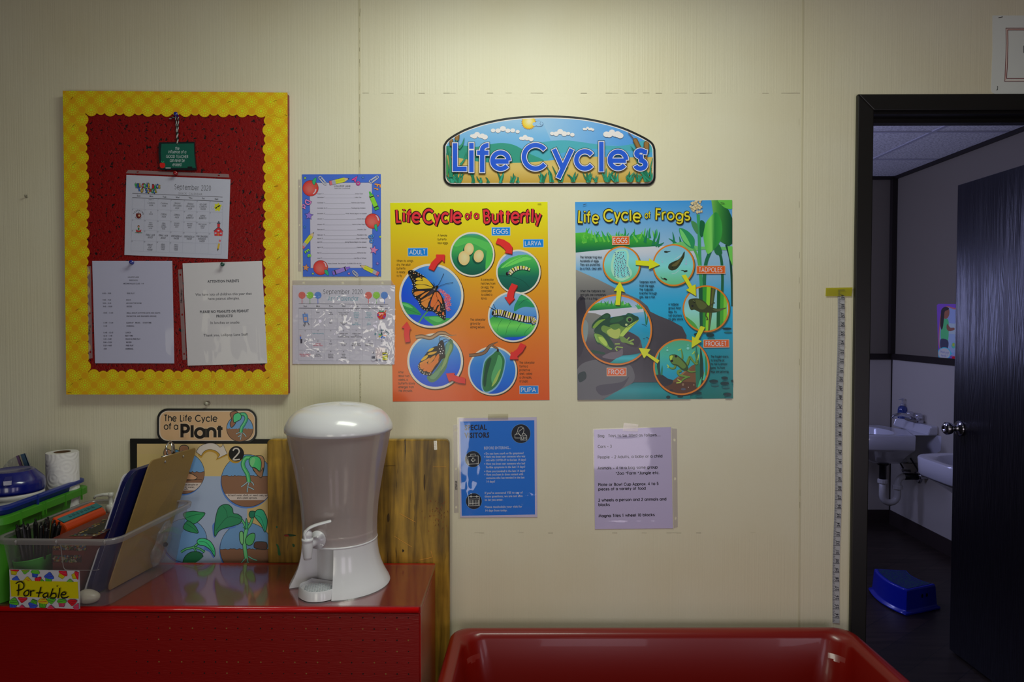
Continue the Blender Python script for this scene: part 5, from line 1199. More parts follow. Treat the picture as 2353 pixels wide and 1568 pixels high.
# snack calendar
TS = crop(280, 385, 7.292)
QS = [TS(*p) for p in ((78, 125), (1820, 200), (1775, 1535), (45, 1468))]; YS = YB-.0010
sc = page('snack_calendar', 'September 2020 snack calendar page pinned at the top of the red board', 'calendar', QS, YS)
A = Art(lambda u, v: W(*quad(*QS, 1742, 1343)(u, v), YS), E=EB, base=.0006, step=.00001, mat=INK)
A.rect('page_print', 0, 0, 1742, 1343, (172, 174, 182)); A.floor()
A.text('title', 'September 2020', 812, 205, 82, IKB, 'serif', 'l', 620, wt=.10); A.text('title', 'SNACK  CALENDAR', 878, 288, 32, (50, 50, 52), 'serif', 'l', 405, wt=.10)
pal = [(175, 30, 30), (200, 175, 40), (40, 95, 170), (30, 130, 60)]
for t, x, y, w in (('WELCOME', 150, 196, 262), ('BACK', 440, 206, 140), ('TO', 212, 270, 76), ('SCHOOL', 330, 278, 200)):
    st = w/len(t)
    for i, ch in enumerate(t):
        dy = 8*math.sin(i*2.1); a = 7*math.sin(i*3+x)
        A.text('heading_art', ch, x+i*st, y+dy, 58, (25, 25, 30), 'geo', 'l', st*.98, a, wt=.5); A.text('heading_art', ch, x+i*st+2, y+dy-2, 54, pal[(i*3+len(t)) % 4], 'geo', 'l', st*.86, a, wt=.24)
A.line('calendar_grid', [(108, 304), (1622, 304)], 5, (30, 30, 30)); A.line('calendar_grid', [(110, 376), (1632, 376)], 7, (30, 30, 30))
CX = [112, 320, 537, 757, 977, 1192, 1410, 1632]; RY = [376, 560, 738, 915, 1092, 1270]
for x in CX: A.line('calendar_grid', [(x, 376), (x, 1270)], 2.2, (110, 112, 116))
for y in RY[1:]: A.line('calendar_grid', [(CX[0], y), (CX[-1], y)], 2.2, (110, 112, 116))
A.down()
for k, t in enumerate(('Sun', 'Mon', 'Tue', 'Wed', 'Thu', 'Fri', 'Sat')): A.text('weekday#%d' % k, t, (CX[k]+CX[k+1])/2, 354, 26, (28, 28, 30), 'bold', 'c', 62 if t != 'Fri' else 44)
cells = {(0, 1): 'Cookies|Milk', (0, 2): 'Cookies|Milk', (0, 3): 'GRAHAM|CRACKERS|MILK', (0, 4): 'GRAHAM|CRACKERS|MILK', (0, 5): 'GO-GURT|CARROTS|WATER', (1, 1): 'NO|SCHOOL', (1, 2): 'CEREAL|MILK', (1, 3): 'CEREAL|MILK', (1, 4): 'APPLE|BURRITO', (1, 5): 'APPLE|BURRITO',
 (2, 1): 'CREAM|CHEESE|CRACKERS|WATER', (2, 2): 'CREAM|CHEESE|CRACKERS|WATER', (2, 3): 'PANCAKES|BANANAS|JUICE', (2, 4): 'PANCAKES|BANANAS|JUICE', (2, 5): 'FRUIT SNACKS|CARROTS|WATER', (3, 1): 'TRAIL MIX|JUICE', (3, 2): 'TRAIL MIX|JUICE', (3, 3): 'QUESADILLA|WATER', (3, 4): 'QUESADILLA|WATER', (3, 5): 'FISH CRACKERS|BANANAS|WATER', (4, 1): 'FRUIT|CUP|WATER', (4, 2): 'APPLES|STRING|CHEESE|WATER', (4, 3): 'APPLES|STRING|CHEESE|WATER'}
for (r, c), t in cells.items():
    L_ = t.split('|'); small = len(L_) == 4 or (r, c) in ((1, 1), (2, 3), (2, 4), (2, 5)); lh = 31 if small else 40; h = 17 if small else 26
    if r == 4 and len(L_) == 4: lh = 28
    for i, w in enumerate(L_):
        A.text('cell_text', w, (CX[c]+CX[c+1])/2, RY[r]+(88 if not small else 56)+i*lh-(10 if len(L_) == 3 else 0), h, (45, 45, 48), 'serif', 'c', min(190, len(w)*h*.68), 0, .25, wt=.15)
d = 30
for r in range(5):
    for c in range(7):
        n = (r*7+c-1)
        if 1 <= n <= 30: A.text('cell_text', str(n), CX[c]+6, RY[r]+24, 15, (70, 70, 72), 'serif', 'l', None, wt=.15)
A.text('cell_text', 'August 31', 430, RY[0]+26, 13, (60, 60, 62), 'serif', 'c', 86, 0, .25, wt=.15)
# small clip art
A.down(); cx, cy = 1548, 478
A.poly('clip_art#sun', [(cx+(78 if i % 2 == 0 else 50)*math.cos(i*PI/7+.3), cy+(80 if i % 2 == 0 else 52)*math.sin(i*PI/7+.3)) for i in range(14)], (205, 205, 30)); A.poly('clip_art#sun', [(1500, 492), (1572, 440), (1590, 452), (1560, 476), (1545, 470), (1530, 500), (1508, 505)], (20, 20, 25))
for x in (1462, 1612): A.ell('clip_art#sun', x, 488, 24, 26, (95, 97, 100)); A.ell('clip_art#sun', x, 488, 21, 23, (185, 187, 192))
A.smooth('clip_art#apple', [(222, 640), (190, 635), (176, 665), (190, 705), (222, 722), (255, 706), (268, 668), (252, 636)], (68, 18, 14)); A.ell('clip_art#apple', 232, 672, 18, 18, (200, 165, 130)); A.line('clip_art#apple', [(222, 640), (226, 612)], 8, (30, 20, 15))
for i, ch in enumerate('TEACHING'): a = math.radians(-72+i*20.5); A.text('clip_art#apple', ch, 222+72*math.sin(a), 668-72*math.cos(a), 20, (25, 25, 25), 'bold', 'c', None, math.degrees(a))
for i, ch in enumerate('IS FROM THE HEART'): a = math.radians(62-i*7.7); A.text('clip_art#apple', ch, 222+70*math.sin(a), 668+70*math.cos(a), 13, (60, 60, 60), 'sans', 'c', None, -math.degrees(a))
A.ell('clip_art#reader', 228, 855, 18, 20, (70, 38, 25)); A.ell('clip_art#reader', 230, 862, 12, 14, (175, 130, 95)); A.rect('clip_art#reader', 218, 878, 242, 920, (30, 75, 40)); A.poly('clip_art#reader', [(184, 905), (230, 930), (276, 905), (270, 950), (230, 972), (190, 950)], (120, 28, 22)); A.poly('clip_art#reader', [(165, 962), (190, 948), (230, 972), (272, 948), (298, 960), (290, 966), (175, 968)], (80, 95, 85))
A.poly('clip_art#school', [(1500, 880), (1572, 815), (1645, 880), (1640, 960), (1508, 960)], (150, 32, 36)); A.poly('clip_art#school', [(1490, 878), (1572, 800), (1654, 878), (1646, 886), (1572, 818), (1498, 886)], (40, 45, 52)); A.rect('clip_art#school', 1550, 755, 1594, 812, (150, 32, 36)); A.poly('clip_art#school', [(1540, 758), (1572, 705), (1604, 758)], (45, 50, 58)); A.rect('clip_art#school', 1558, 908, 1586, 960, (200, 110, 50))
for x in (1512, 1600): A.rect('clip_art#school', x, 905, x+28, 930, (165, 175, 190))
A.rect('clip_art#school', 1556, 860, 1588, 884, (185, 185, 190))
A.poly('clip_art#pencil', [(1590, 1020), (1620, 1028), (1612, 1065), (1582, 1056)], (180, 95, 100)); A.poly('clip_art#pencil', [(1582, 1056), (1612, 1065), (1606, 1090), (1576, 1082)], (165, 168, 175)); A.poly('clip_art#pencil', [(1576, 1082), (1606, 1090), (1590, 1180), (1560, 1172)], (200, 165, 50)); A.poly('clip_art#pencil', [(1560, 1172), (1590, 1180), (1568, 1220)], (60, 50, 40))
A.build(sc)
sleeve('sleeve', QS, YS-.0016, sc, amp=.0014, sc=9, seed=3, zone=lambda u, v: 1.0 if u > .6 and v > .5 else .12)
strip('binding_strip', [TS(*p) for p in ((105, 42), (1790, 112), (1800, 168), (66, 96))], YS-.0004, sc, (.105, .90))
pin(404.5, 399, YS-.0005, (150, 14, 20), 'red push pin through the top of the snack calendar', tilt=(.35, -.12))

# class schedule
QD = [TBe(*p) for p in ((348, 212), (1127, 212), (1147, 1210), (376, 1208))]; YD = YB-.0012
sd = page('class_schedule', 'white class schedule sheet pinned at the lower left of the red board', 'paper sheet', QD, YD)
A = Art(onwall(TBe, YD), E=EB, base=.0006, step=.00001, mat=INK)
A.poly('page_print', [(348, 212), (1127, 212), (1147, 1210), (376, 1208)], (158, 158, 172))
for t, x, y, w in (('LOLLIPOP LANE', 695, 376, 108), ('PRESCHOOL', 709, 407, 85), ('MISS MONIQUE CLASS   P-4', 653, 439, 198), ('8:00 \u2013 9:00', 449, 534, 84), ('FREE PLAY', 685, 534, 76), ('9:00 \u2013 9:20', 450, 598, 83), ('SNACK', 678, 598, 48), ('9:20 \u2013 9:40', 451, 630, 83), ('AROUND THE ROOM', 678, 630, 150), ('9:45 \u2013 10:05', 453, 662, 91), ('RECESS', 683, 662, 54),
    ('10:05 \u2013 11:00', 455, 724, 97), ('SMALL GROUP ACTIVITIES (ARTS AND CRAFTS', 683, 725, 328), ('FINE MOTOR, AND READINESS LESSONS)', 682, 757, 292), ('11:00 \u2013 11:30', 455, 820, 98), ('CLEAN-UP', 679, 820, 72), ('MUSIC', 768, 820, 50), ('STORYTIME', 841, 820, 84), ('11:30', 456, 852, 38), ('DISMISSAL', 682, 852, 77), ('11:45 \u2013 12:15', 455, 916, 98), ('LUNCH', 674, 916, 52), ('12:15 \u2013 1:45', 456, 947, 89), ('REST TIME', 670, 947, 75), ('1:45 \u2013 3:00', 457, 979, 80), ('SNACK & FREE PLAY', 673, 979, 145), ('3:00 \u2013 3:20', 457, 1011, 82), ('RECESS', 679, 1011, 53), ('3:20 \u2013 4:00', 458, 1042, 81), ('FREE PLAY', 677, 1042, 74), ('4:00', 461, 1074, 30), ('DISMISSAL', 674, 1074, 76)):
    A.text('printed_text', t, x, y, 13, (38, 38, 48), 'bold', 'l', w)
A.build(sd)
sleeve('sleeve', QD, YD-.0016, sd, amp=.0010, sc=7, seed=9, stretch=(1.5, .6), zone=lambda u, v: 1 if u > .85 else .1)
strip('binding_strip', [TBe(*p) for p in ((318, 200), (342, 212), (370, 1215), (315, 1150))][:0] or [TBe(*p) for p in ((300, 265), (334, 262), (350, 1160), (312, 1165))], YD-.0003, sd, (.07, .51, .93))
A = Art(onwall(TBe, YD-.0004), E=EB, base=.0002, mat=INK); A.text('strip_lettering', 'STAPLES', 327, 922, 16, (15, 15, 18), 'bold', 'l', 84, -88); A.build(sd)
pin(303.5, 604.5, YD-.0005, (20, 34, 135), 'blue push pin through the top of the class schedule', tilt=(.4, .08))
# notice to parents
QN = [TBe(*p) for p in ((1228, 235), (2000, 212), (2052, 1208), (1278, 1232))]; YN = YB-.0012
nt = page('allergy_notice', 'peanut allergy notice in a creased clear sleeve at the lower right of the red board', 'paper sheet', QN, YN)
A = Art(onwall(TBe, YN), E=EB, base=.0006, step=.00001, mat=INK)
A.poly('page_print', [(1228, 235), (2000, 212), (2052, 1208), (1278, 1232)], (160, 158, 155))
for t, x, y, w, h in (('ATTENTION PARENTS', 1472, 424, 307, 24), ('We have lots of children this year that', 1353, 552, 548, 24), ('have peanut allergies.', 1474, 592, 312, 24), ('PLEASE NO PEANUTS OR PEANUT', 1396, 720, 478, 24), ('PRODUCTS!', 1556, 762, 164, 24), ('In lunches or snacks', 1499, 826, 284, 24), ('Thank you, Lollipop Lane Staff', 1432, 948, 428, 24)):
    A.text('printed_text', t, x, y, h, (40, 40, 44), 'bold' if t.isupper() else 'sans', 'l', w, -1.2, off=.012)
A.build(nt)
sleeve('sleeve', QN, YN-.0018, nt, amp=.0026, sc=11, seed=21, nu=56, nv=70, stretch=(1.6, .55), zone=lambda u, v: math.exp(-((u-.25)/.14)**2)+.7*math.exp(-((u-.75)/.12)**2)*(v > .6)+.6*(u > .9)+.05)
strip('binding_strip', [TBe(*p) for p in ((1183, 296), (1222, 292), (1262, 1172), (1228, 1178))], YN-.0003, nt, (.06, .50, .935))
A = Art(onwall(TBe, YN-.0004), E=EB, base=.0002, mat=INK); A.text('strip_lettering', 'Office DEPOT', 1222, 622, 14, (15, 15, 18), 'bold', 'l', 134, -88.5); A.build(nt)
pin(511.5, 608, YN-.0005, (12, 70, 58), 'dark green push pin through the top of the peanut allergy notice', tilt=(.4, -.02))
# ------------------------------------------------------------------ pages on the wall
def shade(*a): return tuple(.84*v for v in illum(*a))
def star(cx, cy, r, rot=0, k=.42): return [(cx+(r if i % 2 == 0 else r*k)*math.sin(math.radians(rot)+i*PI/5), cy-(r if i % 2 == 0 else r*k)*math.cos(math.radians(rot)+i*PI/5)) for i in range(10)]
def edged(A, part, P, c, e=(45, 40, 50), w=4):
    P = list(P); cx = sum(p[0] for p in P)/len(P); cy = sum(p[1] for p in P)/len(P)
    A.poly(part, P, c); A.line(part, P+[P[0]], w, e)
# year calendar with school border
TL_ = crop(685, 395, 6.27)
QL = [TL_(*p) for p in ((58, 38), (1193, 34), (1197, 1508), (72, 1510))]; YL_ = -.0008
yc = page('year_calendar', 'school year calendar page with blue border of apples, pencils and letters', 'calendar', QL, YL_)
A = Art(onwall(TL_, YL_), E=shade(785, 520), base=.0006, step=.00001, mat=INK)
A.poly('border_print', [(58, 38), (1193, 34), (1197, 1508), (72, 1510)], (58, 95, 178))
A.poly('page_print', [(164, 156), (1066, 154), (1074, 1388), (180, 1390)], (50, 55, 75)); A.poly('page_print', [(167, 159), (1063, 157), (1071, 1385), (183, 1387)], (190, 188, 198)); A.floor()
A.text('title', 'LOLLIPOP LANE', 520, 219, 22, (45, 45, 50), 'bold', 'l', 236); A.text('title', '2020-2021 CALENDAR', 525, 247, 14, (60, 60, 66), 'serif', 'l', 226, wt=.18)
for a, b, y, xa, xb in (('August 31', 'School Starts', 324, 820, 938), ('September 7', 'Labor Day', 376, 815, 913), ('November 11', 'Veterans Day Holiday', 454, 765, 965), ('November 26-27', 'Thanksgiving Holidays', 531, 765, 972), ('December 21', 'Winter Recess Begins (no classes)', 610, 683, 992), ('January 4', 'Classes Resume', 686, 845, 985), ('January 18', 'Martin Luther King Day', 765, 780, 998), ('February 8', "Lincoln's Day", 840, 856, 984), ('February 15', "Presidents' Day", 918, 850, 994), ('March 31', 'Cesar Chavez Day', 970, 835, 1003), ('April 5', 'Spring Recess Begins (no classes)', 1021, 678, 988), ('April 12', 'Classes Resume', 1097, 845, 990), ('May 31', 'Memorial Day', 1175, 850, 982), ('June 11', 'Last Day of School', 1252, 806, 983)):
    w = A.text('printed_text', a, 276, y, 15, (58, 58, 64), 'serif', 'l', len(a)*10.2, 0, .22, wt=.17); A.line('printed_text', [(276+len(a)*10.4, y+1), (xa-4, y+1)], 2.2, (95, 95, 100)); A.text('printed_text', b, xa, y, 15, (58, 58, 64), 'serif', 'l', xb-xa, 0, .22, wt=.17)
A.text('printed_text', 'Paseo Grande, San Lorenzo, Ca 94580 (510) 481-2114', 430, 1328, 13, (70, 70, 76), 'serif', 'l', 484, 0, .22, wt=.17)
A.down(); A.cp = [(58, 38), (1193, 34), (1197, 1508), (72, 1510)]
def apple(cx, cy, r, lf, st):
    A.ell('border_art', cx, cy, r*1.03, r*1.03, (60, 20, 25)); A.ball('border_art', cx, cy, r, r*.99, (205, 110, 95), (165, 38, 35), off=(-.15, .15))
    A.smooth('border_art', [(cx+r*.62, cy+r*.1), (cx+r*.75, cy+r*.2), (cx+r*.55, cy+r*.62), (cx+r*.28, cy+r*.72), (cx+r*.5, cy+r*.45)] if st > 0 else [(cx+r*.35, cy-r*.8), (cx+r*.7, cy-r*.6), (cx+r*.85, cy-r*.1), (cx+r*.7, cy-r*.15), (cx+r*.6, cy-r*.5)], (225, 220, 225))
    edged(A, 'border_art', spline(lf, 5, True), (40, 145, 95), (20, 60, 45))
apple(180, 238, 113, [(205, 150), (222, 105), (262, 85), (258, 140), (232, 190)], 1); A.line('border_art', [(230, 215), (282, 200)], 18, (150, 85, 50))
apple(1075, 712, 108, [(1100, 770), (1130, 755), (1140, 800), (1138, 858), (1105, 820)], -1); A.line('border_art', [(1130, 735), (1165, 760)], 15, (150, 85, 50))
apple(325, 1382, 104, [(380, 1420), (415, 1415), (438, 1455), (438, 1495), (395, 1470)], -1); A.line('border_art', [(395, 1385), (430, 1405)], 14, (150, 85, 60))
def pencil(x0, y0, x1, y1, w):
    """from eraser end to tip"""
    a, b = Vector((x0, y0)), Vector((x1, y1)); d = (b-a); L = d.length; d /= L; n = Vector((-d.y, d.x))*w/2
    def Q(s, t, k0=1, k1=1): return [tuple(a+d*L*s+n*k0), tuple(a+d*L*t+n*k1), tuple(a+d*L*t-n*k1), tuple(a+d*L*s-n*k0)]
    A.poly('border_art', Q(-.02, .76, 1.12, 1.12), (40, 35, 40)); A.poly('border_art', Q(0, .12), (190, 95, 105)); A.poly('border_art', Q(.12, .30), (135, 138, 148)); A.poly('border_art', Q(.30, .76), (190, 195, 45)); A.poly('border_art', Q(.30, .76, .3, .3), (165, 165, 35))
    A.poly('border_art', Q(.76, 1, 1.05, .02), (40, 35, 40)); A.poly('border_art', Q(.76, .93, .92, .25), (215, 190, 140))
pencil(455, 165, 740, 98, 62); pencil(60, 1095, 230, 872, 58); pencil(1160, 1475, 890, 1345, 58)
def crayon(x0, y0, x1, y1, w, c, dk):
    a, b = Vector((x0, y0)), Vector((x1, y1)); d = (b-a); L = d.length; d /= L; n = Vector((-d.y, d.x))*w/2
    def Q(s, t, k0=1, k1=1): return [tuple(a+d*L*s+n*k0), tuple(a+d*L*t+n*k1), tuple(a+d*L*t-n*k1), tuple(a+d*L*s-n*k0)]
    A.poly('border_art', Q(-.02, .8, 1.1, 1.1), (30, 40, 30)); A.poly('border_art', Q(0, .78), c); A.poly('border_art', Q(.78, 1, .75, .35), dk)
    for t in (.12, .68): A.poly('border_art', Q(t, t+.06), (30, 35, 30))
    A.poly('border_art', Q(0, .12), dk)
crayon(1140, 545, 1030, 285, 62, (125, 195, 45), (60, 150, 50)); crayon(500, 1462, 750, 1375, 58, (140, 115, 185), (110, 85, 165))
for x, y, r, c, rt in ((102, 90, 24, (150, 195, 60), 10), (935, 82, 22, (95, 160, 215), -8), (1152, 348, 19, (205, 140, 190), 0), (158, 632, 64, (135, 110, 190), 5), (97, 796, 22, (60, 150, 215), -8), (1184, 938, 22, (160, 200, 60), 10), (1095, 1128, 64, (215, 130, 175), 12), (1145, 1322, 26, (150, 120, 195), 15), (115, 1382, 54, (205, 140, 85), 10), (215, 1468, 22, (160, 190, 80), 5), (735, 1466, 24, (210, 140, 180), 10)): edged(A, 'border_art', star(x, y, r, rt, .48), c, (40, 45, 90), max(3, r*.07))
for t, x, y, h, c, a in (('A', 775, 118, 75, (212, 70, 150), 38), ('a', 836, 172, 62, (212, 70, 150), 38), ('F', 1105, 172, 85, (222, 150, 80), 100), ('f', 1098, 228, 62, (222, 150, 80), 105), ('D', 120, 400, 75, (215, 130, 185), 115), ('d', 70, 470, 60, (215, 130, 185), 115), ('E', 100, 1150, 60, (120, 190, 60), 55), ('e', 135, 1205, 55, (120, 190, 60), 55), ('B', 1018, 925, 66, (75, 145, 215), 72), ('b', 1032, 985, 58, (75, 145, 215), 78)):
    A.text('border_art', t, x, y, h, (45, 35, 70), 'geo', 'l', None, a, wt=.34); A.text('border_art', t, x, y, h, c, 'geo', 'l', None, a, wt=.22)
for pts in ([(300, 80), (330, 70), (400, 150), (410, 180), (385, 185), (310, 105), (300, 80)], [(1035, 150), (1030, 130), (1130, 65), (1155, 70), (1150, 95), (1065, 160), (1035, 150)], [(785, 1440), (800, 1425), (850, 1460), (865, 1495), (845, 1505), (800, 1470), (785, 1440)]):
    P = spline(pts, 5); c = Vector((sum(p[0] for p in pts[:-1])/6, sum(p[1] for p in pts[:-1])/6, 0)); P = [Vector((p[0], p[1], 0)) for p in P]
    A.line('border_art', P, 13, (70, 72, 80)); A.line('border_art', P, 8, (165, 168, 175)); Q = [c+(p-c)*.55 for p in P[3:]]; A.line('border_art', Q, 11, (70, 72, 80)); A.line('border_art', Q, 7, (165, 168, 175))
A.cp = None; A.build(yc)
sleeve('sleeve', [TL_(*p) for p in ((45, 30), (1198, 28), (1202, 1530), (55, 1535))], YL_-.0012, yc, amp=.0020, sc=15, seed=31, nu=50, nv=64, stretch=(1.3, .5), zone=lambda u, v: .10+.9*max(0, (v-.85)/.15))
strip('binding_strip', [TL_(*p) for p in ((0, 110), (42, 108), (50, 1435), (0, 1432))], YL_-.0002, yc, (.075, .495, .91))
# art calendar in a crumpled sleeve
TA_ = crop(670, 640, 7.649)
QA = [TA_(*p) for p in ((18, 118), (1822, 120), (1808, 1512), (18, 1505))]; YA = -.0016
ac = page('art_calendar', 'September 2020 art calendar in a badly crumpled clear sleeve', 'calendar', QA, YA)
A = Art(onwall(TA_, YA), E=shade(790, 745), base=.0006, step=.00001, mat=INK)
A.poly('page_print', [(18, 118), (1822, 120), (1808, 1512), (18, 1505)], (178, 176, 182)); A.floor()
A.text('title', 'September 2020', 560, 272, 76, (42, 42, 46), 'serif', 'l', 700, wt=.10); A.text('title', 'Art Calendar', 640, 388, 74, (45, 105, 115), 'serif', 'l', 552, wt=.10)
for x, c, e in ((185, (215, 120, 105), (160, 50, 50)), (325, (140, 190, 70), (70, 120, 50)), (465, (105, 155, 215), (55, 80, 160)), (1352, (215, 120, 105), (165, 55, 55)), (1493, (140, 190, 70), (75, 125, 50)), (1632, (105, 155, 215), (60, 90, 165))):
    A.line('clip_art#lollipop', [(x, 350), (x, 442)], 10, e); A.ell('clip_art#lollipop', x, 297, 62, 62, e); A.ell('clip_art#lollipop', x, 297, 57, 57, c); A.line('clip_art#lollipop', [(x+(4+i*1.25)*math.cos(i*.4), 297+(4+i*1.25)*math.sin(i*.4)) for i in range(38)], 5, e)
A.line('calendar_grid', [(128, 446), (1698, 456)], 5, (40, 40, 44)); A.line('calendar_grid', [(128, 522), (1692, 532)], 7, (40, 40, 44))
CX2 = [128, 356, 580, 803, 1030, 1252, 1474, 1694]; RY2 = [528, 712, 898, 1080, 1262, 1448]
for x in CX2: A.line('calendar_grid', [(x, 528), (x-4, 1448)], 2.6, (120, 120, 126))
for y in RY2[1:]: A.line('calendar_grid', [(128, y), (1694, y+4)], 2.6, (120, 120, 126))
A.down()
for k, t in enumerate(('Sun', 'Mon', 'Tue', 'Wed', 'Thu', 'Fri', 'Sat')): A.text('weekday#%d' % k, t, (CX2[k]+CX2[k+1])/2, 502, 26, (40, 40, 44), 'bold', 'c', 64 if t != 'Fri' else 44)
tl, dk2, rd = (60, 120, 128), (60, 60, 64), (170, 60, 75)
for c, r, t, col in ((3, 0, 'Shaving Cream with|primary color|mix ins', dk2), (4, 0, 'Charisma|Dissolve|on white|Powder', tl), (5, 0, 'Pictures|Favorite|crafts|from the sky', tl), (1, 0, 'Paint', dk2), (2, 0, 'Leaf|rubbing', dk2), (2, 1, 'Pears', dk2), (3, 1, 'Paper Plate|Apple', dk2), (4, 1, 'Songs|Apple Burrito', tl), (5, 1, 'Apple|prints', tl), (1, 2, 'Apple tree painting', tl), (3, 2, 'Lollipop Lane|T-shirts|handmill painting', dk2), (4, 2, 'Lollipop Lane|T-shirts|handmill painting', dk2), (1, 3, 'Make the|Teachers Choice', rd), (2, 3, 'Foil', dk2), (3, 3, 'Ask a Star|of One', dk2), (4, 3, 'Finger paint|Butterfly wing', dk2), (5, 3, 'Spray bottle|color mixing', dk2), (0, 4, 'Make play-dough for|October colors', rd), (1, 4, 'Pumpkin|caterpillar', dk2), (2, 4, 'Sock art|dinosaur|Painting', dk2), (3, 4, 'Marble|stamp|Painting', dk2)):
    for i, w in enumerate(t.split('|')): A.text('cell_text', w, (CX2[c]+CX2[c+1])/2, RY2[r]+80+i*29, 19, col, 'serif', 'c', min(200, len(w)*11.5), wt=.17)
for r in range(5):
    for c in range(7):
        n = r*7+c-1
        if 1 <= n <= 30: A.text('cell_text', str(n), (CX2[c]+CX2[c+1])/2, RY2[r]+30, 16, dk2, 'serif', 'c', None, wt=.17)
A.line('clip_art#easel', [(235, 600), (240, 660)], 12, (110, 80, 70)); A.poly('clip_art#easel', [(195, 625), (290, 620), (300, 770), (212, 775)], (95, 130, 185)); A.poly('clip_art#easel', [(220, 680), (275, 680), (278, 745), (228, 748)], (215, 175, 155)); A.ell('clip_art#easel', 235, 650, 12, 12, (180, 200, 225))
for q in ([(240, 775), (210, 830)], [(255, 775), (228, 848)], [(285, 772), (315, 820)]): A.line('clip_art#easel', q, 9, (50, 45, 50))
A.ell('clip_art#child', 160, 1005, 14, 16, (150, 120, 110)); A.rect('clip_art#child', 148, 1022, 172, 1066, (90, 120, 200)); A.rect('clip_art#child', 158, 1066, 190, 1140, (45, 42, 52))
A.smooth('clip_art#apple', [(1585, 595), (1530, 590), (1505, 640), (1535, 705), (1585, 715), (1640, 700), (1662, 640), (1640, 590)], (175, 30, 40)); A.smooth('clip_art#apple', [(1545, 590), (1550, 560), (1585, 580), (1620, 560), (1618, 592), (1580, 595)], (25, 110, 70)); A.line('clip_art#apple', [(1550, 725), (1665, 562)], 16, (215, 120, 50))
for t, x, y, c in (('A', 1505, 660, (60, 90, 190)), ('B', 1536, 655, (215, 195, 80)), ('C', 1612, 690, (60, 90, 190))): A.text('clip_art#apple', t, x, y, 34, c, 'heavy')
for i, c in enumerate(((215, 110, 70), (60, 130, 205), (40, 100, 190), (215, 190, 50), (30, 130, 90), (25, 60, 60), (120, 110, 115))): a = i*2*PI/7; A.smooth('clip_art#hands', [(1595, 1005), (1595+50*math.cos(a-.25), 1005+40*math.sin(a-.25)), (1595+75*math.cos(a), 1005+62*math.sin(a)), (1595+50*math.cos(a+.25), 1005+40*math.sin(a+.25))], c)
for i, ch in enumerate('All in the Family'): a = math.radians(-75+i*9.4); A.text('clip_art#hands', ch, 1592+108*math.sin(a), 1005-80*math.cos(a), 30, (50, 50, 70) if i % 2 else (40, 110, 120), 'bold', 'c', None, math.degrees(a))
A.rect('clip_art#supplies', 1470, 1208, 1648, 1430, (190, 185, 185))
for y in range(1240, 1420, 18): A.line('clip_art#supplies', [(1490, y), (1640, y)], 2.5, (200, 120, 120))
A.smooth('clip_art#supplies', [(1405, 1340), (1420, 1322), (1455, 1322), (1470, 1340), (1472, 1438), (1405, 1438)], (205, 205, 212)); A.rect('clip_art#supplies', 1408, 1368, 1468, 1412, (60, 62, 72)); A.poly('clip_art#supplies', [(1425, 1322), (1438, 1280), (1452, 1322)], (70, 70, 78))
A.rect('clip_art#supplies', 1650, 1240, 1680, 1305, (70, 75, 82)); A.rect('clip_art#supplies', 1598, 1305, 1692, 1438, (60, 60, 30)); A.rect('clip_art#supplies', 1603, 1310, 1688, 1434, (205, 195, 40)); A.ell('clip_art#supplies', 1645, 1340, 36, 16, (40, 55, 80)); A.rect('clip_art#supplies', 1608, 1395, 1684, 1408, (60, 130, 70))
for x, y in ((1500, 1412), (1500, 1438)): A.ring('clip_art#supplies', x, y, 14, 6, (60, 55, 65), 16)
A.line('clip_art#supplies', [(1512, 1414), (1590, 1432)], 6, (110, 130, 150)); A.line('clip_art#supplies', [(1512, 1436), (1590, 1424)], 6, (110, 130, 150))
A.build(ac)
sleeve('sleeve', [TA_(*p) for p in ((8, 105), (1830, 108), (1818, 1518), (8, 1512))], YA-.0016, ac, amp=.0060, sc=15, seed=44, nu=120, nv=90, stretch=(.8, 1.3), zone=lambda u, v: .25+.75*max(0, min(1, 1.5-1.7*u))+.5*math.exp(-((u-.74)/.09)**2), mat=clear_mat('crumpled_sleeve', (.985, .985, .99), gloss=.085, milky=.02, rough=.04, bump=(24, .35, 2, .8)))
strip('binding_strip', [TA_(*p) for p in ((14, 30), (1755, 32), (1800, 112), (14, 106))], YA-.0003, ac, (.115, .505, .90))
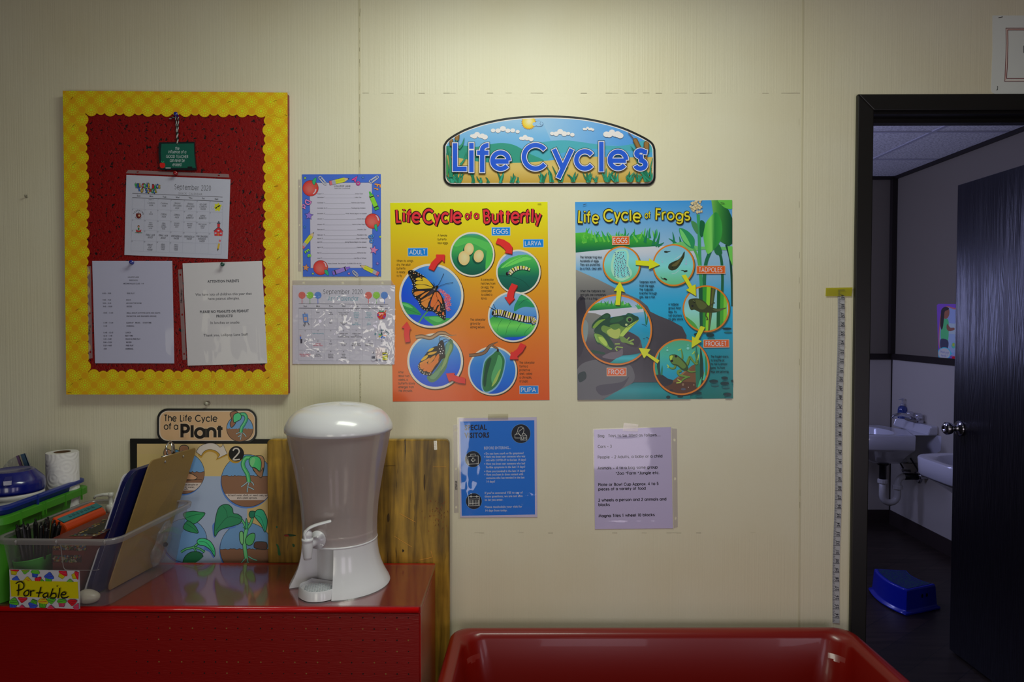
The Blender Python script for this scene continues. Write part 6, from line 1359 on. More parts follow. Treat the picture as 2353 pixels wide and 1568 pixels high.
# special visitors notice
TV = crop(1030, 940, 5.808)
QV = [TV(*p) for p in ((140, 125), (1180, 110), (1188, 1445), (160, 1450))]; YV = -.0006
sv = page('visitor_notice', 'blue Special Visitors notice with round black icons in a clear sleeve', 'notice', QV, YV)
A = Art(onwall(TV, YV), E=shade(1145, 1080), base=.0006, step=.00001, mat=INK)
A.poly('page_print', [(140, 125), (1180, 110), (1188, 1445), (160, 1450)], (178, 170, 190)); A.poly('page_print', [(158, 168), (1148, 152), (1158, 1410), (180, 1428)], (15, 92, 172)); A.floor()
for t, y, w in (('SPECIAL', 284, 296), ('VISITORS', 388, 332)): A.text('title', t, 220, y, 66, (8, 14, 34), 'heavy', 'l', w, -1.2)
PAL = (182, 190, 215)
A.text('heading', 'BEFORE ENTERING...', 476, 540, 34, PAL, 'bold', 'l', 362, -.8)
for i, (t, x, y, w) in enumerate((('\u2022', 478, 612, 14), ('Do you have cough or flu symptoms?', 500, 610, 508), ('\u2022', 478, 652, 14), ('Have you been near someone who was', 502, 652, 526), ('sick with COVID-19 in the last 14 days?', 503, 698, 536), ('\u2022', 480, 746, 14), ('Have you been near someone who had', 504, 746, 522), ('flu-like symptoms in the last 14 days?', 504, 792, 524), ('\u2022', 481, 846, 14), ('Have you traveled in the last 14 days?', 505, 846, 522), ('\u2022', 482, 890, 14), ('Have you been in close contact with', 506, 890, 496), ('someone who has traveled in the last', 508, 935, 510), ('14 days?', 508, 984, 118), ("If you've answered YES to any of", 486, 1136, 506), ('these questions, we are not able', 487, 1182, 506), ('to let you enter.', 488, 1228, 245), ('Please reschedule your visit for', 488, 1322, 498), ('14 days from today.', 490, 1370, 300))):
    if t == '\u2022': A.ell('printed_text', x+7, y-12, 7, 7, PAL)
    else: A.text('printed_text', t, x, y, 27, PAL, 'bold', 'l', w, -.8, off=.02)
LN = (200, 200, 190)
for cx, cy, r in ((970, 331, 126), (331, 670, 107), (342, 1232, 106)): A.ell('icon#%d' % r, cx, cy, r+3, r+3, (120, 170, 215), n=40); A.ell('icon#%d' % r, cx, cy, r, r, (10, 14, 24), n=40)
for P in ([(263, 638), (300, 632), (400, 628), (402, 732), (266, 738), (263, 638)], [(302, 632), (300, 606), (358, 602), (360, 628)], [(322, 655), (342, 655), (342, 672), (358, 672), (358, 690), (342, 690), (342, 706), (322, 706), (322, 690), (306, 690), (306, 672), (322, 672), (322, 655)]): A.line('icon#107', P, 5, LN)
for P in ([(270, 1172), (415, 1168), (417, 1290), (272, 1294), (270, 1172)], [(270, 1205), (415, 1200)], [(285, 1262), (405, 1258)])+tuple([(x, 1215), (x, 1280)] for x in (282, 302, 322, 342, 362, 382, 402)): A.line('icon#106', P, 5, LN)
for x in (305, 380): A.ring('icon#106', x, 1170, 10, 5, LN, 14)
for P in ([tuple(p) for p in spline([(905, 335), (925, 300), (935, 255), (970, 238), (1000, 250), (1010, 285), (1000, 320), (988, 340)], 5)], [tuple(p) for p in spline([(1000, 255), (970, 280), (945, 300), (945, 330), (960, 350)], 5)], [(890, 388), (892, 340), (940, 332), (965, 360)], [(890, 388), (960, 388)], [(968, 352), (1048, 352), (1050, 415), (968, 415), (968, 352)], [tuple(p) for p in spline([(985, 350), (992, 330), (1022, 330), (1030, 350)], 4)], [(980, 372), (1005, 372), (1005, 404), (980, 404), (980, 372)], [(1015, 378), (1040, 378)], [(1015, 392), (1040, 392)]): A.line('icon#126', P, 5, LN)
A.build(sv)
sleeve('sleeve', [TV(*p) for p in ((118, 112), (1184, 104), (1192, 1462), (128, 1470))], YV-.0014, sv, amp=.0024, sc=16, seed=52, nu=64, nv=80, stretch=(1.2, .8), zone=lambda u, v: .12+.9*math.exp(-((u-.12)/.2)**2-((v-.78)/.2)**2)+.7*(u > .75)*(v > .75))
strip('binding_strip', [TV(*p) for p in ((68, 215), (130, 205), (138, 1385), (78, 1388))], YV-.0002, sv, (.06, .50, .935))
A = Art(onwall(TV, YV-.0003), E=shade(1050, 1100), base=.0002, mat=INK); A.text('strip_lettering', 'STAPLES', 92, 962, 24, (18, 18, 22), 'bold', 'l', 120, 88); A.build(sv)
# bag toys list
TT = crop(1350, 960, 5.808)
QT = [TT(*p) for p in ((86, 162), (1112, 126), (1140, 1478), (98, 1490))]; YT = -.0006
bt = page('toy_list', 'lavender Bag Toys list in bold type, right of the blue visitors notice', 'paper sheet', QT, YT)
A = Art(onwall(TT, YT), E=shade(1455, 1100), base=.0006, step=.00001, mat=INK)
A.poly('page_print', [(86, 162), (1112, 126), (1140, 1478), (98, 1490)], (164, 154, 180)); A.floor()
for t, x, y, w in (('Bag   Toys to be filled as follows....', 140, 262, 842), ('Cars \u2013 3', 138, 403, 190), ('People \u2013 2 Adults, a baby or a child', 138, 546, 866), ('Animals \u2013 4 to a bag same group', 138, 692, 802), ('*Zoo *Farm *Jungle etc.', 378, 762, 590), ('Plate or Bowl Cup Approx. 4 to 5', 145, 913, 808), ('pieces of a variety of food', 146, 972, 636), ('2 wheels a person and 2 animals and', 147, 1120, 910), ('blocks', 148, 1180, 154), ('Magna Tiles 1 wheel 10 blocks', 150, 1328, 752)):
    A.text('printed_text', t, x, y, 34, (24, 22, 30), 'slab', 'l', w, -1.1, wt=.25)
A.build(bt)
sleeve('sleeve', [TT(*p) for p in ((70, 150), (1118, 118), (1152, 1492), (96, 1492))], YT-.0012, bt, amp=.0018, sc=13, seed=63, nu=48, nv=60, stretch=(.8, 1), zone=lambda u, v: .08+.5*(v > .92)+.3*(v < .1))
strip('binding_strip', [TT(*p) for p in ((1122, 140), (1194, 148), (1205, 1460), (1150, 1478))], YT-.0002, bt, (.115, .505, .905))
TAPE = clear_mat('clear_tape', (.96, .95, .9), gloss=.08, milky=.08, rough=.15)
for nm, Q, y in (('tape_strip', ((485, 70), (678, 90), (672, 188), (470, 175)), -.0026),): slab_sheet(nm, [W(*TT(*p), y) for p in Q], TAPE, bt, y, .0001)
slab_sheet('tape_strip', [W(*TV(*p), -.003) for p in ((530, 70), (800, 66), (800, 140), (530, 146))], TAPE, sv, -.003, .0001)
# corner of a framed sign over the door
TN = crop(2260, 20, 7.467)
rs = thing('room_sign', 'white sign with thin double dark red border stapled above the doorway', 'sign', W(2353, 214))
OUT = [(150, 118), (1500, 118), (1500, 1466), (200, 1466), (160, 1452), (136, 1425), (128, 1380), (140, 1000), (152, 700), (150, 400)]
slab_sheet('sheet', [W(*TN(*p)) for p in OUT], PAPER, rs, 0, .0008)
A = Art(onwall(TN), E=tuple(v*1.0 for v in illum(2320, 130)), base=.0009, mat=INK)
A.poly('print', OUT, (108, 108, 105))
for P, w, c in (([(1500, 337), (380, 337), (384, 600), (376, 900), (360, 1250), (1500, 1250)], 11, (50, 8, 12)), ([(1500, 354), (397, 354), (401, 600), (392, 900), (372, 1228), (1500, 1228)], 14, (135, 112, 104)), ([(1500, 368), (412, 368), (416, 600), (408, 900), (392, 1200), (1500, 1200)], 12, (50, 8, 12))): A.line('border_print', P, w, c)
A.rect('letter', 682, 635, 740, 762, (14, 12, 14))
A.line('staple', [(252, 160), (325, 142)], 14, (25, 24, 22)); A.line('staple#2', [(232, 1332), (240, 1340), (236, 1395), (216, 1400)], 11, (30, 30, 28))
A.build(rs)
# ------------------------------------------------------------------ measuring tape stuck up beside the door
def tp(v): return (1932.5+(1919.5-1932.5)*(v-683)/(1440-683)+1.2*math.sin(v/55), v)
mt_ = thing('measuring_tape', 'paper measuring tape taped upright beside the door casing', 'tape measure', W(1920, 1432))
bm = B(); n = 60; rows = []
for i in range(n+1):
    v = 665+(1432-665)*i/n; x, _ = tp(v); rows.append((W(x-8, v), W(x+7.5, v)))
d = Vector((0, -1, 0))
for (a, b), (c, e) in zip(rows, rows[1:]):
    z = .0008
    bm.faces.new([bm.verts.new(p+d*h) for p, h in ((a, z), (b, .0022), (e, .0022), (c, z))])
bmesh.ops.remove_doubles(bm, verts=bm.verts, dist=1e-5)
o = obj('band', bm, pmat('tape_paper', (182, 182, 186), .5), mt_); so = o.modifiers.new('thick', 'SOLIDIFY'); so.thickness = .0004; so.offset = -1
A = Art(lambda u, v: W(u, v)+d*(.0008+.0014*(u-tp(v)[0]+8)/15.5), E=shade(1925, 1100), base=.0008, step=.00001, mat=INK)
yi = lambda inch: 688+(1420-688)*(59-inch)/35.0
for inch in range(24, 61):
    y = yi(inch); x, _ = tp(y)
    A.line('tick_marks', [(x-8, y), (x+7, y)], .9, (28, 28, 32))
    if inch < 60:
        t = str(inch); yy = y-1.2+0
        A.text('numerals', t[0], x+5.4, y+.2-1.3, 6.6, (20, 20, 24), 'bold', 'l', 4.2, -90); A.text('numerals', t[1], x+5.4, y-6.4+.4, 6.6, (20, 20, 24), 'bold', 'l', 4.2, -90)
    for k in range(1, 8):
        yk = y+20.91*k/8; xk, _ = tp(yk)
        if yk < 1430: A.line('tick_marks', [(xk-8, yk), (xk-8+(7.5 if k == 4 else 5 if k % 2 == 0 else 3.6), yk)], .7, (40, 40, 44))
A.build(mt_)
yt = tag(obj('tape_piece', prism(B(), [(W(*p).x, W(*p).z) for p in ((1897, 662), (1958, 661), (1957, 666), (1955, 681), (1896, 681), (1896.5, 672))], lambda u, v: (u, -.0032, v), lambda u, v: (u, -.0028, v)), clear_mat('yellow_tape', (.86, .84, .03), gloss=.05, milky=.55, rough=.3, milk_col=(.72, .68, .02))), 'bright yellow tape strip across the top of the measuring tape', 'tape')
# ------------------------------------------------------------------ bits left in the wall
p = W(479, 927); t = thing('push_pin', 'white push pin stuck in the wall below the red board', 'push pin', tuple(p))
bm = lathe(B(), [(0, 0), (.0055, 0), (.0058, .002), (.004, .005), (.0036, .010), (.0055, .013), (.0056, .016), (0, .017)], n=18)
for v in bm.verts: v.co = p+Vector((v.co.x, -v.co.z, v.co.y))
obj('handle', bm, pmat('pin_white', (175, 170, 150), .3, coat=.4), t, smooth=True)
p = W(62, 452); t = thing('wall_hook', 'tiny metal hook in the wall left of the red board', 'hook', tuple(p))
bm = tube(B(), [p+Vector(v) for v in ((0, .0, .0), (0, -.006, .0), (.001, -.010, -.001), (.003, -.012, .002), (.005, -.011, .004))], .0014, 8); lathe(bm, [(0, 0), (.004, 0), (.004, .0015), (0, .0015)], (p.x, p.y-.0015, p.z), n=12, axis='Y'); obj('hook', bm, pmat('pin_white', (175, 170, 150), .3), t, smooth=True)
# ------------------------------------------------------------------ plant poster and its header, behind the cabinet
TP = crop(290, 930, 4.126)
EPL = tuple(v*.95 for v in illum(470, 1130))
pp = thing('plant_poster', 'plant life cycle poster in black frame, standing behind the red cabinet', 'poster', W(460, 1330))
slab_sheet('frame', [W(*TP(*p)) for p in ((47, 322), (1900, 330), (1900, 1900), (60, 1900))], pmat('black_frame', (16, 15, 14), .4), pp, 0, .006)
A = Art(onwall(TP, -.006), E=EPL, base=.0002, mat=INK)
TAN, BL, SKY, SOIL, SH = (212, 186, 122), (160, 176, 196), (112, 158, 198), (92, 66, 48), (62, 92, 140)
A.rect('background', 103, 372, 1880, 1880, TAN); A.poly('background', [(103, 372), (1326, 385), (1326, 470), (103, 470)], (216, 188, 128))
A.rect('background', 103, 680, 900, 1880, BL); A.poly('background', [(700, 682), (1148, 680), (1148, 1880), (700, 1880)], BL); A.floor()
def rough(x0, x1, y, yb, n, seed):
    rn = random.Random(seed); return [(x0+(x1-x0)*i/n, y+rn.uniform(-6, 6)) for i in range(n+1)]+[(x1, yb), (x0, yb)]
def disc(part, cx, cy, r, soil):
    A.cp = None; A.down(); A.ell(part, cx-8, cy+16, r*1.01, r*1.01, SH, n=56); A.ell(part, cx, cy, r+4, r+4, (22, 22, 25), n=56); A.ell(part, cx, cy, r, r, SKY, n=56)
    A.cp = [TPX(*p) for p in circ(cx, cy, r, n=56)]
    if soil: A.poly(part, rough(cx-r-10, cx+r+10, soil, cy+r+10, 34, int(cx)), SOIL); A.line(part, rough(cx-r-10, cx+r+10, soil, cy+r+10, 34, int(cx))[:35], 5, (45, 32, 24))
TPX = lambda u, v: (u, v)
def ol(part, P, c, w=6, e=(18, 32, 28), closed=True, n=6):
    Q = [tuple(p[:2]) for p in spline(P, n, closed)]; A.poly(part, Q, c); A.line(part, Q+[Q[0]], w, e)
# seed disc
disc('picture#seed', 545, 650, 195, 640); ol('picture#seed', [(520, 665), (600, 652), (660, 680), (672, 695), (650, 712), (580, 712), (520, 705)], (140, 105, 75)); A.line('picture#seed', rough(470, 720, 715, 0, 14, 4)[:15], 4, (45, 32, 24))
A.rect('picture#seed', 300, 742, 760, 815, (205, 190, 175))
for t, x, y in (('are carried by people or', 682, 766), ('animals, wind, water,', 650, 790), ('and animals.', 592, 808)): A.text('picture#seed', t, x, y, 15, (30, 25, 22), 'bold', 'r', len(t)*10.3)
A.cp = None
ol('picture#person', [(505, 420), (520, 392), (555, 385), (588, 400), (590, 440), (560, 470), (515, 462)], (112, 78, 56), n=5); ol('picture#person', [(370, 420), (420, 435), (440, 470), (420, 520), (360, 480)], (120, 85, 60), n=5); ol('picture#person', [(430, 450), (480, 428), (520, 470), (470, 500)], (80, 150, 195), n=4)
# arrow
A.smooth('arrow', [(680, 470), (720, 415), (780, 392), (840, 400), (890, 450), (900, 480), (870, 500), (850, 465), (790, 445), (740, 470), (712, 505)], (120, 92, 30)); A.poly('arrow', [(905, 395), (965, 480), (850, 530), (868, 490)], (120, 92, 30))
AR = [tuple(p[:2]) for p in spline([(662, 448), (700, 398), (770, 368), (840, 370), (890, 405)], 6)]+[(908, 398), (918, 374), (958, 468), (866, 512), (888, 480)]+[tuple(p[:2]) for p in spline([(886, 470), (850, 440), (790, 425), (740, 445), (712, 486)], 6)]
A.poly('arrow', AR, (216, 206, 190)); A.line('arrow', AR+[AR[0]], 4, (40, 35, 30))
# disc 2
disc('picture#sprout', 1150, 722, 246, 678); A.rect('picture#sprout', 880, 848, 1420, 906, (205, 190, 175))
A.text('picture#sprout', 'A hard outer shell, or seed coat, splits', 966, 868, 17, (30, 25, 22), 'bold', 'l', 400); A.text('picture#sprout', 'and a plant sprouts.', 1052, 893, 17, (30, 25, 22), 'bold', 'l', 192)
A.cp = None; A.ell('number_badge', 1036, 485, 72, 72, (120, 92, 30)); A.ell('number_badge', 1045, 467, 73, 73, (18, 16, 16)); A.line('number_badge', spline([(1012, 438), (1030, 418), (1060, 420), (1072, 448), (1050, 480), (1016, 522), (1078, 520)], 6), 13, (216, 206, 190))
def stem(part, P, w, c=(70, 140, 85), e=(18, 50, 38)):
    Q = spline(P, 6); A.line(part, Q, [v+9 for v in w] if isinstance(w, list) else w+9, e); A.line(part, Q, w, c); A.line(part, [p+Vector((-3, 0)) for p in Q], [v*.3 for v in w] if isinstance(w, list) else w*.3, (110, 180, 115))
RT = (175, 200, 205)
for P in ([(1158, 730), (1120, 760), (1092, 780)], [(1165, 735), (1150, 790), (1148, 832)], [(1150, 778), (1190, 795), (1212, 808)], [(1172, 722), (1200, 745), (1210, 766)]): A.line('picture#sprout', spline(P, 4), 14, (25, 45, 40)); A.line('picture#sprout', spline(P, 4), 8, RT)
stem('picture#sprout', [(1190, 505), (1140, 505), (1112, 540), (1112, 590), (1150, 660), (1162, 720), (1160, 735)], 32, (45, 120, 70))
ol('picture#sprout', [(1225, 498), (1260, 482), (1300, 500), (1312, 560), (1300, 640), (1280, 690), (1230, 650), (1200, 600)], (120, 88, 62)); ol('picture#sprout', [(1165, 540), (1180, 500), (1230, 490), (1268, 510), (1282, 560), (1268, 630), (1225, 600), (1185, 590)], (50, 130, 75)); A.smooth('picture#sprout', [(1175, 540), (1200, 505), (1225, 520), (1205, 580), (1185, 585)], (105, 175, 110)); ol('picture#sprout', [(1200, 600), (1235, 612), (1270, 640), (1300, 600), (1285, 690), (1240, 665)], (105, 75, 52), 5)
# disc 3
disc('picture#seedling', 560, 1290, 205, None); A.cp = None
ol('picture#seedling', [(540, 1040), (620, 1012), (700, 1020), (748, 1032), (710, 1085), (650, 1130), (600, 1120)], (35, 105, 62)); ol('picture#seedling', [(540, 1160), (580, 1105), (620, 1120), (660, 1160), (683, 1218), (620, 1212), (560, 1190)], (32, 95, 58)); A.line('picture#seedling', spline([(560, 1080), (640, 1050), (740, 1034)], 4), 4, (18, 60, 40)); A.line('picture#seedling', spline([(570, 1130), (630, 1170), (680, 1216)], 4), 4, (18, 60, 40))
stem('picture#seedling', [(520, 1400), (570, 1370), (640, 1352), (690, 1310)], 15, (40, 110, 62)); stem('picture#seedling', [(640, 1352), (700, 1370), (745, 1400)], 13, (40, 110, 62)); stem('picture#seedling', [(640, 1355), (655, 1380), (660, 1400)], 11, (40, 110, 62))
A.smooth('picture#seedling', [(760, 1310), (820, 1350), (835, 1430), (828, 1455), (790, 1400), (740, 1370)], SH); ol('picture#seedling', [(672, 1300), (690, 1275), (740, 1270), (800, 1300), (840, 1370), (838, 1440), (800, 1380), (740, 1340), (690, 1330)], (45, 140, 88)); A.line('picture#seedling', spline([(690, 1300), (760, 1310), (830, 1400)], 4), 5, (20, 75, 50))
A.cp = [TPX(*p) for p in circ(560, 1290, 230, n=56)]; ol('picture#seedling', [(540, 1510), (560, 1440), (620, 1398), (700, 1402), (730, 1450), (690, 1520), (600, 1560)], (24, 74, 46)); A.cp = None
# disc 4
disc('picture#young_plant', 1140, 1370, 248, 1372); A.cp = None
for P in ([(1135, 1450), (1110, 1480), (1085, 1512)], [(1150, 1450), (1150, 1490), (1130, 1530)], [(1160, 1440), (1200, 1465), (1242, 1478)], [(1155, 1490), (1175, 1520)]): A.line('picture#young_plant', spline(P, 4), 15, (25, 55, 48)); A.line('picture#young_plant', spline(P, 4), 9, (110, 165, 140))
stem('picture#young_plant', [(1118, 1150), (1140, 1180), (1125, 1250), (1122, 1330), (1130, 1400), (1140, 1460)], 30); stem('picture#young_plant', [(1140, 1185), (1120, 1130), (1085, 1080)], 16, (50, 120, 75)); stem('picture#young_plant', [(1142, 1185), (1180, 1130), (1200, 1070)], 18, (50, 120, 75)); ol('picture#young_plant', [(1128, 1170), (1138, 1080), (1155, 1130), (1150, 1175)], (45, 120, 80), 5)
A.smooth('picture#young_plant', [(835, 1120), (820, 1200), (840, 1262), (900, 1190), (1040, 1160), (1000, 1050)], SH)
ol('picture#young_plant', [(875, 985), (920, 950), (970, 950), (1008, 985), (1018, 1030), (1060, 1040), (1098, 1075), (1080, 1125), (1020, 1150), (930, 1175), (880, 1200), (845, 1250), (835, 1200), (848, 1080)], (32, 92, 60)); A.line('picture#young_plant', spline([(1080, 1080), (960, 1070), (850, 1200)], 5), 4, (18, 58, 40)); A.line('picture#young_plant', spline([(960, 1070), (950, 1010), (920, 965)], 4), 4, (18, 58, 40))
ol('picture#young_plant', [(1165, 1040), (1180, 1012), (1225, 1015), (1240, 1040), (1200, 1075), (1175, 1070)], (22, 82, 60)); ol('picture#young_plant', [(1215, 1050), (1240, 1000), (1290, 998), (1320, 1040), (1340, 1110), (1318, 1210), (1280, 1140), (1240, 1090)], (35, 118, 85)); A.line('picture#young_plant', spline([(1225, 1050), (1280, 1080), (1318, 1200)], 4), 4, (18, 65, 50))
ol('picture#young_plant', [(1075, 1220), (1095, 1202), (1110, 1220), (1112, 1300), (1100, 1330), (1078, 1290)], (105, 170, 105)); ol('picture#young_plant', [(1135, 1270), (1170, 1230), (1215, 1222), (1222, 1260), (1200, 1320), (1160, 1335), (1132, 1310)], (55, 120, 68)); ol('picture#young_plant', [(1220, 1310), (1260, 1300), (1330, 1310), (1330, 1372), (1260, 1370), (1215, 1355)], (62, 45, 38))
A.T = None
A.build(pp)
# header card
hd = thing('plant_header', 'small tan header card The Life Cycle of a Plant above the plant poster', 'sign', W(475, 1017))
RR = rrect(767, 202, 472, 162, 96, 6)
def TPw(y): return onwall(TP, y)
slab_sheet('card', [W(*TP(u, v+(u-767)*.004), -.0065) for u, v in RR], pmat('black_card', (18, 18, 18), .35), hd, -.0065, .0012)
A = Art(onwall(TP, -.0077), E=tuple(v for v in illum(475, 980)), base=.0002, mat=GLOSS)
A.poly('print', rrect(767, 202, 470, 160, 95, 6), (20, 20, 20)); A.poly('print', rrect(767, 202, 455, 143, 84, 6), (206, 190, 165)); A.poly('print', rrect(769, 202, 446, 134, 76, 6), (196, 160, 116)); A.floor()
for t, x, y, h, w, wt in (('The', 362, 158, 58, 122, .17), ('Life', 512, 158, 58, 116, .17), ('Cycle', 655, 160, 58, 216, .17), ('of', 360, 235, 58, 76, .17), ('a', 455, 236, 58, 44, .17), ('Plant', 522, 312, 116, 418, .24)):
    A.text('lettering#'+t, t, x, y, h, (206, 178, 140), 'geo', 'l', w, wt=wt*1.7); A.text('lettering#'+t, t, x, y, h, (20, 16, 14), 'geo', 'l', w, wt=wt)
A.down(); A.ell('picture', 1078, 228, 128, 126, (22, 22, 25), n=48); A.ell('picture', 1078, 228, 123, 121, (112, 158, 198), n=48)
A.cp = circ(1078, 228, 123, 121, n=48); A.poly('picture', rough(940, 1210, 230, 360, 30, 8), (98, 70, 48)); A.cp = None
for P in ([(1085, 262), (1060, 270), (1042, 280)], [(1090, 268), (1088, 310), (1082, 335)], [(1095, 262), (1120, 280), (1138, 305)], [(1088, 292), (1060, 305)]): A.line('picture', spline(P, 4), 12, (25, 45, 40)); A.line('picture', spline(P, 4), 7, RT)
stem('picture', [(1080, 95), (1120, 92), (1140, 130), (1120, 180), (1095, 220), (1088, 265)], 26, (35, 120, 85))
ol('picture', [(985, 95), (1000, 70), (1040, 62), (1060, 80), (1030, 110), (1040, 170), (1000, 218), (985, 180), (1000, 140)], (105, 68, 50)); ol('picture', [(1015, 120), (1030, 90), (1070, 80), (1092, 105), (1085, 140), (1050, 160), (1022, 170)], (55, 140, 90))
A.build(hd)
# ------------------------------------------------------------------ wooden board behind the cabinet
def wood_mat():
    m, N, K, Bs = new_mat('worn_varnished_wood'); Bs.inputs['Roughness'].default_value = .38
    tc = N.new('ShaderNodeTexCoord'); mp = N.new('ShaderNodeMapping'); mp.inputs['Scale'].default_value = (55, 10, 5); K.new(tc.outputs['Object'], mp.inputs[0])
    n = N.new('ShaderNodeTexNoise'); n.inputs['Scale'].default_value = 1; n.inputs['Detail'].default_value = 6; n.inputs['Distortion'].default_value = .4; K.new(mp.outputs[0], n.inputs['Vector'])
    cr = N.new('ShaderNodeValToRGB'); e = cr.color_ramp.elements; e[0].position = .28; e[0].color = (.10, .052, .006, 1); e[1].position = .66; e[1].color = (.48, .275, .028, 1); K.new(n.outputs['Fac'], cr.inputs[0])
    n2 = N.new('ShaderNodeTexNoise'); n2.inputs['Scale'].default_value = 9; n2.inputs['Detail'].default_value = 4; K.new(tc.outputs['Object'], n2.inputs['Vector'])
    c2 = N.new('ShaderNodeMapRange'); c2.inputs[1].default_value = .3; c2.inputs[2].default_value = .7; c2.inputs[3].default_value = .55; c2.inputs[4].default_value = 1.25; K.new(n2.outputs['Fac'], c2.inputs[0])
    v = N.new('ShaderNodeVectorMath'); v.operation = 'SCALE'; K.new(cr.outputs[0], v.inputs[0]); K.new(c2.outputs[0], v.inputs['Scale'])
    # dark streaks and dents
    m3 = N.new('ShaderNodeMapping'); m3.inputs['Scale'].default_value = (95, 20, 9); K.new(tc.outputs['Object'], m3.inputs[0])
    n3 = N.new('ShaderNodeTexNoise'); n3.inputs['Scale'].default_value = 1; n3.inputs['Detail'].default_value = 3; K.new(m3.outputs[0], n3.inputs['Vector'])
    c3 = N.new('ShaderNodeValToRGB'); c3.color_ramp.elements[0].position = .66; c3.color_ramp.elements[0].color = (1, 1, 1, 1); c3.color_ramp.elements[1].position = .74; c3.color_ramp.elements[1].color = (.12, .1, .08, 1); K.new(n3.outputs['Fac'], c3.inputs[0])
    mx = N.new('ShaderNodeVectorMath'); mx.operation = 'MULTIPLY'; K.new(v.outputs[0], mx.inputs[0]); K.new(c3.outputs[0], mx.inputs[1]); K.new(mx.outputs[0], Bs.inputs['Base Color'])
    b = N.new('ShaderNodeBump'); b.inputs['Strength'].default_value = .3; b.inputs['Distance'].default_value = .002; K.new(n.outputs['Fac'], b.inputs['Height']); K.new(b.outputs[0], Bs.inputs['Normal'])
    return m
YW = -.034
wa, wb = W(613, 1010, YW), W(1032, 1012, YW)
bm = B(); hw, top = (wb.x-wa.x)/2, (wa.z+wb.z)/2; cx = (wa.x+wb.x)/2
prism(bm, rrect(cx, top-.55, hw, .55, .012, 4), lambda u, v: (u, YW, v), lambda u, v: (u, YW+.022, v))
wbd = thing('wooden_board', 'worn brown wooden board standing behind the white drink dispenser', 'board', (cx, YW+.011, top-1.1))
obj('panel', bm, wood_mat(), wbd, bevel=.003)
A = Art(lambda u, v: W(*crop(600, 920, 3.267)(u, v), YW), E=illum(820, 1150), base=.0003, mat=INK)
for kk, (P, c) in enumerate((([(170, 1012), (200, 1005), (235, 1008), (265, 1016), (225, 1024), (190, 1020)], (20, 45, 22)), ([(172, 1016), (195, 1008), (210, 1022), (185, 1024)], (95, 22, 14)), ([(112, 1080), (130, 1090), (142, 1130), (146, 1165), (128, 1160), (122, 1110)], (25, 62, 30)), ([(235, 1078), (252, 1085), (250, 1102), (238, 1100)], (30, 60, 30)), ([(115, 945), (124, 948), (120, 962), (112, 955)], (18, 60, 40)), ([(1222, 565), (1230, 562), (1234, 620), (1228, 680), (1220, 640)], (48, 34, 12)), ([(960, 850), (964, 900), (950, 915), (946, 870)], (45, 32, 12)), ([(870, 648), (895, 652), (890, 658)], (20, 62, 40)), ([(1060, 1120), (1075, 1130), (1062, 1142)], (25, 18, 10)))): A.smooth('paint_mark#%d' % kk, P, c)
rn = random.Random(9)
for i in range(60):
    x, y = rn.gauss(1320, 45), rn.gauss(850, 75); A.line('scuff', [(x, y), (x+rn.uniform(-8, 8), y+rn.uniform(-14, 14))], 3, rn.choice(((95, 40, 14), (60, 25, 8))))
for P in ([(1040, 850), (1160, 915)], [(1000, 1020), (1130, 1100)], [(1190, 1200), (1280, 1180)], [(1290, 500), (1390, 500)], [(880, 495), (1010, 490)], [(1275, 1130), (1290, 1180)]): A.line('scuff', P, 2.6, (150, 105, 40) if P[0][1] != 495 else (50, 34, 10))
A.build(wbd)
slab_sheet('tape_strip', [W(*crop(600, 920, 3.267)(*p), YW) for p in ((1296, 305), (1320, 305), (1322, 374), (1300, 374))], TAPE, wbd, YW-.0004, .0001)
# ------------------------------------------------------------------ red cabinet with clear cover sheet
ZT = CAM.z-.664                              # top of the clear sheet
xr = H(966, 1395, ZT-.004).x; yf = H(700, 1399, ZT-.008).y; yb_ = YW-.004; xl = -1.75
RED = pmat('red_gloss_paint', (168, 10, 10), .28, coat=.25, bump=(120, .06))
def peg_mat():
    m, N, K, Bs = new_mat('red_painted_board'); Bs.inputs['Roughness'].default_value = .34
    tc = N.new('ShaderNodeTexCoord'); n = N.new('ShaderNodeTexNoise'); n.inputs['Scale'].default_value = 420; n.inputs['Detail'].default_value = 2
    mp = N.new('ShaderNodeMapping'); mp.inputs['Scale'].default_value = (.12, 1, 1); K.new(tc.outputs['Object'], mp.inputs[0]); K.new(mp.outputs[0], n.inputs['Vector'])
    Bs.inputs['Base Color'].default_value = (*L3((138, 6, 8)), 1)
    b = N.new('ShaderNodeBump'); b.inputs['Strength'].default_value = .25; b.inputs['Distance'].default_value = .0015; K.new(n.outputs['Fac'], b.inputs['Height']); K.new(b.outputs[0], Bs.inputs['Normal'])
    return m
cab = thing('red_cabinet', 'long low cabinet painted glossy red with pegboard back', 'cabinet', ((xl+xr)/2, (yf+yb_)/2, 0))
zt = ZT-.0034; T = .018
bx('top_board', (xl, yf+.004, zt-T), (xr, yb_, zt), RED, cab, bevel=.002)
for x in (xl, -.96, xr-T): bx('side_panel', (x, yf+.006, .0), (x+T, yb_, zt-T), RED, cab, bevel=.0015)
bx('bottom_board', (xl+T, yf+.006, .06), (xr-T, yb_-.01, .06+T), RED, cab)
for x0, x1 in ((xl+T, -.96), (-.96+T, xr-T)): bx('shelf', (x0, yf+.008, .40), (x1, yb_-.01, .418), RED, cab)
bx('plinth', (xl+T, yf+.03, 0), (xr-T, yf+.045, .06), RED, cab)
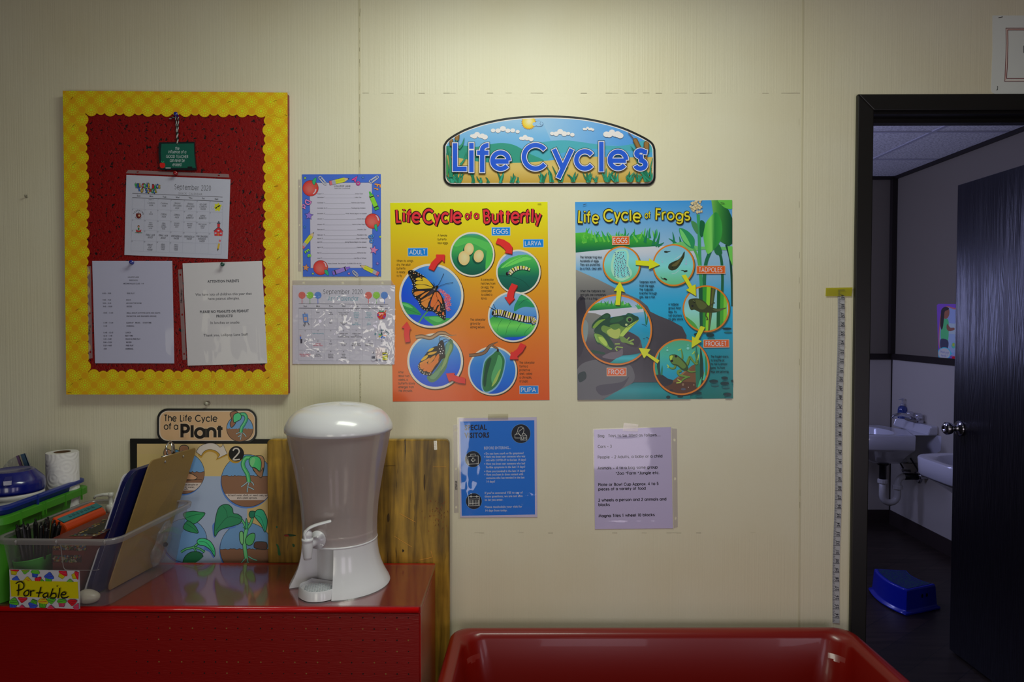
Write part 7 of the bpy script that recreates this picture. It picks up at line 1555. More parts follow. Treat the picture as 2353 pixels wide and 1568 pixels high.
# pegboard face with holes
bm = box(B(), (xl, yf, .05), (xr-.003, yf+.006, zt-.016)); rn = random.Random(14)
s = 977.0
p0 = W(312, 1418, yf); step = 26.0*(p0-W(312+1, 1418, yf)).length
for r in range(12):
    for c in range(26):
        x, z = p0.x+c*step, p0.z-r*step
        if x > xr-.012: continue
        k = rn.random()
        f_ = bm.faces.new([bm.verts.new((x+(.0014 if k < .5 else .0019)*math.cos(a), yf-.0003, z+(.0014 if k < .5 else .0019)*math.sin(a))) for a in [PI*i/4 for i in range(8)]]); f_.material_index = 1 if k < .72 else 2
obj('pegboard_panel', bm, [peg_mat(), pmat('dark_hole', (14, 4, 4), .9), pmat('bare_hardboard', (150, 105, 50), .8)], cab)
bm = B(); tube(bm, [(xl, yf+.004, zt-.008), (xr-.004, yf+.004, zt-.008)], .0075, 10); obj('edge_bead', bm, pmat('red_bead_paint', (205, 12, 14), .22, coat=.4), cab, smooth=True)
PLX = clear_mat('clear_acrylic_sheet', (.97, .97, .98), gloss=.16, milky=.03, rough=.09, milk_col=(.7, .6, .62))
q = [H(1002, 1298, ZT), H(968, 1392.5, ZT), H(-160, 1391, ZT), H(40, 1297.5, ZT)]
obj('acrylic_sheet', prism(B(), [(p.x, p.y) for p in q], lambda u, v: (u, v, ZT), lambda u, v: (u, v, ZT-.003)), PLX, None)
tag(bpy.data.objects['acrylic_sheet'], 'clear acrylic sheet lying on top of the red cabinet', 'sheet')
# ------------------------------------------------------------------ red water table (tub) at the front right
ZR = .602
TUB = pmat('red_moulded_plastic', (128, 15, 6), .30, coat=.15, bump=(300, .03))
ta = [H(1003, 1447, ZR), H(1962, 1434, ZR)]
yB = (ta[0].y+ta[1].y)/2
xa, xb = -.188, .915; yF = yB-.62
def ring(i, z, rr, n=7, s=0):
    """rounded rectangle inset by i; the table widens slightly towards the front"""
    cx, cy = (xa+xb)/2, (yB+yF)/2; P = rrect(cx, cy, (xb-xa)/2-i, (yB-yF)/2-i, rr, n)
    return [(x+(x-cx)/((xb-xa)/2)*(cy-y)/.31*.010, y+.012*(x-cx)*1.0, z) for x, y in P]
wt = thing('water_table', 'red moulded plastic sand and water table below the taped pages', 'table', ((xa+xb)/2, (yB+yF)/2, 0))
bm = B()
loft(bm, [ring(.004, ZR-.045, .05), ring(0, ZR-.035, .052), ring(-.001, ZR-.008, .052), ring(.004, ZR-.001, .050), ring(.012, ZR, .046), ring(.024, ZR-.001, .042), ring(.032, ZR-.006, .050), ring(.037, ZR-.02, .06), ring(.055, ZR-.14, .075), ring(.065, ZR-.20, .08), ring(.09, ZR-.222, .07), ring(.13, ZR-.228, .05)], cap1=True)
loft(bm, [ring(.012, ZR-.045, .05), ring(.012, ZR-.035, .05), ring(.040, ZR-.05, .07), ring(.062, ZR-.20, .08), ring(.09, ZR-.235, .07), ring(.14, ZR-.242, .05)], cap1=True)
bmesh.ops.remove_doubles(bm, verts=bm.verts, dist=1e-6)
obj('basin', bm, TUB, wt, smooth=True)
for x, y in ((xa+.10, yB-.08), (xb-.10, yB-.08), (xa+.10, yF+.08), (xb-.10, yF+.08)):
    obj('leg', tube(B(), [(x, y, 0), (x, y, ZR-.21)], .019, 14), pmat('grey_steel_leg', (120, 120, 125), .35, metal=.9), wt, smooth=True)
bm = B()
for y in (yB-.08, yF+.08): tube(bm, [(xa+.10, y, .16), (xb-.10, y, .16)], .011, 10)
obj('stretcher', bm, pmat('grey_steel_leg', (120, 120, 125), .35, metal=.9), wt, smooth=True)
# ------------------------------------------------------------------ white drink dispenser
WP = pmat('white_plastic', (226, 226, 232), .22, coat=.3)
FROST = clear_mat('frosted_tank_plastic', (.86, .82, .82), gloss=.10, milky=.55, rough=.12, milk_col=(.90, .80, .80))
dB = H(771, 1352, ZT); dc = Vector((H(771, 1352, ZT).x, -.178, ZT))
sD = FPX/(dc.y-CAM.y)                        # pixels per metre at the axis
def zpx(py): return CAM.z-(py-740)/sD
R_ = lambda px: px/sD
ds = thing('drink_dispenser', 'white hourglass drink dispenser with frosted tank on the red cabinet', 'dispenser', tuple(dc))
zb = ZT; SPOUT = math.radians(-108)          # direction of the tap in plan
zN = zpx(1240)                               # joint between base and tank
# flared base with a recessed bay below the tap
def rb(t):                                   # base radius by height fraction 0..1
    P = [(0, 114), (.04, 113), (.12, 108), (.25, 101), (.42, 94), (.60, 89), (.8, 86), (1, 85)]
    for (a, ra), (b, rb_) in zip(P, P[1:]):
        if t <= b: return R_(ra+(rb_-ra)*(t-a)/(b-a))
    return R_(85)
hN = zN-zb; bay0, bay1 = math.radians(-156), math.radians(-85)
bm = B(); NT, NH = 72, 14
rings = []
for j in range(NH+1):
    t = j/NH; r = rb(t); ring_ = []
    for i in range(NT+1):
        a = bay1+(2*PI-(bay1-bay0))*i/NT; ring_.append((dc.x+r*math.cos(a), dc.y+r*math.sin(a), zb+hN*t))
    # recessed bay: straight walls going inwards
    a = bay0; b = bay1; ri = R_(52)
    for k in range(9):
        aa = a+(b-a)*k/8; ring_.append((dc.x+ri*math.cos(aa), dc.y+ri*math.sin(aa), zb+hN*t))
    rings.append(ring_)
loft(bm, rings, close=True)
o = obj('base', bm, WP, ds); 
for p in o.data.polygons: p.use_smooth = True
es = o.modifiers.new('split', 'EDGE_SPLIT'); es.split_angle = math.radians(40)
bm = B(); lathe(bm, [(.01, zN-.002), (rb(1)*1.0, zN-.002), (rb(1)*1.012, zN), (rb(1)*1.0, zN+.003), (.01, zN+.003)], (dc.x, dc.y, 0), n=64); obj('joint_ring', bm, WP, ds, smooth=True)
# drip tray
tr = B(); rad, tang = Vector((math.cos(SPOUT), math.sin(SPOUT), 0)), Vector((-math.sin(SPOUT), math.cos(SPOUT), 0))
def trp(u, v, z): return dc+rad*v+tang*u+Vector((0, 0, z))
T_OUT = [tuple(p[:2]) for p in spline([(-.044, .060), (-.046, .080), (-.050, .098), (-.036, .122), (.0, .138), (.030, .128), (.046, .104), (.046, .078), (.044, .060)], 6)]
def inset(P, k, c=(0, .095)): return [((u-c[0])*k+c[0], (v-c[1])*k+c[1]) for u, v in P]
loft(tr, [[trp(u, v, .001) for u, v in inset(T_OUT, 1.04)], [trp(u, v, .022) for u, v in T_OUT], [trp(u, v, .024) for u, v in inset(T_OUT, .97)], [trp(u, v, .023) for u, v in inset(T_OUT, .92)], [trp(u, v, .018) for u, v in inset(T_OUT, .88)]], cap0=True, cap1=True)
tray = obj('drip_tray', tr, WP, ds, smooth=True); m_ = tray.modifiers.new('split', 'EDGE_SPLIT'); m_.split_angle = math.radians(50)
gr = B()
for i in range(-5, 6):
    for j in range(-4, 5):
        u, v = i*.0068+(j % 2)*.0034, .097+j*.0062
        if (u/.036)**2+((v-.097)/.028)**2 < 1:
            c = trp(u, v, .0186); lathe(gr, [(.0024, 0), (.0022, .0012), (.0, .0013)], tuple(c), n=8)
g_ = obj('drip_grid', gr, pmat('clear_grid_plastic', (205, 210, 218), .15), tray, smooth=True); g_['kind'] = 'stuff'
# tank
zt_ = zpx(996); zl = zpx(1000)
prof = [(1240, 85), (1225, 84.5), (1200, 85), (1160, 88), (1120, 94), (1080, 101), (1050, 107), (1020, 112.5), (1000, 116), (985, 118)]
bm = B(); lathe(bm, [(R_(r), zpx(y)+.003) for y, r in prof], (dc.x, dc.y, 0), n=72, caps=False)
obj('tank', bm, FROST, ds, smooth=True)
bm = B(); lathe(bm, [(.001, zpx(1222)), (R_(83), zpx(1222)), (R_(84.3), zpx(1216)), (R_(83), zpx(1220)), (.001, zpx(1220))], (dc.x, dc.y, 0), n=64, caps=False); obj('tank_floor', bm, FROST, ds, smooth=True)
# lid: shallow dome with rolled rim and two finger dimples
LZ = zpx(988)
bm = B(); lathe(bm, [(R_(116), LZ-.004), (R_(121.5), LZ-.002), (R_(122), LZ+.004), (R_(121), LZ+.012), (R_(117), LZ+.022), (R_(109), LZ+.035), (R_(97), LZ+.047), (R_(80), LZ+.056), (R_(60), LZ+.0625), (R_(38), LZ+.066), (R_(18), LZ+.0675), (0, LZ+.068)], (dc.x, dc.y, 0), n=72, caps=False)
for v in bm.verts:
    for ux, uy in ((-.040, -.012), (.022, -.014)):
        d = math.hypot((v.co.x-dc.x-ux)/.024, (v.co.y-dc.y-uy)/.016)
        if d < 1 and v.co.z > LZ+.04: v.co.z -= .006*(1-d*d)
obj('lid', bm, WP, ds, smooth=True)
# tap
zs = zpx(1219); tp0 = dc+rad*R_(84)+Vector((0, 0, zs-dc.z))
def TL2(prof, pos, ax, n=24):
    bm = lathe(B(), prof, n=n); R = Vector(ax).to_track_quat('Z', 'Y').to_matrix()
    for v in bm.verts: v.co = Vector(pos)+R @ v.co
    return bm
tap = obj('tap', TL2([(0, -.012), (.0205, -.012), (.022, -.008), (.0215, -.004), (.012, -.001), (.0108, .010), (.0108, .030)], tp0+rad*.012, rad), WP, ds, smooth=True)
tc_ = tp0+rad*.046
obj('nozzle', TL2([(0, .016), (.0132, .016), (.0135, .010), (.0125, .009), (.0128, .004), (.0118, -.010), (.0100, -.028), (.0088, -.034), (.0065, -.034), (.006, -.02), (0, -.02)], tc_, (0, 0, 1)), WP, tap, smooth=True)
hb = Vector((.88, .30, 0)).normalized()
bm = B(); P = spline([tc_+Vector((0, 0, .014))-hb*.004, tc_+Vector((0, 0, .026))-hb*.006, tc_+Vector((0, 0, .038))+hb*.002, tc_+Vector((0, 0, .045))+hb*.018, tc_+Vector((0, 0, .049))+hb*.038, tc_+Vector((0, 0, .052))+hb*.055], 6)
sd_ = hb.cross(Vector((0, 0, 1)))
rg = []
for i, p in enumerate(P):
    t = i/(len(P)-1); d = (P[min(i+1, len(P)-1)]-P[max(i-1, 0)]).normalized(); nn = d.cross(sd_).normalized(); w = .0105*(1-.25*t); h = .0030 if t > .3 else .0045
    if i == len(P)-1: w *= .6; h *= .5
    rg.append([p+sd_*w*math.cos(a)+nn*h*math.sin(a) for a in [2*PI*k/14 for k in range(14)]])
loft(bm, rg, cap0=True, cap1=True); obj('lever', bm, WP, tap, smooth=True)
obj('lever_post', TL2([(.0098, .012), (.0098, .030), (.006, .036), (0, .038)], tc_+hb*.001, (0, 0, 1)), WP, tap, smooth=True)
# ------------------------------------------------------------------ clear tote on the cabinet
TOTE = clear_mat('clear_tote_plastic', (.93, .92, .93), gloss=.06, milky=.15, rough=.10, milk_col=(.62, .58, .64))
RIMM = clear_mat('thick_tote_rim', (.72, .70, .72), gloss=.08, milky=.42, rough=.15, milk_col=(.66, .62, .64))
ZRM = .946
bFR, bBR = H(240, 1401, ZT), H(413, 1297, ZT); rFR, rBR = H(264, 1240, ZRM), H(444, 1151, ZRM)
bFR.y = max(bFR.y, -.345)
wv = Vector((-1, .02, 0))
bFL, bBL = bFR+wv*.224, bBR+wv*.235; rFL, rBL = rFR+wv*.276, rBR+wv*.283
def tring(h, ins, r=.035, n=6):
    """tote outline at height fraction h, moved inwards by ins"""
    c = [a.lerp(b, h) for a, b in ((bFL, rFL), (bFR, rFR), (bBR, rBR), (bBL, rBL))]
    cx, cy = .15, .17; out = []
    for u, v in rrect(0, 0, cx, cy, r, n):
        s, t = (u/cx+1)/2, (v/cy+1)/2
        p = c[0].lerp(c[1], s).lerp(c[3].lerp(c[2], s), t); m = (c[0]+c[1]+c[2]+c[3])/4
        d = p-m; L = math.hypot(d.x, d.y); p = Vector((m.x+d.x*(1-ins/L), m.y+d.y*(1-ins/L), p.z)); out.append(p)
    return out
tote = thing('storage_tote', 'clear plastic storage tote labelled Portable at the left end of the red cabinet', 'tote', tuple((bFL+bFR+bBL+bBR)/4))
bm = B()
loft(bm, [tring(.0, .012), tring(.0, .004), tring(.03, .0), tring(.52, .0008), tring(.54, -.0022), tring(.93, -.001), tring(1, 0)], cap0=True)
for v in bm.verts: v.co.z += .0006
o = obj('body', bm, TOTE, tote, smooth=True); m_ = o.modifiers.new('split', 'EDGE_SPLIT'); m_.split_angle = math.radians(55)
bm = B(); loft(bm, [tring(.925, -.009), tring(.985, -.010), tring(1.0, -.008), tring(1.0, .001), tring(.985, .0015)], close=True); obj('rim', bm, RIMM, tote, smooth=True)
bm = B()
for s in ((-.55, -.009), (.06, -.009), (.60, -.009)): pass
nrm = (bFR-bFL).cross(rFL-bFL).normalized()
if nrm.y > 0: nrm = -nrm
def F(px, py, off=.0008):                    # point on the tote's front face
    d = ray(px, py); t = (bFL-CAM).dot(nrm)/d.dot(nrm); return CAM+d*t+nrm*off
TO = crop(0, 1220, 7.843)
RIDGE = clear_mat('tote_ridge', (.85, .83, .84), gloss=.1, milky=.5, rough=.12, milk_col=(.70, .66, .68))
obj('ridge', tube(B(), [F(*TO(*p), .001) for p in [tuple(q[:2]) for q in spline([(1092, 225), (1110, 350), (1140, 600), (1165, 680), (1230, 705), (1500, 708), (1740, 706), (1790, 690)], 5)]], .0008, 6), RIDGE, tote, smooth=True)
bm = B()
for x in (340, 1065, 1930): a = F(*TO(x, 130), .011); b = F(*TO(x, 215), .009); tube(bm, [a, b], .0025, 8)
obj('rim_rib', bm, RIMM, tote, smooth=True)
# label taped to the front
A = Art(lambda u, v: F(*TO(u, v)), nrm=tuple(nrm), E=tuple(.85*v for v in illum(130, 1350, -.35)), base=.0014, step=.00002, mat=INK)
lab = obj('label', prism(B(), [(178, 690), (1440, 716), (1448, 1400), (190, 1365)], lambda u, v: F(*TO(u, v), .0008), lambda u, v: F(*TO(u, v), .0013)), PAPER, tote); lab['label'] = 'yellow Portable label between strips of cupcake paper'
TO_ = None
A.poly('yellow_card', [(192, 880), (1412, 905), (1428, 1218), (215, 1180)], (205, 190, 12))
S1, S2 = [(178, 690), (1440, 716), (1425, 912), (188, 882)], [(190, 1178), (1442, 1218), (1448, 1400), (190, 1365)]
A.poly('cupcake_strip#1', S1, (176, 172, 174)); A.poly('cupcake_strip#2', S2, (176, 172, 174))
def cupcake(part, cx, cy, s, rot, cup, top, sw, kind=0):
    c, n = math.cos(math.radians(rot)), math.sin(math.radians(rot)); Q = lambda P: [(cx+s*(u*c-v*n), cy+s*(u*n+v*c)) for u, v in P]
    A.poly(part, Q([(-.55, 0), (.55, 0), (.38, .75), (-.38, .75)]), tuple(int(v*.45) for v in cup)); A.poly(part, Q([(-.48, .02), (.48, .02), (.33, .68), (-.33, .68)]), cup)
    for u in (-.22, 0, .22): A.line(part, Q([(u*1.15, .05), (u*.8, .66)]), s*.05, tuple(int(v*.55) for v in cup))
    T = [(-.66, .05), (-.6, -.2), (-.4, -.42), (-.1, -.72), (.12, -.7), (.4, -.42), (.62, -.2), (.66, .05), (.3, .16), (-.3, .16)]
    A.poly(part, Q([tuple(p[:2]) for p in spline([(u*1.06, v*1.06) for u, v in T], 4, True)]), tuple(int(v*.4) for v in top)); A.poly(part, Q([tuple(p[:2]) for p in spline(T, 4, True)]), top)
    A.line(part, Q([tuple(p[:2]) for p in spline([(-.5, -.02), (0, -.1), (.5, -.25)], 4)]), s*.07, sw); A.line(part, Q([tuple(p[:2]) for p in spline([(-.32, -.3), (0, -.38), (.3, -.45)], 4)]), s*.06, sw)
YE, GRn, BLc, RDc, PKc = (165, 150, 20), (50, 105, 25), (35, 60, 140), (125, 15, 22), (150, 45, 70)
for S, L in ((S1, [(270, 700, 120, 8, YE, RDc, PKc), (470, 690, 110, 190, RDc, GRn, RDc), (650, 745, 115, 8, BLc, GRn, (90, 140, 40)), (300, 880, 100, 15, PKc, BLc, (90, 110, 180)), (510, 900, 110, 0, YE, YE, RDc), (720, 890, 110, -60, GRn, RDc, PKc), (900, 830, 125, 10, GRn, BLc, (40, 20, 70)), (1150, 760, 120, 30, YE, RDc, PKc), (1395, 790, 110, 70, YE, RDc, PKc), (1280, 930, 100, 0, RDc, GRn, PKc)]), (S2, [(265, 1290, 135, 12, BLc, GRn, (30, 60, 20)), (430, 1190, 120, 190, PKc, RDc, PKc), (420, 1395, 100, 0, PKc, PKc, RDc), (620, 1310, 120, 200, GRn, BLc, (40, 20, 80)), (800, 1270, 135, 8, GRn, YE, RDc), (950, 1215, 110, 180, YE, GRn, (25, 50, 20)), (940, 1395, 100, 0, PKc, PKc, RDc), (1140, 1260, 120, 2, PKc, GRn, (30, 70, 25)), (1330, 1240, 120, 180, PKc, RDc, (90, 10, 15)), (1420, 1370, 110, 10, PKc, PKc, RDc)])):
    A.cp = [TO(*p) for p in S][:0] or S
    for q in L: cupcake('cupcake_strip#1' if S is S1 else 'cupcake_strip#2', *q)
A.cp = None
for P in ([(315, 935), (350, 905), (410, 895), (455, 930), (462, 980), (430, 1030), (330, 1055)], [(372, 940), (365, 1050), (358, 1145)], [(545, 1045), (490, 1065), (460, 1110), (480, 1150), (530, 1140), (552, 1090), (540, 1045)], [(575, 1050), (585, 1100), (578, 1155)], [(580, 1085), (610, 1060), (655, 1060)], [(768, 990), (745, 1080), (718, 1175)], [(680, 1095), (740, 1098), (800, 1092)], [(885, 1095), (830, 1110), (805, 1145), (830, 1180), (880, 1150), (895, 1100)], [(895, 1100), (890, 1160), (905, 1185)], [(985, 1015), (955, 1100), (925, 1180)], [(935, 1160), (975, 1110), (1030, 1110), (1040, 1160), (1000, 1190), (930, 1185)], [(1110, 1005), (1095, 1100), (1075, 1195)], [(1130, 1125), (1190, 1130), (1215, 1105), (1190, 1080), (1150, 1095), (1130, 1140), (1160, 1185), (1230, 1180), (1262, 1155)], [(1052, 972), (1070, 970)]):
    A.line('handwriting', spline([(x, y) for x, y in P], 5), 20, (12, 10, 8))
A.build(lab)
# --- things in the tote
ZI = ZT+.003
gc = H(62, 1340, ZI+.0); gc = Vector((-1.140, -.304, ZI))
cup = thing('pen_cup', 'green plastic cup full of black pens in the front of the tote', 'cup', tuple(gc))
bm = lathe(B(), [(.0, .0), (.032, .0), (.0345, .004), (.0425, .098), (.0435, .100), (.0425, .101), (.0410, .098), (.033, .006), (0, .006)], n=36)
Rt = Matrix.Rotation(math.radians(-7), 3, 'Y')
for v in bm.verts: v.co = gc+Rt @ v.co+Vector((0, 0, .0045))
obj('cup_body', bm, pmat('green_plastic', (62, 150, 52), .35), cup, smooth=True)
BKP = pmat('black_pen_plastic', (20, 20, 22), .3); GYP = pmat('dark_grey_grip', (44, 44, 48), .6)
pen0 = None; rn = random.Random(3)
spots = [(-.022, .0, -.16, .05), (-.012, .014, -.06, .08), (-.004, -.012, -.03, -.1), (.006, .012, .03, .08), (.012, -.006, .06, -.05), (.022, .010, .13, .03), (-.018, -.016, -.11, -.12), (.020, -.016, .16, -.1), (.002, .024, .0, .16), (-.028, .014, -.22, .0), (.028, -.002, .20, .04)]
for i, (dx, dy, tx, ty) in enumerate(spots):
    L = .150
    if pen0 is None:
        r = thing('pen', 'black pen standing in the green cup', 'pen', (0, 0, 0), 'black pens in the green cup'); pen0 = r
        obj('barrel', lathe(B(), [(0, 0), (.0012, .001), (.0042, .016), (.0048, .03), (.0048, .128), (.0044, .130)], n=12), BKP, r, smooth=True)
        obj('grip', lathe(B(), [(.0050, .02), (.0053, .022), (.0053, .05), (.0050, .052)], n=12, caps=False), GYP, r, smooth=True)
        bm = lathe(B(), [(.0046, .118), (.0050, .120), (.0050, .144), (.0036, .149), (.0024, .150), (.0024, .156), (0, .157)], n=12, caps=False); box(bm, (-.0016, .0045, .108), (.0016, .0072, .146)); obj('cap', bm, BKP, r)
    else:
        r = pen0.copy(); COL.objects.link(r)
        for ch in list(pen0.children): c = ch.copy(); COL.objects.link(c); c.parent = r
    r.scale = (1, 1, 1.1); r.location = gc+Vector((dx*.6-.004, dy*.6, .016)); r.rotation_euler = (-ty*.8, tx*1.0, rn.uniform(0, 6)); r.rotation_mode = 'ZYX'
# orange pencil box standing on edge, teal tape along its top
OY0, OY1 = -.258, -.108
ob = thing('pencil_box', 'orange pencil box with teal tape, leaning in the tote between the pens and the bins', 'box', (-1.115, (OY0+OY1)/2, ZI))
def prof_box(pts, y0, y1, dx=0): return lambda bm: prism(bm, pts, lambda u, v: (u+dx, y0, v), lambda u, v: (u, y1, v))
tA, tC = Vector((-1.137, .958)), Vector((-1.096, .938))
sec = [(tA.x, tA.y-.012), (tA.x+.004, tA.y), (tC.x-.006, tC.y+.001), (tC.x, tC.y-.010), (-1.117, .800), (-1.158, .805)]
obj('case', prof_box(sec, OY0, OY1, -.006)(B()), pmat('orange_plastic', (205, 70, 18), .3, coat=.2), ob, bevel=.004)
TE = pmat('teal_tape', (22, 112, 118), .4)
def ot(t, y, h=.0): p = tA.lerp(tC, t); k = (y-OY1)/(OY0-OY1); return Vector((p.x-.006*k, y, p.y+.0006+h))
bm = B(); q = [(ot(.36, OY0+.012), ot(.74, OY0+.012), ot(.74, OY1-.004), ot(.36, OY1-.004))]
prism(bm, [(0, 0), (1, 0), (1, 1), (0, 1)], lambda u, v: ot(.34+.40*u, OY0+.003+v*(OY1-OY0-.005), .0014), lambda u, v: ot(.34+.40*u, OY0+.003+v*(OY1-OY0-.005), -.0004)); tp_ = obj('tape_strip', bm, TE, ob)
A = Art(lambda u, v: ot(.40+.28*v, OY0+.03+u*(OY1-OY0-.05), .0016), nrm=(0, 0, 1), E=1.0, base=.0001, mat=INK)
for k in range(7): A.line('handwriting', spline([(k*.14+.02+.02*j, .5+.38*math.sin(j*2.4+k*1.7)) for j in range(6)], 4), .008, (20, 40, 45))
A.build(tp_)
# maroon box with floral bands and an open slot
mb = thing('tissue_box', 'maroon box with floral trimmed black slot, beside the navy clipboard in the tote', 'box', (-1.05, -.22, ZI))
MAR = pmat('maroon_card', (105, 40, 32), .5)
my0, my1, mz = -.338, -.105, .932
ms = [(-1.086, ZI), (-1.062, ZI), (-.996, mz), (-1.084, mz)]
obj('carton', prism(B(), ms, lambda u, v: (u, my0, v), lambda u, v: (u+.006, my1, v)), MAR, mb)
A = Art(lambda u, v: Vector((u, v, mz)), nrm=(0, 0, 1), E=.75, base=.0004, step=.000002, mat=INK)
rn = random.Random(31)
def floral(part, put, n):
    cols = ((150, 120, 50), (120, 50, 40), (60, 80, 105), (80, 95, 45), (140, 130, 110), (40, 30, 35))
    for k in range(n):
        x, y, r = put(); A.ell(part, x, y, r, r*rn.uniform(.6, 1), rn.choice(cols), rn.uniform(0, 180), n=7)
A.poly('floral_trim', [(-1.055, -.325), (-.990, -.325), (-.986, -.13), (-1.045, -.13)], (58, 34, 32))
floral('floral_trim', lambda: (rn.uniform(-1.053, -.990), rn.uniform(-.322, -.132), rn.uniform(.0022, .0042)), 420)
A.poly('slot', [(-1.040, -.308), (-1.004, -.308), (-.998, -.145), (-1.032, -.145)], (3, 3, 3)); A.z += .0002; A.build(mb)
A = Art(lambda u, v: Vector((u, my0, v)), E=1.0, base=.0004, step=.000002, mat=INK)
for zc, hw in ((.912, .0085), (.884, .0085)):
    x1 = -1.062+(zc-ZI)/(mz-ZI)*.066
    A.poly('floral_band', [(-1.084, zc-hw), (x1, zc-hw), (x1, zc+hw), (-1.084, zc+hw)], (58, 34, 32)); floral('floral_band', lambda: (rn.uniform(-1.082, x1-.003), zc+rn.uniform(-hw, hw)*.8, rn.uniform(.002, .0036)), 130)
A.build(mb)
# clipboards leaning to the right
def board(BL, BR, TL, TR, name, label, mat, t, r=.016):
    BL, BR, TL, TR = map(Vector, (BL, BR, TL, TR)); n = (BR-BL).cross(TL-BL).normalized()
    if n.x < 0: n = -n
    P = rrect(.5, .5, .5, .5, r/.26, 5); ff = lambda u, v, k=0: BL.lerp(BR, u).lerp(TL.lerp(TR, u), v)+n*k
    th = thing(name, label, 'clipboard', tuple((BL+BR)/2)); obj('panel', prism(B(), P, lambda u, v: ff(u, v, t/2), lambda u, v: ff(u, v, -t/2)), mat, th, bevel=.0006); return th, ff, n
HB = pmat('brown_hardboard', (150, 122, 70), .55, var=(260, .14))
cbT, cf, cn = board((-1.006, -.262, ZI+.001), (-.981, -.064, ZI+.001), (-.930, -.196, 1.085), (-.893, -.024, 1.087), 'clipboard', 'brown hardboard clipboard turned with its back out, standing in the tote', HB, .003)
for u in (.33, .72): p = cf(u, .955, .0018); bm = TL2([(.0032, -.001), (.0032, .0008), (.0018, .0014), (0, .0014)], p, cn, 14); obj('rivet', bm, CHROME, cbT, smooth=True)
bm = B(); P = lambda u, v, k: cf(u, v, k)
for q in ([P(.30, .93, -.003), P(.74, .93, -.003), P(.74, .99, -.006), P(.30, .99, -.006)],):
    prism(bm, [(0, 0), (1, 0), (1, 1), (0, 1)], lambda u, v: P(.30+.44*u, .92+.07*v, -.0035-.004*v), lambda u, v: P(.30+.44*u, .92+.07*v, -.0045-.005*v))
tube(bm, [P(.30, .985, -.007), P(.74, .985, -.007)], .0035, 10); loft(bm, [[P(.42+.2*a+dx, 1.0+.075*b, -.006-.012*b+dk) for dx, dk in ((-.03*(1-b*.3), 0), (.03*(1-b*.3), 0), (.03*(1-b*.3), -.001), (-.03*(1-b*.3), -.001))] for a, b in ((.5, -.25), (.5, .3), (.5, .7), (.5, 1.0))], cap0=True, cap1=True)
tube(bm, [P(.44, .99, -.012), P(.44, 1.05, -.022), P(.52, 1.085, -.026), P(.60, 1.05, -.022), P(.60, .99, -.012)], .0022, 8)
obj('clip', bm, CHROME, cbT, smooth=True)['label'] = 'chrome spring clip'
nb, nf, nn = board((-1.034, -.300, ZI+.001), (-1.006, -.075, ZI+.001), (-.962, -.242, 1.066), (-.918, -.040, 1.074), 'clipboard', 'dark navy clipboard leaning behind the brown one in the tote', pmat('navy_plastic', (20, 24, 78), .3, coat=.3), .012, .03)
slab = prism(B(), rrect(.485, .5, .5, .475, .04, 3), lambda u, v: nf(u, v, -.0072), lambda u, v: nf(u, v, -.0063)); obj('paper_sheet', slab, PAPER, nb)
# clear bag, white plastic piece, pump bottle
bgp = thing('plastic_bag', 'crumpled clear plastic bag at the back right of the tote', 'bag', (-.945, -.085, ZI))
bm = B(); bmesh.ops.create_icosphere(bm, subdivisions=4, radius=1)
for v in bm.verts:
    n_ = mnoise.noise(v.co*2.2+Vector((7, 1, 3))); v.co *= 1+.35*n_; v.co = Vector((-.952+v.co.x*.013+v.co.z*.016, -.105+v.co.y*.036, ZI+.066+v.co.z*.058))
obj('film', bm, clear_mat('bag_film', (.93, .93, .95), gloss=.12, milky=.10, rough=.06, bump=(70, .5, 3, 1.0)), bgp, smooth=True)
p = H(378, 1262, .845); bm = TL2([(.0035, 0), (.0060, 0), (.0060, .001), (.0035, .001), (.0035, 0)], (-.935, -.118, .845), (1, -1, .3), 18); obj('grommet', bm, pmat('dark_ring', (40, 38, 42), .4), bgp)
wpz = H(192, 1385, ZI+.012)
bm = B(); bmesh.ops.create_uvsphere(bm, u_segments=24, v_segments=14, radius=1)
for v in bm.verts: c = v.co.copy(); z = max(c.z, -.75); k = (abs(c.x)**2.6+abs(c.y)**2.6)**(1/2.6) or 1; v.co = Vector((-1.012+c.x*.026, -.322+c.y*.018, ZI+.0125+.0004+z*.0165*(1-.25*c.x*(c.z > 0))))
tag(obj('plastic_piece', bm, pmat('ivory_plastic', (196, 188, 172), .35), smooth=True), 'small rounded white plastic piece on the tote floor beside the Portable label', 'plastic piece')
pb = thing('pump_bottle', 'clear pump bottle standing in the back corner of the tote', 'bottle', (-1.108, -.070, ZI))
CLB = clear_mat('bottle_plastic', (.93, .94, .93), gloss=.1, milky=.16, rough=.1); WPB = pmat('translucent_white', (206, 206, 200), .3)
bc = Vector((-1.108, -.070, ZI))
obj('bottle_body', lathe(B(), [(0, .0), (.0205, .0), (.022, .004), (.022, .125), (.018, .138), (.010, .145)], tuple(bc), n=28), CLB, pb, smooth=True)
obj('collar', lathe(B(), [(.011, .142), (.0125, .143), (.0125, .160), (.009, .164), (.005, .165), (.005, .185), (.007, .187), (.007, .196), (0, .197)], tuple(bc), n=24), WPB, pb, smooth=True)
obj('spout', tube(B(), [bc+Vector((.004, 0, .192)), bc+Vector((-.018, -.004, .192)), bc+Vector((-.036, -.008, .189)), bc+Vector((-.040, -.009, .182))], [.0052, .0045, .0036, .003], 10), WPB, pb, smooth=True)
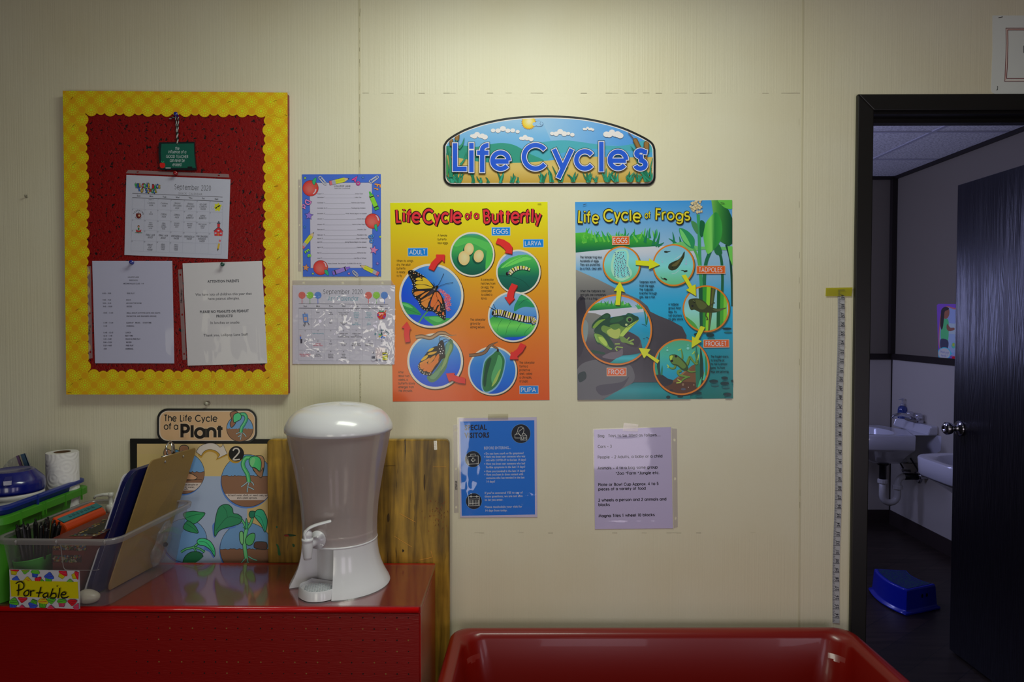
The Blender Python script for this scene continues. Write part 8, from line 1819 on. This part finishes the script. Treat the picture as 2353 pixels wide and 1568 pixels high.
# ------------------------------------------------------------------ nested bins at the far left with roll, wipes and bag
def bin_(name, label, mat, xR, xL, y0, y1, z0, zr, lip, tp=.022, drop=.014, notch=()):
    th = thing(name, label, 'bin', ((xR+xL)/2, (y0+y1)/2, z0)); cx, cy = (xR+xL)/2, (y0+y1)/2; hx, hy = (xR-xL)/2, (y1-y0)/2
    R = lambda i, z, r=.03: [(x, y, z) for x, y in rrect(cx, cy, hx-i, hy-i, r, 6)]
    bm = B(); loft(bm, [R(tp+lip, z0), R(lip+.002, zr-.02), R(lip, zr-.003), R(0, zr-.003), R(-.0005, zr-.004-drop), R(-.002, zr-.004-drop), R(-.002, zr-.0015), R(0, zr), R(lip+.003, zr), R(lip+.005, zr-.004), R(tp+lip+.003, z0+.003)], cap0=True, cap1=True)
    o = obj('bin_body', bm, mat, th, smooth=True); e = o.modifiers.new('split', 'EDGE_SPLIT'); e.split_angle = math.radians(50)
    bm = B()
    for yy in notch: box(bm, (xR-.001, yy-.0015, zr-.030), (xR+.0035, yy+.0015, zr+.0005))
    if notch: obj('rim_rib', bm, mat, th)
    return th
GB = pmat('bright_green_plastic', (68, 145, 38), .35); BB = pmat('royal_blue_plastic', (22, 44, 132), .32)
bin_('storage_bin', 'green plastic bin under the blue one at the left edge', GB, -1.179, -1.62, -.365, -.042, ZT+.0005, .986, .010, notch=(-.31, -.235, -.225, -.15, -.085))
bin_('storage_bin', 'blue plastic bin nested in the green one, holding the paper towels', BB, -1.184, -1.615, -.36, -.047, ZT+.016, 1.008, .008, tp=.020, drop=.004, notch=(-.245,))
PT = pmat('paper_towel', (208, 206, 204), .9)
def towel_mat():
    m, N, K, Bs = new_mat('embossed_towel'); Bs.inputs['Roughness'].default_value = .95; Bs.inputs['Base Color'].default_value = (*L3((222, 220, 220)), 1)
    tc = N.new('ShaderNodeTexCoord'); v = N.new('ShaderNodeTexVoronoi'); v.inputs['Scale'].default_value = 24; K.new(tc.outputs['Object'], v.inputs['Vector'])
    w = N.new('ShaderNodeMath'); w.operation = 'SINE'; q = N.new('ShaderNodeMath'); q.operation = 'MULTIPLY'; q.inputs[1].default_value = 26; K.new(v.outputs['Distance'], q.inputs[0]); K.new(q.outputs[0], w.inputs[0])
    b = N.new('ShaderNodeBump'); b.inputs['Strength'].default_value = .2; b.inputs['Distance'].default_value = .002; K.new(w.outputs[0], b.inputs['Height']); K.new(b.outputs[0], Bs.inputs['Normal'])
    return m
rp = Vector((-1.226, -.088, ZT+.020)); zt2 = 1.086-rp.z
rl = thing('paper_towel_roll', 'white paper towel roll standing in the blue bin', 'paper towels', tuple(rp))
bm = B(); nR = 60; rings_ = []
def rr_(a): return .0372+.0022*(a/(2*PI))
prof_ = []
outer = [(rr_(2*PI*i/nR)*math.cos(2*PI*i/nR+.35), rr_(2*PI*i/nR)*math.sin(2*PI*i/nR+.35)) for i in range(nR+1)]
inner = [(.0195*math.cos(2*PI*i/nR+.35), .0195*math.sin(2*PI*i/nR+.35)) for i in range(nR+1)]
loft(bm, [[(rp.x+u, rp.y+v, rp.z) for u, v in outer], [(rp.x+u, rp.y+v, rp.z+zt2-.002) for u, v in outer], [(rp.x+u*.985, rp.y+v*.985, rp.z+zt2) for u, v in outer], [(rp.x+u, rp.y+v, rp.z+zt2) for u, v in inner]], close=False)
obj('towels', bm, towel_mat(), rl, smooth=True).modifiers.new('split', 'EDGE_SPLIT').split_angle = math.radians(50)
obj('cardboard_core', lathe(B(), [(.0196, .0), (.0196, zt2+.0006), (.0182, zt2+.0006), (.0182, .0)], tuple(rp), n=30), pmat('brown_card', (92, 66, 44), .8), rl, smooth=True)
wc = Vector((-1.266, -.215, ZT+.020))
wp_ = thing('wipes_tub', 'round white wipes tub with dark blue lid at the left edge', 'tub', tuple(wc))
zl_ = 1.015-wc.z; rW = .0665
obj('tub_body', lathe(B(), [(0, 0), (rW-.004, 0), (rW-.002, .003), (rW-.002, zl_-.040), (rW, zl_-.039), (rW, zl_-.024), (rW-.0015, zl_-.022), (rW-.0015, zl_-.016), (rW, zl_-.014), (rW, zl_), (rW-.01, zl_)], tuple(wc), n=56), pmat('tub_white', (214, 212, 208), .35), wp_, smooth=True)
LB = pmat('dark_blue_lid', (12, 22, 110), .22, coat=.4)
lid_ = obj('lid', lathe(B(), [(rW+.0015, zl_-.002), (rW+.002, zl_+.004), (rW+.002, zl_+.016), (rW, zl_+.026), (rW-.004, zl_+.031), (rW-.014, zl_+.042), (rW-.020, zl_+.049), (rW-.023, zl_+.051), (rW-.026, zl_+.049), (0, zl_+.0485)], tuple(wc), n=56), LB, wp_, smooth=True)
bm = B(); a0 = math.radians(-62); bx_ = lambda r, a, z: wc+Vector((r*math.cos(a), r*math.sin(a), z))
loft(bm, [[bx_(rW-.012, a0-.12, zl_+.044), bx_(rW-.012, a0+.12, zl_+.044)], [bx_(rW+.004, a0-.12, zl_+.036), bx_(rW+.004, a0+.12, zl_+.036)], [bx_(rW+.005, a0-.11, zl_+.026), bx_(rW+.005, a0+.11, zl_+.026)]], close=False); obj('flip_tab', bm, LB, lid_)
A = Art(lambda u, v: wc+Vector(((rW-.0012)*math.cos(u), (rW-.0012)*math.sin(u), v)), nrm=(.1, -1, 0), E=.5, base=.0006, mat=INK)
A.raw('teal_print', [[(-2.0+.12*i, zl_-.058+.006*math.sin(i)), (-2.0+.12*(i+1), zl_-.058+.006*math.sin(i+1)), (-2.0+.12*(i+1), zl_-.046), (-2.0+.12*i, zl_-.046)] for i in range(8)], (15, 115, 120)); A.build(wp_)
zb_ = thing('zip_bag', 'clear zip bag with pink and blue seal stripes behind the wipes tub', 'bag', W(50, 1090, -.10))
ZY = -.118
slab_sheet('film', [W(*p, ZY) for p in ((0, 1110), (8, 1080), (14, 1068), (24, 1057), (40, 1048), (61, 1041), (92, 1125), (60, 1150), (0, 1150))], clear_mat('bag_film', (.93, .93, .95), gloss=.12, milky=.10, rough=.06, bump=(70, .5, 3, 1.0)), zb_, ZY, .006)
for nm, P, c in (('pink_seal', ((41, 1047.5), (46.5, 1045.7), (58.5, 1080), (66, 1100), (60, 1102), (53, 1082)), (120, 90, 128)), ('dark_line', ((46.5, 1045.7), (47.5, 1045.4), (67, 1100), (66, 1100)), (30, 12, 30)), ('cream_line', ((48, 1045), (51, 1044), (70, 1098), (67, 1100)), (165, 155, 140)), ('blue_seal', ((51, 1044), (60.5, 1041.3), (85, 1108), (74, 1110)), (72, 98, 125)), ('blue_edge', ((59.5, 1041.5), (61.5, 1041), (87, 1110), (84.5, 1110)), (20, 48, 95))):
    slab_sheet(nm, [W(*p, ZY) for p in P], pmat(nm, c, .4), zb_, ZY-.0061, .0006)
# ------------------------------------------------------------------ the washroom beyond the doorway
POR = pmat('white_porcelain', (205, 205, 212), .14, coat=.4)
ZS = .722
def sink(name, label, y0, y1, xf, zs):
    """wall-hung washbasin on the right wall: y0 near end, y1 far end, xf front edge"""
    th = thing(name, label, 'sink', (BX1-.2, (y0+y1)/2, zs-.2)); yc, hw = (y0+y1)/2, (y1-y0)/2; xw = BX1-.0065; pr = xw-xf
    def out(k, z, back=0):                   # D-shaped plan, k = inset
        P = []
        for t in range(25):
            a = -90+180*t/24; c, s = math.cos(math.radians(a)), math.sin(math.radians(a))
            e = .42; cx = abs(c)**e*(1 if c >= 0 else -1); sy = abs(s)**e*(1 if s >= 0 else -1)
            P.append((xw-.16-(pr-.16-k)*cx, yc-(hw-k)*(.90+.10*(1-abs(c)**.5))*sy, z))
        return P+[(xw-back, yc+hw-k if 0 else yc+(hw-k), z)][:0]+[(xw-back, yc-(hw-k)*-1, z), (xw-back, yc-(hw-k), z)][::1]
    bm = B()
    def R(k, z, back=0): 
        q = out(k, z, back); return q[:25]+[q[25], q[26]]
    loft(bm, [R(.20, zs-.215), R(.16, zs-.195), R(.10, zs-.15), R(.045, zs-.115), R(.012, zs-.097), R(.004, zs-.088), R(0, zs-.008), R(.004, zs-.001), R(.010, zs), R(.030, zs-.0005)], cap0=True)
    bowl = lambda k, z, s=1: [(xw-.30-(pr-.30-k)*math.cos(a)*(1 if math.cos(a) > 0 else .62), yc+(hw-k)*.9*math.sin(a), z) for a in [2*PI*i/27 for i in range(27)]]
    rim = [bm.verts.new(p) for p in R(.030, zs-.0005)]
    b0 = sorted(bowl(.045, zs-.002), key=lambda p: 0)
    # deck between rim and bowl: a filled face set built by bridging through a triangulated fill
    rb = [bm.verts.new(p) for p in b0]
    es = [bm.edges.new((rim[i], rim[(i+1) % 27])) for i in range(27)]+[bm.edges.new((rb[i], rb[(i+1) % 27])) for i in range(27)]
    bmesh.ops.triangle_fill(bm, edges=es, use_beauty=True)
    loft(bm, [bowl(.045, zs-.002), bowl(.052, zs-.010), bowl(.07, zs-.06), bowl(.10, zs-.11), bowl(.15, zs-.135)], cap1=True)
    bmesh.ops.remove_doubles(bm, verts=bm.verts, dist=1e-5)
    o = obj('basin', bm, POR, th, smooth=True); o.modifiers.new('split', 'EDGE_SPLIT').split_angle = math.radians(48)
    bm = B(); prism(bm, rrect(yc, 0, hw*.86, .030, .014, 4), lambda u, v: (xw, u, zs+.026+v), lambda u, v: (xw-.062+.018*(v > 0), u, zs+.026+v)); obj('back_ledge', bm, POR, th, bevel=.006)
    return th, yc, xw
s1, y1c, xw = sink('washbasin', 'white washbasin with chrome tap in the far corner of the washroom', 4.27-1.906, 4.74-1.906, 2.135, ZS)
s2, y2c, xw = sink('washbasin', 'nearer white washbasin half hidden by the dark door', 3.22-1.906, 3.74-1.906, 2.118, ZS)
def tapset(yc, label):
    th = thing('basin_tap', label, 'tap', (xw-.10, yc, ZS)); z = ZS+.0605; x = xw-.036
    bm = prism(B(), rrect(yc, 0, .075, .022, .008, 3), lambda u, v: (x+v, u, z-.004), lambda u, v: (x+v, u, z+.014)); obj('tap_base', bm, CH, th, bevel=.003)
    bm = tube(B(), [(x, yc, z+.010), (x-.03, yc, z+.032), (x-.09, yc, z+.044), (x-.135, yc, z+.034), (x-.142, yc, z+.018)], [.016, .015, .012, .011, .010], 14); obj('spout', bm, CH, th, smooth=True)
    KN = clear_mat('clear_knob', (.8, .8, .86), gloss=.2, milky=.35, rough=.1)
    for dy in (-.05, .05): obj('knob', lathe(B(), [(.010, .012), (.010, .020), (.020, .024), (.023, .032), (.022, .050), (.016, .056), (0, .057)], (x, yc+dy, z), n=18), KN, th, smooth=True)
tapset(y1c, 'chrome tap with clear knobs on the far washbasin')
# trap under the far basin
tr_ = thing('drain_trap', 'white drain trap with black tailpiece under the far washbasin', 'pipe', (2.42, y1c, .40)); px_ = 2.41
BKR = pmat('black_rubber', (24, 24, 26), .4); PVC = pmat('white_pvc', (200, 198, 192), .35)
obj('tailpiece', lathe(B(), [(.034, ZS-.212), (.036, ZS-.226), (.022, ZS-.236), (.022, .385)], (px_, y1c, 0), n=22), BKR, tr_, smooth=True)
bend = [(px_, y1c, .40), (px_, y1c, .30)]+[(px_+.05-.05*math.cos(a), y1c, .29-.05*math.sin(a)) for a in [PI*i/8 for i in range(9)]]+[(px_+.10, y1c, .36)]+[(px_+.10+.045*(1-math.cos(a)), y1c, .37+.045*math.sin(a)) for a in [PI/2*i/5 for i in range(6)]]
obj('bend', tube(B(), bend, .021, 16), PVC, tr_, smooth=True)
for (x, z) in ((px_, .385), (px_+.10, .345)): obj('slip_nut', lathe(B(), [(.022, -.012), (.031, -.012), (.031, .010), (.026, .014), (.022, .014)], (x, y1c, z), n=12), PVC, tr_)
obj('wall_pipe', tube(B(), [(px_+.14, y1c, .415), (xw-.002, y1c, .415)], .022, 14), BKR, tr_, smooth=True)
obj('escutcheon', lathe(B(), [(.024, -.010), (.042, -.006), (.046, -.001), (.024, -.001)], (xw, y1c, .415), n=24, axis='X'), CH, tr_, smooth=True)
for dy, z in ((-.10, .43), (.10, .43)):
    obj('supply_tube', tube(B(), [(2.60, y1c+dy, z+.02), (2.57, y1c+dy, z+.07), (2.55, y1c+dy*.7, z+.12)], .005, 8), BKR, tr_, smooth=True); obj('stop_valve', tube(B(), [(2.655, y1c+dy, z), (2.60, y1c+dy, z), (2.595, y1c+dy, z+.02)], .010, 10), CH, tr_, smooth=True)
# blue soap bottle on the far basin
sb_ = thing('soap_bottle', 'small blue pump soap bottle on the far washbasin', 'soap bottle', (2.575, y1c+.16, ZS+.056)); c = (2.625, y1c+.165, ZS+.0565)
obj('bottle_body', lathe(B(), [(0, 0), (.026, 0), (.028, .004), (.028, .055), (.024, .075), (.012, .085)], c, n=24), clear_mat('blue_soap', (.12, .2, .62), gloss=.1, milky=.45, rough=.1, milk_col=(.08, .16, .6)), sb_, smooth=True)
bm = lathe(B(), [(.012, .084), (.013, .085), (.013, .100), (.005, .103), (.005, .125), (.011, .128), (.011, .134), (0, .136)], c, n=18); tube(bm, [(c[0], c[1], c[2]+.130), (c[0]-.030, c[1]-.01, c[2]+.128)], .004, 8); obj('pump', bm, clear_mat('pump_plastic', (.8, .8, .85), gloss=.1, milky=.4, rough=.2), sb_, smooth=True)
# blue step stool
st = thing('step_stool', 'blue step stool with green grip top on the washroom floor', 'stool', (1.98, 1.59, 0)); BST = pmat('blue_stool_plastic', (18, 40, 190), .28, coat=.3)
ZK = .122
tq = [H(2009, 1307, ZK), H(2083, 1311, ZK), H(2149, 1343, ZK), H(2084, 1356, ZK)]   # A B C D
def stool_ring(k, z):
    Acr, Bc, C, D = [Vector((p.x, p.y, 0)) for p in tq]; m = (Acr+Bc+C+D)/4; out = []
    bow = Vector((-.030, -.012, 0))
    def edge(p, q, b, n=10): return [p.lerp(q, i/n)+b*4*(i/n)*(1-i/n) for i in range(n)]
    P = edge(Acr, D, bow)+edge(D, C, Vector((0, 0, 0)), 5)+edge(C, Bc, bow)+edge(Bc, Acr, Vector((0, 0, 0)), 5)
    return [Vector((m.x+(p.x-m.x)*(1+k/.10), m.y+(p.y-m.y)*(1+k/.15), z)) for p in P]
bm = B(); loft(bm, [stool_ring(.018, 0), stool_ring(.022, .006), stool_ring(.019, .013), stool_ring(.009, .017), stool_ring(.007, .025), stool_ring(.001, ZK-.012), stool_ring(-.001, ZK-.003), stool_ring(-.006, ZK), stool_ring(-.012, ZK-.001)], cap0=True, cap1=True)
obj('stool_body', bm, BST, st, smooth=True).modifiers.new('split', 'EDGE_SPLIT').split_angle = math.radians(60)
bm = B(); prism(bm, [(p.x, p.y) for p in stool_ring(-.013, 0)], lambda u, v: (u, v, ZK+.0006), lambda u, v: (u, v, ZK-.0008))
def grip_mat():
    m, N, K, Bs = new_mat('green_blue_grip'); Bs.inputs['Roughness'].default_value = .6; tc = N.new('ShaderNodeTexCoord'); v = N.new('ShaderNodeTexVoronoi'); v.inputs['Scale'].default_value = 120; K.new(tc.outputs['Object'], v.inputs['Vector'])
    cr = N.new('ShaderNodeValToRGB'); cr.color_ramp.elements[0].position = .3; cr.color_ramp.elements[0].color = (*L3((20, 90, 80)), 1); cr.color_ramp.elements[1].position = .5; cr.color_ramp.elements[1].color = (*L3((24, 42, 110)), 1); K.new(v.outputs['Distance'], cr.inputs[0]); K.new(cr.outputs[0], Bs.inputs['Base Color'])
    b = N.new('ShaderNodeBump'); b.inputs['Strength'].default_value = .6; b.inputs['Distance'].default_value = .002; b.invert = True; K.new(v.outputs['Distance'], b.inputs['Height']); K.new(b.outputs[0], Bs.inputs['Normal']); return m
obj('grip_pad', bm, grip_mat(), st)
dp = (stool_ring(.004, .075)[10]+stool_ring(.004, .075)[15])/2
for k in (-.016, .016):
    a, b_ = stool_ring(.0042, .078)[10], stool_ring(.0042, .078)[15]; e = (b_-a).normalized(); nrm_ = Vector((e.y, -e.x, 0)); c = (a+b_)/2+e*(k+.02)
    bm = B(); bm.faces.new([bm.verts.new(c+e*.007*math.cos(t)+Vector((0, 0, .010*math.sin(t)))+nrm_*.0012) for t in [2*PI*i/16 for i in range(16)]]); obj('hand_hole', bm, pmat('dark_opening', (4, 4, 8), .9), st)
# hand washing poster
TWP = crop(1950, 680, 3.015)
XP = BX1-.0004
wpst = thing('handwashing_poster', 'purple hand washing poster with a child in green, half hidden by the dark door', 'poster', X(*TWP(700, 455), XP))
def Xm(u, v): return X(*TWP(u, v), XP)
PO = [(612, 66), (622, 56), (740, 58), (860, 66), (872, 480), (740, 465), (632, 457), (623, 448)]
obj('sheet', prism(B(), PO, lambda u, v: Xm(u, v)+Vector((-.0008, 0, 0)), lambda u, v: Xm(u, v)), PAPER, wpst)
A = Art(Xm, nrm=(-1, 0, 0), E=(.055, .055, .11), base=.0010, step=.00003, mat=INK)
A.poly('print', PO, (38, 22, 78))
A.cp = hull(PO)
A.smooth('print', [(630, 360), (632, 180), (645, 110), (680, 72), (740, 85), (800, 75), (850, 200), (850, 400), (720, 420)], (92, 52, 66)); A.smooth('print', [(636, 360), (638, 180), (650, 115), (682, 80), (740, 95), (800, 85), (840, 200), (840, 400), (720, 415)], (46, 52, 88))
A.poly('print', [(690, 190), (840, 200), (840, 400), (690, 390)], (62, 72, 110)); A.poly('print', [(690, 190), (840, 200), (840, 280), (690, 262)], (88, 98, 130))
A.smooth('child', [(655, 170), (690, 165), (695, 230), (690, 310), (670, 318), (642, 300), (640, 240)], (38, 88, 72)); A.smooth('child', [(640, 300), (690, 312), (685, 370), (640, 365)], (18, 18, 36)); A.smooth('child', [(685, 195), (705, 220), (732, 222), (732, 238), (695, 244), (680, 225)], (44, 26, 30))
A.smooth('child', [(650, 100), (670, 80), (695, 90), (700, 120), (690, 150), (668, 160), (655, 140)], (48, 28, 30)); A.smooth('child', [(640, 130), (645, 95), (670, 76), (696, 86), (690, 98), (668, 110), (662, 160), (655, 215), (645, 235), (636, 200)], (14, 12, 20))
A.ell('speech_bubble', 664, 400, 47, 43, (52, 130, 180), n=32); A.poly('speech_bubble', [(700, 385), (722, 402), (698, 415)], (52, 130, 180)); A.ell('speech_bubble', 664, 400, 41, 37, (125, 125, 160), n=32)
A.text('speech_bubble', '"Wash your', 664, 398, 15, (30, 34, 70), 'sans', 'c', 66, 6); A.text('speech_bubble', 'hands."', 664, 422, 15, (30, 34, 70), 'sans', 'c', 44, 6)
A.ell('print', 728, 345, 14, 20, (52, 110, 120)); A.ell('print', 728, 340, 8, 12, (110, 120, 60)); A.ell('print', 730, 432, 14, 12, (130, 20, 50))
A.cp = None; A.build(wpst)
